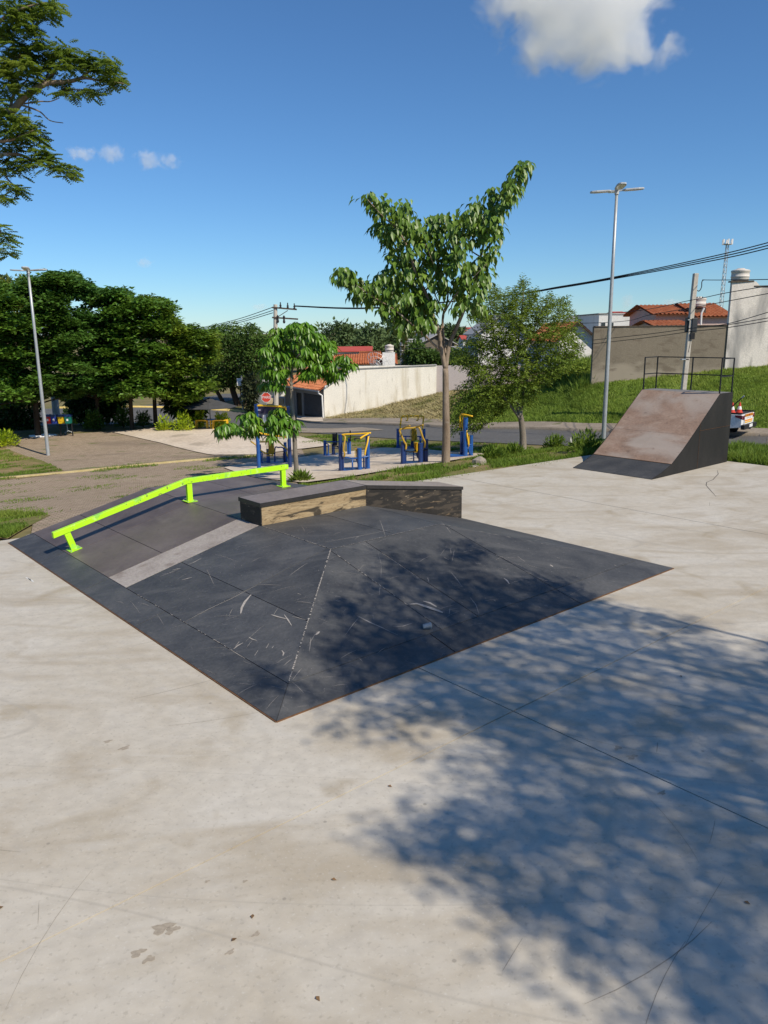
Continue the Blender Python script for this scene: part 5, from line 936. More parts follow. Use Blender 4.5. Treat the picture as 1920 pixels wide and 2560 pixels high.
# rear machine of the right pair
g = Gym(c2, 5.925, 400, 712, 'gym machine with yellow hoop and hooks at the rear right of the pad')
g.post(205, 712, 425, 0); g.post(595, 700, 430, 0); g.frame(220, 590, 710, -.2, .2)
g.tube('hoop', [(240, 500, 0), (240, 410, 0), (252, 300, 0), (262, 250, 0), (290, 235, 0), (420, 234, 0), (560, 238, 0), (584, 255, 0), (580, 330, 0), (572, 440, 0)], .026, 'yellow')
for x in (352, 505): g.tube('hook', [(x, 238, 0), (x, 285, -.02), (x - 8, 300, -.02), (x - 32, 296, -.02)], .02, 'yellow')
g.pad('backrest', (418, 510, -.05), .44, .56, 'yellow', tilt=-.1); g.post(420, 712, 590, .05, .06, 'navy'); g.tube('rail', [(230, 540, 0), (320, 535, 0), (480, 540, 0), (560, 540, 0)], .02); g.tube('rail', [(322, 540, 0), (322, 690, 0)], .02); g.tube('rail', [(540, 545, 0), (540, 660, 0)], .04)
q = MB(); q.box(g.P(370, 712, 0) + Vector((0, 0, .03)), (.7, .4, .03)); q.build('foot_plate', K['blue'], g.t)
# front machine of the right pair
g = Gym(c2, 5.925, 450, 955, 'dark blue gym machine with raised ochre lever left of the tall slim tree')
g.post(283, 965, 610, 0, .075, 'navy'); g.post(622, 945, 585, .1, .075, 'navy'); g.post(540, 945, 632, -.1, .07, 'navy'); g.frame(260, 640, 950, -.15, .4, 'navy')
g.tube('lever', [(320, 720, -.1), (325, 650, -.1), (290, 590, -.12), (250, 490, -.15), (232, 425, -.15), (300, 405, -.15), (420, 398, -.15), (500, 388, -.15), (530, 420, -.15), (575, 550, -.1), (608, 620, -.05), (600, 700, 0)], .026, 'ochre')
g.tube('handle', [(270, 405, -.15), (330, 370, -.3), (378, 350, -.45)], .022, 'ochre'); g.tube('handle', [(470, 390, -.15), (530, 360, -.3), (565, 340, -.45)], .022, 'ochre')
g.pad('seat', (488, 690, -.1), .12, .34, 'yellow', .12, rim='black_plastic', yaw=.9); g.tube('rail', [(300, 745, 0), (380, 760, -.05), (460, 750, -.05), (545, 740, 0), (650, 735, 0)], .018, 'black_plastic'); g.tube('rail', [(440, 755, 0), (440, 900, 0)], .018, 'navy')
q = MB(); q.prism([g.P(462, 765, 0), g.P(545, 640, 0), g.P(552, 920, 0), g.P(520, 890, 0), g.P(485, 840, 0)], (0, .06, 0)); q.build('seat_fin', K['navy'], g.t)
q = MB(); q.box(g.P(430, 940, .1) + Vector((0, 0, .03)), (.75, .5, .03)); q.build('foot_plate', K['navy'], g.t)
for x in (320, 580): q = MB(); q.box(g.P(x, 830, .1), (.06, .14, .4)); q.build('weight_arm', K['navy'], g.t)
# machine right of the tall tree
g = Gym(c2, 5.925, 1190, 855, 'tall gym machine half hidden by the feathery tree')
g.post(1202, 860, 262, 0, .075); g.post(1292, 835, 530, .1, .065); g.post(1160, 830, 480, .25, .06); g.frame(1060, 1300, 850, -.1, .35)
g.tube('hoop', [(1130, 410, .2), (1128, 300, .2), (1135, 225, .2), (1180, 215, .1), (1300, 235, -.1)], .024, 'yellow'); g.tube('hoop', [(1165, 420, .15), (1160, 320, .15), (1175, 230, .15)], .022, 'yellow'); g.tube('lever', [(1218, 440, -.05), (1225, 520, -.1), (1240, 600, -.1), (1245, 655, -.1)], .024, 'yellow')
g.pad('seat', (1253, 610, 0), .10, .5, 'ochre', .06, yaw=.9); q = MB(); q.prism([g.P(1240, 690, 0), g.P(1300, 660, 0), g.P(1298, 820, 0), g.P(1270, 790, 0)], (0, .06, 0)); q.build('seat_fin', K['blue'], g.t)
q = MB(); q.box(g.P(1070, 835, .1) + Vector((0, 0, .03)), (.6, .35, .05)); q.build('foot_plate', K['blue'], g.t); g.tube('rail', [(1140, 800, .1), (1140, 660, .1), (1160, 625, .1), (1180, 630, .1)], .025, 'navy'); g.tube('rail', [(1222, 660, 0), (1310, 660, .05)], .018)
# notice board
g = Gym(c1, 4.88, 325, 945, 'blue framed notice board with yellow tube border half hidden by leaves', 'notice_board', 'notice board', None)
g.post(133, 945, 145, 0, .06); g.post(518, 945, 172, 0, .06, 'navy'); g.tube('border_tube', [(128, 360, -.02), (128, 200, -.02), (140, 160, -.02), (300, 160, -.02), (470, 178, -.02), (492, 200, -.02), (505, 350, -.02), (500, 500, -.02), (490, 540, -.02), (400, 532, -.02), (200, 500, -.02), (150, 480, -.02), (130, 440, -.02), (128, 360, -.02)], .028, 'yellow')
def panel(x0, x1, y0, y1, m, d, name): q = MB(); a, b = g.P(x0, y1), g.P(x1, y0); q.box(((a.x + b.x) / 2, g.b[1] + d, (a.z + b.z) / 2), (b.x - a.x, .012, b.z - a.z)); q.build(name, K[m], g.t)
panel(136, 492, 172, 530, 'panel_grey', .012, 'board'); panel(138, 490, 174, 255, 'panel_dark', .002, 'print_panel'); panel(138, 490, 455, 500, 'panel_green', .002, 'print_panel'); panel(142, 200, 290, 440, 'panel_dark', .002, 'print_panel'); panel(210, 245, 275, 450, 'white', .002, 'print_panel')
for x, w in ((150, 10), (163, 8), (174, 8)): panel(x, x + w, 205, 217, 'lamp_glass', -.006, 'print_mark')

# ================================================================== street things on the left
t = thing('picnic_table', hp(*r1(1365, 1125)), 'yellow picnic table with two benches under a dark umbrella', 'picnic table'); s_ = t.location.y / (F * 2.592)
def Q1(x, y, d=0.0): return Vector(((x - 1365) * s_, d, (1128 - y) * s_)) + Vector(t.location)
for x0, x1 in ((1275, 1345), (1385, 1475)):
    for d in (-.15, .15): q = MB(); q.tube(smooth_path([Q1(x0, 1128, d), Q1(x0, 1075, d), Q1(x0 + 8, 1068, d), Q1(x1 - 8, 1068, d), Q1(x1, 1075, d), Q1(x1, 1128, d)], 3), .03, 8); q.build('bench_frame', K['yellow'], t)
    q = MB(); q.box(Q1((x0 + x1) / 2, 1066, 0), ((x1 - x0) * s_, .36, .04)); q.build('seat', K['yellow'], t)
q = MB(); q.tube([Q1(1275, 1127), Q1(1475, 1127)], .025, 8); q.build('ground_bar', K['yellow'], t)
q = MB(); q.lathe(Q1(1367, 1064), [(.02, 0), (.28, 0), (.28, .03), (.02, .035)], 20); q.build('table_top', K['blue'], t); q = MB(); q.tube([Q1(1367, 1128), Q1(1367, 1064)], .04, 10); q.build('table_leg', K['yellow'], t)
t2 = thing('umbrella', Q1(1367, 1062), 'large dark flat umbrella standing over the yellow picnic table', 'umbrella')
q = MB(); q.tube([Q1(1367, 1064), Q1(1367, 925)], .022, 8); q.build('pole', K['wire'], t2)
K['canvas'] = mat('dark grey canvas', [(.05, .05, .052), (.075, .075, .078)], 2, .9)
q = MB(); c0 = Q1(1367, 924); n_ = 8; rim_ = [c0 + Vector((1.55 * math.cos(a), 1.55 * math.sin(a), -.50)) for a in np.arange(n_) * 2 * math.pi / n_ + .2]; q.add([c0] + rim_ + [c0 - Vector((0, 0, .02))] + [p - Vector((0, 0, .015)) for p in rim_], [(0, i + 1, (i + 1) % n_ + 1) for i in range(n_)] + [(n_ + 1, (i + 1) % n_ + n_ + 2, i + n_ + 2) for i in range(n_)]); cn = q.build('canopy', K['canvas'], t2)
for p in rim_: q = MB(); q.tube([c0 - Vector((0, 0, .03)), p - Vector((0, 0, .03))], .008, 5); q.build('rib', K['wire'], cn)
# recycling bins on their rack
Yb = 41.0
def Qb(x, y, d=0.0): return Vector(dp(*r1(x, y), Yb + d))
gz0 = H(Qb(390, 1140).x, Yb)[0]
for x, m, lab in ((318, 'red_bin', 'red recycling bin beside the lamp post'), (357, 'blue_bin', 'blue recycling bin between the red and the yellow ones'), (402, 'yellow_bin', 'yellow recycling bin between the blue and the green ones'), (446, 'green_bin', 'green recycling bin at the right end of the rack')):
    a, b = Qb(x, 1085), Qb(x, 1040); w = 38 / 2.592 * Yb / F; t = thing('recycling_bin', a, lab, 'recycling bin', 'recycling bins on one rack'); h = b.z - a.z
    q = MB(); pr_ = lambda k, z: [a + Vector((i * w / 2 * k, j * w / 2 * k, z)) for i, j in ((-1, -1), (1, -1), (1, 1), (-1, 1))]
    q.add(pr_(.84, 0) + pr_(1, h), [(3, 2, 1, 0), (0, 1, 5, 4), (1, 2, 6, 5), (2, 3, 7, 6), (3, 0, 4, 7), (4, 5, 6, 7)]); q.build('bin_body', K[m], t, bevel=.01)
    q = MB(); q.prism([a + Vector((i * w * .54, -w * .54, h + z)) for i, z in ((-1, 0), (1, 0), (1, .05), (.6, .11), (-.6, .11), (-1, .05))], (0, w * 1.08, 0)); q.build('lid', K['navy'], t)
    q = MB(); q.box(a + Vector((0, -w * .49, h * .55)), (w * .3, .01, h * .3)); q.build('symbol_plate', K['lamp_glass'] if m != 'yellow_bin' else K['yellow'], t)
t = thing('bin_rack', (Qb(390, 1090).x, Yb, gz0), 'dark steel rack that carries the four recycling bins', 'rack')
for x in (300, 385, 462): a = Qb(x, 1060, .3); q = MB(); q.bar((a.x, a.y, gz0), a, .05, .05); q.build('post', K['black_steel'], t)
q = MB(); q.bar(Qb(295, 1064, .3), Qb(468, 1064, .3), .05, .05); q.build('cross_bar', K['black_steel'], t)
t = thing('metal_stand', hp(*r1(440, 1150)), 'small pale metal stand on the plaza below the green bin', 'stand'); a = Vector(t.location)
q = MB(); q.tube([a + Vector((0, 0, .1)), a + Vector((0, 0, .75))], .025, 8); q.build('stem', K['galv'], t)
for k in range(3): q = MB(); d = Vector((math.cos(k * 2.1 + .4), math.sin(k * 2.1 + .4), 0)); q.tube([a + Vector((0, 0, .16)), a + d * .28 + Vector((0, 0, .02))], .02, 6); q.build('foot', K['galv'], t)
t = thing('concrete_lump', hp(*r1(275, 1168)), 'flat pale lump of poured concrete beside the lamp post', 'concrete lump'); a = Vector(t.location); q = MB(); q.lathe(a, [(.75, .01), (.7, .06), (.35, .10), (.05, .11)], 14); o = q.build('slab', K['lamp_glass'], t, True)
for v in o.data.vertices: v.co.x *= random.uniform(.85, 1.2); v.co.y *= random.uniform(.6, 1.0)
a = hp(*r1(372, 1090)); t = thing('concrete_post', a, 'thick grey concrete post behind the blue bin under the dark trees', 'post'); q = MB(); q.tube([Vector(a), Vector(a) + Vector((0, 0, 4.6))], [.24, .2], 12); q.build('shaft', K['conc_post'], t)
a = hp(*r5b(690, 955)); tz = dp(*r5b(676, 660), a[1])[2]; t = thing('camera_mast', a, 'slim pale mast with a white box across the road', 'mast'); q = MB(); q.tube([Vector(a), (a[0], a[1], tz)], .075, 10); q.build('pole', K['galv'], t); q = MB(); q.box(dp(*r5b(660, 713), a[1] - .1), (.4, .3, .62)); q.build('equipment_box', K['white'], t)
# stop sign
a = dp(*r5b(882, 890), 62); a[2] = H(a[0], a[1])[0]; c0 = Vector(dp(*r5b(881, 841), 62)); t = thing('stop_sign', a, 'red octagonal stop sign lettered PARE in front of the white house', 'road sign'); q = MB(); q.tube([Vector(a), c0 + Vector((0, .03, .2))], .035, 8); q.build('pole', K['galv'], t)
oc = lambda r, y: [c0 + Vector((r * math.cos(R(22.5 + 45 * k)), y, r * math.sin(R(22.5 + 45 * k)))) for k in range(8)]
q = MB(); q.prism(oc(.42, -.02), (0, .02, 0)); q.build('sign_face', K['white'], t); q = MB(); q.prism(oc(.385, -.025), (0, .004, 0)); q.build('red_panel', K['red'], t)
def text(s, c, size, m, parent, rz=0.0, name='lettering', rx=R(90)):
    cu = bpy.data.curves.new(name, 'FONT'); cu.body = s; cu.size = size; cu.align_x = 'CENTER'; cu.align_y = 'CENTER'; cu.extrude = .003; cu.materials.append(m)
    o = bpy.data.objects.new(name, cu); col.objects.link(o); o.parent = parent; r = root_of(parent); inv = (Matrix.Translation(r.location) @ r.rotation_euler.to_matrix().to_4x4()).inverted()
    me_ = bpy.data.meshes.new_from_object(o); me_.name = name; col.objects.unlink(o); bpy.data.objects.remove(o); o = bpy.data.objects.new(name, me_); col.objects.link(o); o.parent = parent
    o.matrix_basis = inv @ Matrix.Translation(Vector(c)) @ Matrix.Rotation(rz, 4, 'Z') @ Matrix.Rotation(rx, 4, 'X'); return o
text('PARE', c0 + Vector((0, -.03, 0)), .30, K['white'], t)

# ================================================================== utility poles and cables
Yp = 63.0; a = dp(*r5b(958, 905), Yp); a[2] = H(a[0], a[1])[0]; tp = Vector(dp(*r5b(957, 70), Yp)); t = thing('utility_pole', a, 'concrete utility pole with two crossarms behind the small glossy tree', 'utility pole')
q = MB(); q.tube([Vector(a), tp], [.22, .15], 10); q.build('pole', K['conc_post'], t)
def Qp(x, y, d=0.0): return Vector(dp(*r5b(x, y), Yp + d))
for p, s in (((930, 95), (1135, 112)), ((930, 178), (1145, 192))): q = MB(); q.bar(Qp(*p, -.15), Qp(*s, -.15), .11, .12); q.build('crossarm', K['fascia'], t)
q = MB(); q.bar(Qp(970, 178, -.15), Qp(1060, 120, -.15), .05, .05); q.build('brace', K['fascia'], t)
for x, y in ((1000, 100), (1060, 105), (1115, 110)): q = MB(); q.lathe(Qp(x, y, -.15), [(.04, 0), (.10, .08), (.05, .14), (.10, .2), (.05, .26), (.04, .45)], 10); q.build('insulator', K['wire'], t)
for x, y in ((978, 196), (1030, 200)): q = MB(); q.lathe(Qp(x, y + 28, -.15), [(.04, 0), (.11, .1), (.07, .3), (.1, .5), (.03, .62)], 10); q.build('fuse_switch', K['wire'], t)
Yr = 37.6; a = dp(1698, 1078, Yr); a[2] = H(a[0], a[1])[0]; tp = Vector(dp(*((1400 + 1083 / 3.19), 580 + 330 / 3.19), Yr)); t = thing('utility_pole', a, 'leaning concrete utility pole behind the launch ramp railing', 'utility pole')
q = MB(); q.bar(Vector(a), tp, .26, .2); q.build('pole', K['conc_post'], t, bevel=.02)
r4 = lambda x, y: (1400 + x / 3.19, 580 + y / 3.19)
def Qr(x, y, d=0.0): return Vector(dp(*r4(x, y), Yr + d))
q = MB(); q.box(Qr(1065, 745, -.05), (.24, .3, .66)); bx_ = q.build('equipment_box', K['grey_plastic'], t, bevel=.02); q = MB(); q.box(Qr(1012, 740, .05), (.12, .2, .66)); q.build('equipment_box', K['black_plastic'], t); q = MB(); q.box(Qr(1052, 830, -.1), (.2, .2, .3)); q.build('splice_case', K['black_plastic'], t)
for y in (700, 1015): q = MB(); q.box(Qr(1040 - (y - 700) * .15, y), (.32, .26, .05)); q.build('strap', K['galv'], t)
q = MB(); q.tube([Qr(1040, 850, -.12), Qr(1035, 900, -.12), Qr(1022, 960, -.12)], .02, 5); q.build('drop_cable', K['wire'], t)
q = MB(); q.tube(smooth_path([Qr(1090, 465, -.1), Qr(1110, 470, -.1), Qr(1128, 440, -.1), Qr(1132, 395, -.1), Qr(1150, 380, -.1)]), .022, 5); q.build('cable_loop', K['wire'], t)
def cable(pts, r, label):
    P = [dp(*p[:2], p[2]) for p in pts]; t = thing('cable', P[0], label, 'cable', 'overhead cables'); q = MB(); q.tube(smooth_path(P, 8), r, 5); q.build('strand', K['wire'], t)
for i_, (dy, z, lab) in enumerate(((0, 0, 'upper black cable rising to the top right over the white wall'), (7, .15, 'middle black cable rising to the top right over the white wall'), (14, .3, 'lower black cable rising to the top right over the white wall'))):
    cable([(735, 764 + i_, 63), (924, 769 + dy * .2, 56), (1235, 742 + dy * .1, 44), (1402, 716 + dy * .25, 39), (1528, 694 + dy * .3, 36.5), (1750, 648 + dy * .7, 33), (1930, 604 + dy, 31), (2300, 500 + dy, 28)], .022, lab)
for i_, (y0, y1, lab) in enumerate(((768, 822, 'highest of the cables falling left behind the dark trees'), (776, 824, 'middle of the cables falling left behind the dark trees'), (782, 826, 'lowest of the cables falling left behind the dark trees'))):
    cable([(682, y0, 63), (590, (y0 + y1) / 2 + 4, 72), (490, y1, 84), (380, y1 + 22, 98)], .03, lab)
cable([(*r5b(520, 560), 69), (*r5b(640, 555), 68), (*r5b(780, 545), 65), (*r5b(960, 522), 63), (930, 880, 58), (1080, 868, 52)], .022, 'pale cable crossing in front of the spreading tree')
for pts, lab in (([(1250, 800, 60), r4(500, 640) + (46,), r4(1040, 545) + (37.4,), r4(1330, 485) + (33,), r4(1680, 428) + (29,)], 'cable crossing the orange roof and the leaning pole'), ([(1240, 812, 60), r4(400, 720) + (47,), r4(720, 660) + (42,), r4(1100, 595) + (37.3,), r4(1680, 487) + (30,)], 'cable below the orange roof running to the right edge'),
        ([r4(260, 862) + (44,), r4(700, 815) + (40,), r4(1035, 770) + (37.4,), r4(1320, 742) + (34,), r4(1680, 682) + (30,)], 'upper cable across the grey rendered wall'), ([r4(260, 892) + (44,), r4(700, 842) + (40,), r4(1035, 795) + (37.4,), r4(1320, 765) + (34,), r4(1680, 706) + (30,)], 'lower cable across the grey rendered wall'),
        ([r4(1020, 770) + (37.4,), r4(1320, 735) + (34,), r4(1680, 634) + (30,)], 'slack cable over the streaked white wall'), ([r4(1135, 382) + (37.5,), r4(1300, 383) + (34,), r4(1680, 378) + (30,)], 'thin cable from the leaning pole top to the right edge')): cable(pts, .016, lab)

# ================================================================== walls and houses
def wall(name, label, a, b, top, th, m, cat='wall', tops=None, parent=None, group=None):
    a, b = np.array(a), np.array(b); n_ = 24; t = thing(name, (*((a + b)[:2] / 2), min(a[2], b[2])), label, cat, group) if parent is None else parent
    d = unit((b - a)[:2]); nr_ = np.array([-d[1], d[0]]) * th; q = MB(); s = np.linspace(0, 1, n_); P = a[None, :2] * (1 - s[:, None]) + b[None, :2] * s[:, None]; zb_ = H(P[:, 0], P[:, 1]) - .3
    zt_ = np.interp(s, *zip(*tops)) if tops else np.full(n_, top)
    vs = [];
    for i_ in range(n_): vs += [(*P[i_], zb_[i_]), (*P[i_], zt_[i_]), (*(P[i_] + nr_), zt_[i_]), (*(P[i_] + nr_), zb_[i_])]
    fs = [(4 * i_ + k, 4 * i_ + 4 + k, 4 * i_ + 4 + (k + 1) % 4, 4 * i_ + (k + 1) % 4) for i_ in range(n_ - 1) for k in range(4)] + [(0, 1, 2, 3), (4 * n_ - 1, 4 * n_ - 2, 4 * n_ - 3, 4 * n_ - 4)]
    q.add(vs, fs); q.build('wall_panel', K[m], t); return t
# house at the corner: long stained wall, garage front, tiled lean-to roof
A0 = dp(*r2(835, 885), 60); B0 = dp(1091, 985, 60.0); zw = dp(1000, 914, 60)[2]
hs_ = wall('corner_house', 'corner house with long stained cream wall, dark garage gate and orange lean-to roof', A0, B0, zw, .22, 'wall_cream', 'house', tops=[(0, dp(*r2(835, 627), 60)[2]), (.27, zw - .12), (.30, zw), (1, zw)])
q = MB(); q.bar(Vector(dp(*r2(1050, 470), 60.1)), Vector((B0[0], B0[1] + .1, zw + .03)), .34, .07); q.build('coping', K['roof_grey'], hs_)
C0 = dp(*r2(515, 860), 67.0); fd = unit((C0 - A0)[:2]); fn = np.array([fd[1], -fd[0]]); fn = fn if fn[1] < 0 else -fn
def W(s, z, o=0.0): p = A0[:2] + fd * s + fn * o; return Vector((p[0], p[1], z))
FL_ = float(np.linalg.norm((C0 - A0)[:2])); ze = dp(*r2(800, 655), 60.5)[2]; zg = A0[2]; zl = H(*C0[:2])[0]; zf0 = lambda s: zg + (zl - zg) * s / FL_ - .02
def face(name, s0, s1, z0, z1, m, o=.02, th=.12): q = MB(); z0_, z1_ = (z0 if callable(z0) else (lambda s: z0)), (z1 if callable(z1) else (lambda s: z1)); q.prism([W(s0, z0_(s0), o), W(s1, z0_(s1), o), W(s1, z1_(s1), o), W(s0, z1_(s0), o)], Vector((-fn[0], -fn[1], 0)) * th); return q.build(name, K[m], hs_)
zr_ = lambda s: ze + .02 * s
gs = FL_ * .05, FL_ * .50; ds = FL_ * .55, FL_ * .69; gt = ze - .35
face('facade', 0, gs[0], lambda s: zf0(s) - .4, zr_, 'stone_clad'); face('facade', gs[1], ds[0], lambda s: zf0(s) - .4, zr_, 'stone_clad'); face('facade', ds[1], FL_, lambda s: zf0(s) - .4, zr_, 'stone_clad')
face('lintel', gs[0], gs[1], gt, zr_, 'stone_clad'); face('lintel', ds[0], ds[1], gt - .05, zr_, 'stone_clad')
gt_ = face('garage_gate', gs[0], gs[1], zf0, gt, 'gate', -.06, .05); dr_ = face('door', ds[0], ds[1], zf0, gt - .05, 'gate', -.06, .05)
q = MB(); nsl = 15; w_ = gs[1] - gs[0]; h_ = gt - zg
for k in range(-8, nsl):                                       # raised diagonal slats of the gate
    s0, s1 = gs[0] + w_ * k / nsl, gs[0] + w_ * (k + 8) / nsl; u0, u1 = 0.0, 1.0
    if s0 < gs[0]: u0 = (gs[0] - s0) / (s1 - s0)
    if s1 > gs[1]: u1 = (gs[1] - s0) / (s1 - s0)
    if u1 - u0 > .03: q.bar(W(s0 + (s1 - s0) * u0, zf0(gs[0]) + .05 + h_ * .96 * u0, -.05), W(s0 + (s1 - s0) * u1, zf0(gs[0]) + .05 + h_ * .96 * u1, -.05), .03, .045, up=(*fn, 0))
sl_ = q.build('gate_slats', K['gate_slat'], gt_); sl_['kind'] = 'stuff'
def tiles(name, p00, p10, p01, p11, m, parent, pitch=.24, amp=.045):
    """clay tile courses between four corners: 00-10 runs along the eave, 01-11 along the ridge"""
    p00, p10, p01, p11 = [Vector(p) for p in (p00, p10, p01, p11)]; n_ = max(int((p10 - p00).length / pitch * 4), 8); mrow = max(int((p01 - p00).length / .38), 3)
    nrm = (p10 - p00).cross(p01 - p00).normalized(); nrm = nrm if nrm.z > 0 else -nrm; vs = []; fs = []
    for j in range(mrow):
        for e in (0, 1):
            v = (j + e * 1.02) / mrow; lift = .035 * (1 - e)
            for i_ in range(n_ + 1): u = i_ / n_; p = (p00 * (1 - u) + p10 * u) * (1 - v) + (p01 * (1 - u) + p11 * u) * v; vs.append(p + nrm * (amp * math.cos(i_ * math.pi / 2) + lift))
    for j in range(mrow):
        for e in range(2 if j < mrow - 1 else 1):
            r0 = (j * 2 + e) * (n_ + 1)
            for i_ in range(n_): fs.append((r0 + i_, r0 + i_ + 1, r0 + n_ + 2 + i_, r0 + n_ + 1 + i_))
    q = MB(); q.add(vs, fs); k = len(q.v); q.add([p00 - nrm * .05, p10 - nrm * .05, p11 - nrm * .05, p01 - nrm * .05], [(0, 3, 2, 1)]); o = q.build(name, K[m], parent); return o
rr_ = dp(*r2(1060, 478), 62.5); up2 = 4.3
tiles('roof', W(-.05, ze + .08, .45), W(FL_ + .3, ze + .1, .45), dp(*r2(1040, 482), 62.4), (np.array(W(FL_, 0, 0)) + (dp(*r2(1040, 482), 62.4) - np.array(W(0, 0, 0))) * (1, 1, 0)) * (1, 1, 0) + (0, 0, dp(*r2(1040, 482), 62.4)[2]), 'tile', hs_)
q = MB(); q.bar(W(-.1, ze + .02, .48), W(FL_ + .3, ze + .03, .48), .1, .1); q.build('gutter', K['roof_grey'], hs_)
q = MB(); q.tube([W(.05, ze, .45), W(.05, ze - .12, .45), W(-.08, ze - .3, .2), W(-.10, zg, .16)], .06, 8); q.build('downpipe', K['white'], hs_)
q = MB(); q.bar(Vector(dp(*r2(838, 622), 59.93)), Vector(dp(*r2(1062, 474), 59.93)), .1, .14); q.build('verge_board', K['white'], hs_)
# pale wall beyond
wall('garden_wall', 'plain dull pink wall between the stained wall and the feathery tree', dp(1091, 986, 60.3), dp(1300, 955, 60.3), dp(1150, 914, 60)[2], .2, 'wall_pink')
# grey rendered wall and white streaked gable on the right
zq = dp(*r4(800, 752), 46)[2]
wall('rendered_wall', 'long weathered grey rendered wall on the green slope', dp(1478, 967, 46), dp(*r4(1310, 1110), 47), zq, .22, 'wall_grey')
t = bpy.data.objects['rendered_wall']; q = MB(); q.bar(Vector((*dp(1478, 967, 46.1)[:2], zq + .02)), Vector((*dp(*r4(1310, 1110), 47.1)[:2], zq + .02)), .28, .06); q.build('coping', K['fascia'], t)
w0, w1 = dp(*r4(1312, 1110), 46.9), dp(2080, 915, 46.5)
wall('gable_wall', 'tall streaked white rendered wall at the right edge', w0, w1, 6.5, .3, 'wall_white', tops=[(0, dp(*r4(1350, 395), 46.9)[2]), (.235, dp(*r4(1535, 395), 46.9)[2]), (.24, dp(*r4(1540, 432), 46.9)[2]), (1, dp(*r4(1659, 430), 46.7)[2])])
gw = bpy.data.objects['gable_wall']; q = MB(); q.bar(Vector(dp(*r4(1353, 397), 47.0)), Vector(dp(*r4(1537, 393), 47.0)), .4, .08); q.build('coping', K['fascia'], gw); q = MB(); q.bar(Vector(dp(*r4(1540, 434), 47.0)), Vector((w1[0], w1[1], dp(*r4(1659, 430), 46.7)[2] + .02)), .4, .07); q.build('coping', K['fascia'], gw)
def tank(c, r, h, label):
    t = thing('water_tank', c, label, 'water tank', 'pale round water tanks on roofs'); q = MB(); q.lathe(c, [(r * .92, 0), (r, h * .15), (r, h * .28), (r * 1.04, h * .3), (r * 1.04, h * .36), (r, h * .38), (r, h * .68), (r * 1.05, h * .70), (r * 1.05, h * .76)], 24); q.build('tank_body', K['tank'], t, True)
    q = MB(); q.lathe(Vector(c), [(r * 1.06, h * .765), (r * 1.0, h * .84), (r * .45, h * .94), (r * .40, h * .99), (.03, h)], 24); q.build('lid', K['tank'], t, True); return t
p = dp(*r4(1433, 398), 47.3); p[2] += .05; tank(p, .5, .72, 'pale water tank standing on the tall streaked white wall')
def window(parent, c, w, h, nrm=(0, -1, 0)):
    c = Vector(c); nv = Vector(nrm); s = Vector((-nv.y, nv.x, 0)); 
    def pl(k0, k1, z): return [c + s * (-w / 2 * k0) + Vector((0, 0, -h / 2 * k1)) + nv * z, c + s * (w / 2 * k0) + Vector((0, 0, -h / 2 * k1)) + nv * z, c + s * (w / 2 * k0) + Vector((0, 0, h / 2 * k1)) + nv * z, c + s * (-w / 2 * k0) + Vector((0, 0, h / 2 * k1)) + nv * z]
    q = MB(); q.prism(pl(1.12, 1.16, .03), -nv * .06); f = q.build('window', K['white'], parent); q = MB(); q.prism(pl(1, 1, .045), -nv * .04); q.build('pane', K['glass'], f)
def house(label, x0, x1, yb, ye, yr, Y, dpth, wm, rm, front=False, win=(), name='house', group='houses beyond the road', over=.35, tilepitch=.24, fascia=None):
    """house whose front runs square to the street axis, sized from its sight lines at distance Y. front: gable end faces the street"""
    a, b = dp(x0, ye, Y), dp(x1, ye, Y); zb_ = min(dp(x0, yb, Y)[2], H(*a[:2])[0]) - .2; ze_ = (a[2] + b[2]) / 2; zr = dp((x0 + x1) / 2, yr, Y + (0 if front else dpth / 2))[2]; xa, xb = a[0], b[0]
    t = thing(name, ((xa + xb) / 2, Y, zb_), label, 'house', group); xm = (xa + xb) / 2
    q = MB()
    if front: q.prism([(xa, Y, zb_), (xb, Y, zb_), (xb, Y, ze_), (xm, Y, zr), (xa, Y, ze_)], (0, dpth, 0))
    else: q.prism([(xa, Y, zb_), (xa, Y + dpth, zb_), (xa, Y + dpth, ze_), (xa, Y + dpth / 2, zr - .05), (xa, Y, ze_)], (xb - xa, 0, 0))
    q.build('walls', K[wm], t); o = over; k = (zr - ze_) / (abs(xb - xa) / 2 if front else dpth / 2)
    def rf(c4_):
        if rm in ('tile',): tiles('roof', *c4_, rm, t, tilepitch)
        else: q = MB(); c = [Vector(p) for p in (c4_[0], c4_[1], c4_[3], c4_[2])]; q.prism(c, (0, 0, .10)); q.build('roof', K[rm], t)
    if front:
        for s, xe in ((-1, xa), (1, xb)): rf([(xe + s * o, Y - o, ze_ - o * k + .06), (xe + s * o, Y + dpth + o, ze_ - o * k + .06), (xm, Y - o, zr + .06), (xm, Y + dpth + o, zr + .06)])
        if fascia:
            for s, xe in ((-1, xa), (1, xb)): q = MB(); q.bar((xe + s * o, Y - o, ze_ - o * k), (xm, Y - o, zr), .06, .22, up=(0, 1, 0)); q.build('barge_board', K[fascia], t)
    else:
        rf([(xa - o, Y - o, ze_ - o * k + .06), (xb + o, Y - o, ze_ - o * k + .06), (xa - o, Y + dpth / 2, zr + .06), (xb + o, Y + dpth / 2, zr + .06)]); rf([(xb + o, Y + dpth + o, ze_ - o * k + .06), (xa - o, Y + dpth + o, ze_ - o * k + .06), (xb + o, Y + dpth / 2, zr + .06), (xa - o, Y + dpth / 2, zr + .06)])
    for wx, wy, ww, wh in win: c = dp(wx, wy, Y); window(t, c, ww * Y / F, wh * Y / F)
    return t
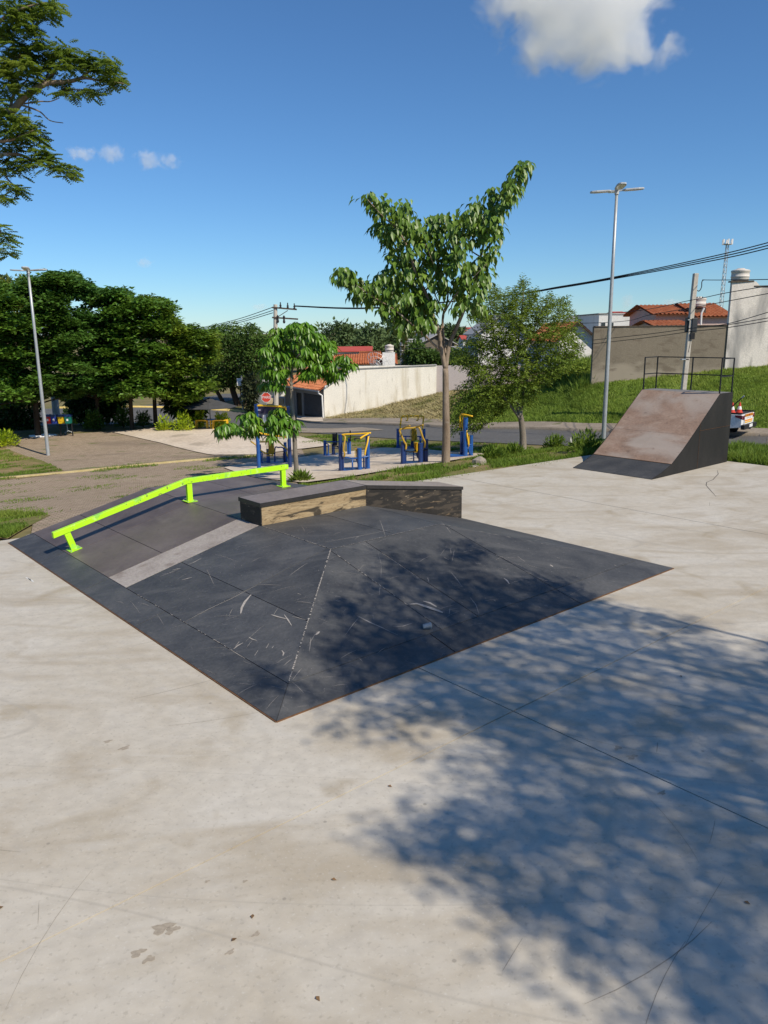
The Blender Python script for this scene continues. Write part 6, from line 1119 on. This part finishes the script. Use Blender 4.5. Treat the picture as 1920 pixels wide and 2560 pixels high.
def block(label, x0, x1, yb, yt, Y, dpth, wm, win=(), name='house', cap_='roof_grey', group='houses beyond the road'):
    a, b = dp(x0, yt, Y), dp(x1, yt, Y); zb_ = min(dp(x0, yb, Y)[2], H(*a[:2])[0]) - .2; t = thing(name, ((a[0] + b[0]) / 2, Y, zb_), label, 'house', group)
    q = MB(); q.prism([(a[0], Y, zb_), (b[0], Y, zb_), (b[0], Y, b[2]), (a[0], Y, a[2])], (0, dpth, 0)); q.build('walls', K[wm], t); q = MB(); q.prism([(a[0] - .08, Y - .08, a[2] + .002), (b[0] + .08, Y - .08, b[2] + .002), (b[0] + .08, Y + dpth + .08, b[2] + .002), (a[0] - .08, Y + dpth + .08, a[2] + .002)], (0, 0, .12)); q.build('parapet', K[cap_], t)
    for wx, wy, ww, wh in win: window(t, dp(wx, wy, Y), ww * Y / F, wh * Y / F)
    return t
h1 = house('white house with broad orange tile roof behind the stained wall', 828, 985, 935, 909, 886, 76, 7, 'offwhite', 'tile', win=((880, 917, 9, 7), (905, 917, 9, 7)))
q = MB(); p = dp(972, 900, 75.4); q.box((p[0], p[1] + .6, p[2] - .8), (1.2, 1.2, 3.0)); q.build('tank_tower', K['white'], h1)
p = dp(*r2(1372, 345), 75.7); p[2] = h1.location.z; p2 = dp(*r2(1372, 342), 75.9); p2[2] += .1; tank(p2, .42, .75, 'pale water tank on the orange roofed house behind the stained wall')
house('low house with far orange roof left of the water tank', 838, 924, 893, 880, 869, 100, 9, 'offwhite', 'tile_red'); house('small orange roofed house peeping between the far roofs', 905, 945, 897, 889, 879, 90, 6, 'offwhite', 'tile')
# dish aerial
c0 = Vector(dp(*r2(1268, 432), 72)); t = thing('dish_aerial', c0, 'mesh dish aerial before the orange roof', 'aerial'); nv = Vector((.5, -.55, .65)).normalized(); x_ = nv.orthogonal().normalized(); y_ = nv.cross(x_)
for k in range(12): a = k * math.pi / 6; q = MB(); q.tube([c0 + nv * (.32 * r * r) + (x_ * math.cos(a) + y_ * math.sin(a)) * r * 1.15 for r in (0, .35, .7, 1)], .018, 4); q.build('rib', K['galv'], t)
for r in (.35, .7, 1): q = MB(); q.tube([c0 + nv * (.32 * r * r) + (x_ * math.cos(a) + y_ * math.sin(a)) * r * 1.15 for a in np.linspace(0, 6.2832, 25)], .018, 4); q.build('ring', K['galv'], t)
q = MB(); q.tube([c0, c0 - Vector((0, 0, 2.2))], .05, 6); q.build('mast', K['galv'], t)
block('plain grey flat roofed block above the yucca', 1004, 1056, 880, 851, 100, 9, 'offwhite', name='house'); house('grey gabled shed behind the tall slim trunk', 1052, 1136, 890, 860, 838, 86, 14, 'wall_grey', 'roof_grey', True, win=((1075, 872, 6, 7),))
house('long red warehouse roof behind the tall slim trunk', 1050, 1136, 850, 838, 822, 230, 30, 'white', 'tile_red'); block('white block set in front of the red warehouse roof', 1064, 1092, 850, 823, 215, 12, 'white'); house('small orange roof right of the tall slim trunk', 1158, 1186, 858, 849, 840, 150, 9, 'offwhite', 'tile_red')
house('white steep gabled house behind the feathery tree', 1196, 1318, 955, 832, 786, 72, 10, 'white', 'roof_grey', True, win=((1235, 860, 14, 16), (1275, 860, 14, 16), (1257, 905, 16, 18)), fascia='fascia')
block('low white annexe behind the feathery tree', 1316, 1400, 950, 868, 70, 8, 'white', win=((1340, 890, 12, 12), (1372, 890, 12, 12)))
block('low white outbuilding left of the gabled white house', 1140, 1197, 915, 872, 74, 6, 'white', win=((1168, 890, 14, 10),))
house('white gabled house with orange roof right of the feathery tree', 1398, 1487, 900, 846, 806, 62, 12, 'white', 'tile', True, win=((1440, 862, 6, 10),), fascia='fascia')
house('white house with pale roof on the ridge left of the grey wall', 1440, 1502, 822, 804, 790, 95, 9, 'white', 'roof_grey', True, win=((1462, 808, 6, 5),)); 
block('modern white block with dark windows above the grey wall', 1498, 1576, 826, 786, 80, 10, 'offwhite', win=((1508, 811, 10, 9), (1529, 811, 9, 8))); block('white stepped block right of the modern block above the grey wall', 1574, 1607, 826, 794, 84, 9, 'white', win=((1585, 806, 5, 9),))
house('small orange roofed house before the modern white block', 1606, 1640, 822, 812, 797, 120, 9, 'offwhite', 'tile_red'); house('tiny orange roof on the modern block skyline', 1545, 1566, 790, 786, 781, 130, 7, 'offwhite', 'tile_red')
h2 = house('pink house with big orange tile roof above the grey rendered wall', 1640, 1745, 830, 784, 764, 57, 6, 'rose', 'tile', tilepitch=.3, over=.45); house('pink house wing with orange tile roof beside the streaked white wall', 1746, 1822, 830, 790, 760, 56, 7, 'rose', 'tile', tilepitch=.3, over=.35); house('low orange tile roof just over the grey rendered wall', 1640, 1716, 830, 815, 803, 52, 4, 'rose', 'tile', tilepitch=.3)
p = dp(*r4(1122, 602), 56.5); q = MB(); q.box((p[0], p[1] + .6, p[2] - .75), (.9, .9, 1.5)); q.build('tank_shadow_base', K['fascia'], h2); tank(p + (0, .5, .02), .52, .75, 'pale water tank on the pink house with orange roof')  # base takes the dark fascia colour to stand for shade under the tank
for k in range(3): p = dp(*r4(1092 + 22 * k, 545), 56.6); q = MB(); q.tube([Vector(p) - Vector((0, 0, .5)), Vector(p) + Vector((0, 0, .25))], .04, 5); o = q.build('vent_pipe', K['black_plastic'], h2)
q = MB(); q.tube([dp(*r4(1150, 605), 55.4), dp(*r4(1128, 650), 55.4), dp(*r4(1124, 740), 55.4)], .06, 6); q.build('downpipe', K['white'], h2)
# white house left of the corner house
h3 = house('white house with dark eaves behind the stop sign', 636, 700, 1010, 962, 950, 74, 6, 'white', 'roof_grey', win=((640, 972, 5, 8),), fascia='fascia', over=.8); wall('low_wall', 'low white garden wall with beige panels behind the stop sign', dp(642, 1012, 69), dp(716, 1022, 67), dp(680, 990, 68)[2], .2, 'offwhite')
lw = bpy.data.objects['low_wall']
for x0, x1 in ((667, 682), (690, 708)): a, b = dp(x0, 1010, 66.9), dp(x1, 996, 66.9); q = MB(); q.box(((a[0] + b[0]) / 2, 67.3, (a[2] + b[2]) / 2), (b[0] - a[0], .6, b[2] - a[2])); q.build('infill_panel', K['beige'], lw)
# far town on the ridge
FT_ = [(1098, 1112, 822, 6), (1108, 1126, 819, 8), (1122, 1140, 817, 9), (1138, 1154, 820, 7), (1150, 1170, 816, 9), (1166, 1186, 819, 7), (1180, 1198, 823, 8), (1128, 1146, 826, 6), (1160, 1176, 827, 6), (1186, 1204, 831, 7), (1608, 1622, 788, 6), (1620, 1640, 791, 6), (1556, 1572, 781, 5), (1090, 1102, 826, 5), (1440, 1452, 792, 5)]
pl_ = ['orange roof and cream walls', 'white walls and grey roof', 'red roof', 'grey roof and pale walls', 'flat pale roof']
for i_, (x0, x1, y, h) in enumerate(FT_):
    house('tiny far town house number seen on the ridge', x0, x1, y + h + 8, y + h * .45, y, 340 + 17 * (i_ * 7 % 11), 12, ('white', 'offwhite', 'beige')[i_ % 3], ('tile_red', 'roof_grey', 'tile_red')[i_ % 3], i_ % 2 == 0, name='town_house', group='tiny houses of the far town')
ordw = ['leftmost', 'second', 'third', 'fourth', 'fifth', 'sixth', 'seventh', 'eighth', 'ninth', 'tenth', 'eleventh', 'twelfth', 'thirteenth', 'fourteenth', 'rightmost']
for i_, o in enumerate(sorted([o for o in bpy.data.objects if o.name.startswith('town_house')], key=lambda o: o.location.x / o.location.y)):
    rf_ = next(c.data.materials[0].name for c in o.children if c.name.startswith('roof')); o['label'] = 'tiny far house with ' + ('grey' if 'grey' in rf_ else 'red') + ' roof, ' + ordw[i_] + (' from the left' if 0 < i_ < 14 else '') + ' on the town skyline'
# mobile phone mast
a = dp(*r4(1285, 570), 150); a[2] = H(a[0], a[1])[0]; tp = Vector(dp(*r4(1335, 100), 150)); t = thing('phone_mast', a, 'tall thin telecom mast with antennas behind the orange roof', 'mast'); bt_ = Vector((dp(*r4(1275, 640), 150)[0], 150, a[2]))
for k in range(3):
    o_ = Vector((math.cos(k * 2.094), math.sin(k * 2.094), 0)); q = MB(); q.tube([bt_ + o_ * .42, tp + o_ * .28], .06, 5); q.build('leg', K['galv'], t)
for k in range(16):
    s0, s1 = k / 16, (k + 1) / 16
    for j in range(3):
        o0 = Vector((math.cos(j * 2.094), math.sin(j * 2.094), 0)); o1 = Vector((math.cos((j + 1) * 2.094), math.sin((j + 1) * 2.094), 0)); q = MB(); q.tube([bt_.lerp(tp, s0) + o0 * (.42 - .14 * s0), bt_.lerp(tp, s1) + o1 * (.42 - .14 * s1)], .035, 4); q.build('brace', K['galv'], t)
q = MB(); q.lathe(tp, [(.3, -.1), (.8, 0), (.8, .1), (.3, .12)], 12); q.build('platform', K['galv'], t)
for k in range(6): o_ = Vector((math.cos(k * 1.047 + .3), math.sin(k * 1.047 + .3), 0)); q = MB(); q.box(tp + o_ * .85 + Vector((0, 0, .45)), (.22, .2, .95)); q.build('antenna', K['white'], t)

# ================================================================== small things on the verge
def stone(px, py, s, label, sq=.6):
    p = hp(px, py); t = thing('stone', p, label, 'stone', 'grey stones on the verge'); v = []; q = MB(); q.lathe(Vector(p), [(s * .8, -.04), (s, s * .2), (s * .8, s * sq * .7), (s * .35, s * sq)], 9); o = q.build('rock', K['stone'], t)
    for w_ in o.data.vertices: w_.co.x *= random.uniform(.75, 1.25); w_.co.y *= random.uniform(.7, 1.2); w_.co.z *= random.uniform(.7, 1.2)
stone(*c2(1405, 975), .24, 'angular grey stone on the bare soil of the verge', 1.1); stone(*c2(1330, 1005), .24, 'flat pale stone lying left of the angular stone', .35); stone(*c2(1360, 990), .13, 'small grey stone wedged between two larger stones', .6)
p = Vector(hp(*r3(1560, 1115))); tpp = Vector(dp(*r3(1549, 1048), p.y)); t = thing('marker_stake', p, 'thin white leaning marker stake beside the road', 'stake'); q = MB(); q.bar(p - Vector((0, 0, .1)), tpp, .06, .05); q.build('shaft', K['white'], t); q = MB(); q.bar(tpp, tpp + (tpp - p).normalized() * .04, .066, .056); q.build('tip', K['roof_grey'], t)
p = Vector(hp(1760 + 1450 / 10.06, 960 + 1710 / 10.06)); t = thing('dry_twig', p, 'bare leaning twig in the grass at the right edge', 'twig'); q = MB(); q.tube(smooth_path([p, Vector(dp(1760 + 1510 / 10.06, 960 + 1580 / 10.06, p.y)), Vector(dp(1760 + 1570 / 10.06, 960 + 1470 / 10.06, p.y)), Vector(dp(1760 + 1595 / 10.06, 960 + 1350 / 10.06, p.y))]), [.022] + [.016] * 14 + [.008], 6); q.build('stem', K['trunk_grey'], t)
q = MB(); q.tube([Vector(dp(1760 + 1570 / 10.06, 960 + 1470 / 10.06, p.y)), Vector(dp(1925, 1101, p.y))], .008, 5); q.build('side_shoot', K['trunk_grey'], t)
p = AB(18.6, .8, .004); t = thing('foil_scrap', Vector(hp(1760 + 1470 / 10.06, 960 + 1890 / 10.06)) + Vector((0, 0, .12)), 'small white scrap of litter in the grass at the right', 'litter'); q = MB(); q.add([Vector(t.location) + Vector(v) for v in ((-.12, 0, .02), (0, -.03, .05), (.12, .02, .0), (.03, .08, .04))], [(0, 1, 2), (0, 2, 3)]); q.build('scrap', K['white'], t)
r_c = [r4(1255, 1900), r4(1262, 1930), r4(1220, 1975), r4(1170, 1995), r4(1165, 2020), r4(1200, 2060), r4(1245, 2110)]
q = MB(); q.add(*ribbon([gp(*p, .0015) for p in r_c], .02)); q.build('crack', K['joint'], bpy.data.objects['concrete_slab'])

# ================================================================== pickup leaving to the left
hd = np.array([-.74, .67]); hd /= np.linalg.norm(hd); yaw = math.atan2(hd[1], hd[0])
rc = hp(1866, 1094.5); t = thing('pickup_truck', rc, 'white pickup with orange striped tailgate passing behind the launch ramp', 'pickup truck', rz=yaw)   # local x forward, y left
t.location.z = rc[2] + .03
hw = .80
body = [(0.02, .48), (.02, 1.02), (1.75, 1.04), (1.80, 1.08), (2.05, 1.56), (2.5, 1.62), (3.0, 1.55), (3.45, 1.10), (4.3, .98), (4.42, .75), (4.42, .45), (3.95, .42)] + [(3.55 + .38 * math.cos(a), .34 + .38 * math.sin(a)) for a in np.linspace(.2, 2.94, 8)] + [(1.3, .40)] + [(.92 + .38 * math.cos(a), .34 + .38 * math.sin(a)) for a in np.linspace(.2, 2.94, 8)]
q = MB(); q.prism([(x, -hw, z) for x, z in body], (0, 2 * hw, 0)); q.build('body', K['car_white'], t, local=True, bevel=.03)
q = MB(); q.box((.9, 0, 1.035), (1.6, 1.4, .03)); q.build('cargo_bed', K['black_plastic'], t, local=True)
for s in (-1, 1):
    q = MB(); q.box((.9, s * .76, 1.07), (1.75, .07, .05)); q.build('bed_rail', K['black_plastic'], t, local=True)
    for x in (.92, 3.55):
        q = MB(); q.tube([(x, s * .62, .32), (x, s * .81, .32)], .32, 20); w_ = q.build('wheel', K['tyre'], t, local=True); q = MB(); q.tube([(x, s * .80, .32), (x, s * .825, .32)], .19, 16); q.build('rim', K['rim'], w_, local=True)
    q = MB(); q.prism([(-.012, s * .5, .80), (-.012, s * .815, .86), (.28, s * .815, .92), (.28, s * .815, 1.0), (-.012, s * .815, .99), (-.012, s * .5, .96)], (.01, 0, .001)); q.build('tail_light', K['taillight'], t, local=True)
    q = MB(); q.prism([(.0, s * .805, .84), (.30, s * .805, .92), (.12, s * .805, 1.0), (0, s * .805, .99)], (0, s * .012, 0)); q.build('tail_light', K['taillight'], t, local=True)
    q = MB(); q.prism([(1.92, s * .795, 1.12), (2.12, s * .795, 1.5), (2.85, s * .795, 1.5), (3.2, s * .795, 1.12)], (0, s * .012, 0)); q.build('side_window', K['glass'], t, local=True)
q = MB(); q.box((-.05, 0, .50), (.16, 1.62, .20)); q.build('bumper', K['black_plastic'], t, local=True, bevel=.02)
q = MB(); q.box((-.002, 0, .80), (.03, 1.02, .42)); tg = q.build('tailgate', K['car_white'], t, local=True)
q = MB(); q.box((-.02, 0, .975), (.012, 1.02, .11)); q.build('warning_stripe', K['orange'], tg, local=True)
for k in range(-5, 6):
    if abs(k) > 0: q = MB(); q.prism([(-.028, k * .09, .925), (-.028, k * .09 + .035, .925), (-.028, k * .09 + .065, 1.025), (-.028, k * .09 + .03, 1.025)], (.003, 0, 0)); q.build('stripe_bar', K['black_plastic'], tg, local=True)
q = MB(); q.box((-.03, 0, .975), (.012, .14, .05)); q.build('handle', K['taillight'], tg, local=True)
for y in (-.2, 0, .2): q = MB(); q.box((-.02, y, .86), (.008, .05, .06)); q.build('badge', K['galv'], tg, local=True)
q = MB(); q.box((-.02, 0, .755), (.01, .98, .06)); q.build('reflective_band', K['orange'], tg, local=True); q = MB(); q.box((-.02, 0, .675), (.01, .94, .05)); q.build('reflective_band', K['yellow'], tg, local=True)
q = MB(); q.box((-.135, .0, .53), (.012, .40, .13)); q.build('number_plate', K['lamp_glass'], t, local=True)
q = MB(); q.tube([(0.15, -.3, .36), (-.04, -.34, .34)], .03, 8); q.build('exhaust', K['galv'], t, local=True)
Mt = Matrix.Translation(t.location) @ Matrix.Rotation(yaw, 4, 'Z')
for lx, ly, lab in ((.55, .45, 'orange and white traffic cone in the pickup bed nearest the side'), (.35, .15, 'orange and white traffic cone in the middle of the pickup bed')):
    p = Mt @ Vector((lx, ly, 1.052)); c_ = thing('traffic_cone', p, lab, 'traffic cone', 'traffic cones in the pickup bed'); q = MB(); q.lathe(p, [(.15, 0), (.15, .03), (.12, .04), (.095, .14)], 14); q.build('base', K['red'], c_); q = MB(); q.lathe(p, [(.0945, .141), (.06, .28)], 14); q.build('white_band', K['white'], c_); q = MB(); q.lathe(p, [(.0595, .281), (.025, .45)], 14); q.build('tip', K['red'], c_)
p0, p1 = Mt @ Vector((.8, .5, 1.06)), Vector(dp(1760 + 955 / 10.06, 960 + 350 / 10.06, (Mt @ Vector((0, 0, 0))).y - .3)); c_ = thing('pole_tool', p0, 'long dark pole leaning out of the pickup bed', 'pole'); q = MB(); q.tube([p0, p1], .025, 6); q.build('shaft', K['black_plastic'], c_); q = MB(); q.tube([p1, p1 + (p1 - p0).normalized() * .12], .032, 6); q.build('grip', K['galv'], c_)

# ================================================================== clouds
def cloud(px, py, Y, wx, wy, wz, label, seed, dens, lo, hi, nscale=1.6, rotz=0.0, shear=0.0):
    c_ = dp(px, py, Y); s = Y / F; me = bpy.data.meshes.new('cloud'); import bmesh; bm = bmesh.new(); bmesh.ops.create_icosphere(bm, subdivisions=3, radius=1.0); bm.to_mesh(me); bm.free()
    o = link('cloud', me, None); o.location = tuple(c_); o.scale = (wx * s, wz * s, wy * s); o.rotation_euler = (0, rotz, 0); tag(o, label, 'cloud', 'small white clouds' if seed else None)
    m = bpy.data.materials.new('cloud vapour'); m.use_nodes = True; n, l = m.node_tree.nodes, m.node_tree.links; n.remove(n['Principled BSDF']); v = n.new('ShaderNodeVolumePrincipled'); l.new(v.outputs[0], n['Material Output'].inputs['Volume'])
    v.inputs['Color'].default_value = (1, 1, 1, 1); v.inputs['Anisotropy'].default_value = -0.25
    tc = n.new('ShaderNodeTexCoord'); ln = n.new('ShaderNodeVectorMath'); ln.operation = 'LENGTH'; l.new(tc.outputs['Object'], ln.inputs[0])
    mp = n.new('ShaderNodeMapping'); mp.inputs['Location'].default_value = (seed * 7.3, seed * 3.1, 1.7); mp.inputs['Scale'].default_value = (wx / wy, wz / wy, 1); l.new(tc.outputs['Object'], mp.inputs['Vector'])
    nz = n.new('ShaderNodeTexNoise'); nz.inputs['Scale'].default_value = nscale; nz.inputs['Detail'].default_value = 7; nz.inputs['Roughness'].default_value = .58; nz.inputs['Distortion'].default_value = .35; l.new(mp.outputs[0], nz.inputs['Vector'])
    a = n.new('ShaderNodeMath'); a.operation = 'MULTIPLY_ADD'; a.inputs[1].default_value = -.55; l.new(ln.outputs['Value'], a.inputs[0]); l.new(nz.outputs['Fac'], a.inputs[2])
    r = n.new('ShaderNodeMapRange'); r.interpolation_type = 'SMOOTHSTEP'; r.inputs['From Min'].default_value = lo; r.inputs['From Max'].default_value = hi; r.inputs['To Max'].default_value = dens; l.new(a.outputs[0], r.inputs['Value']); l.new(r.outputs[0], v.inputs['Density'])
    me.materials.append(m); return o
cloud(1450, 5, 900, 285, 205, 150, 'large white fluffy cloud at the top right of the sky', 0, .032, .09, .22, 1.9, R(14))
for i_, (x, y, wx, wy, lab) in enumerate(((203, 385, 46, 26, 'small white cloud beside the leaf tips at left'), (278, 383, 46, 30, 'small white cloud second from the left in the row of four'), (372, 400, 44, 32, 'small ragged white cloud third from the left in the row of four'), (422, 402, 40, 24, 'small white cloud on the right end of the row of four'),
        (360, 657, 28, 17, 'tiny lone white cloud above the dark trees'), (1568, 756, 24, 28, 'small pale cloud low over the white block'), (1680, 757, 40, 14, 'flat pale cloud low behind the leaning pole'), (650, 768, 28, 16, 'faint cloud beside the left utility pole'))):
    cloud(x, y, 1200, wx, wy, wx * .6, lab, i_ + 1, .03, .10, .34, 1.5)
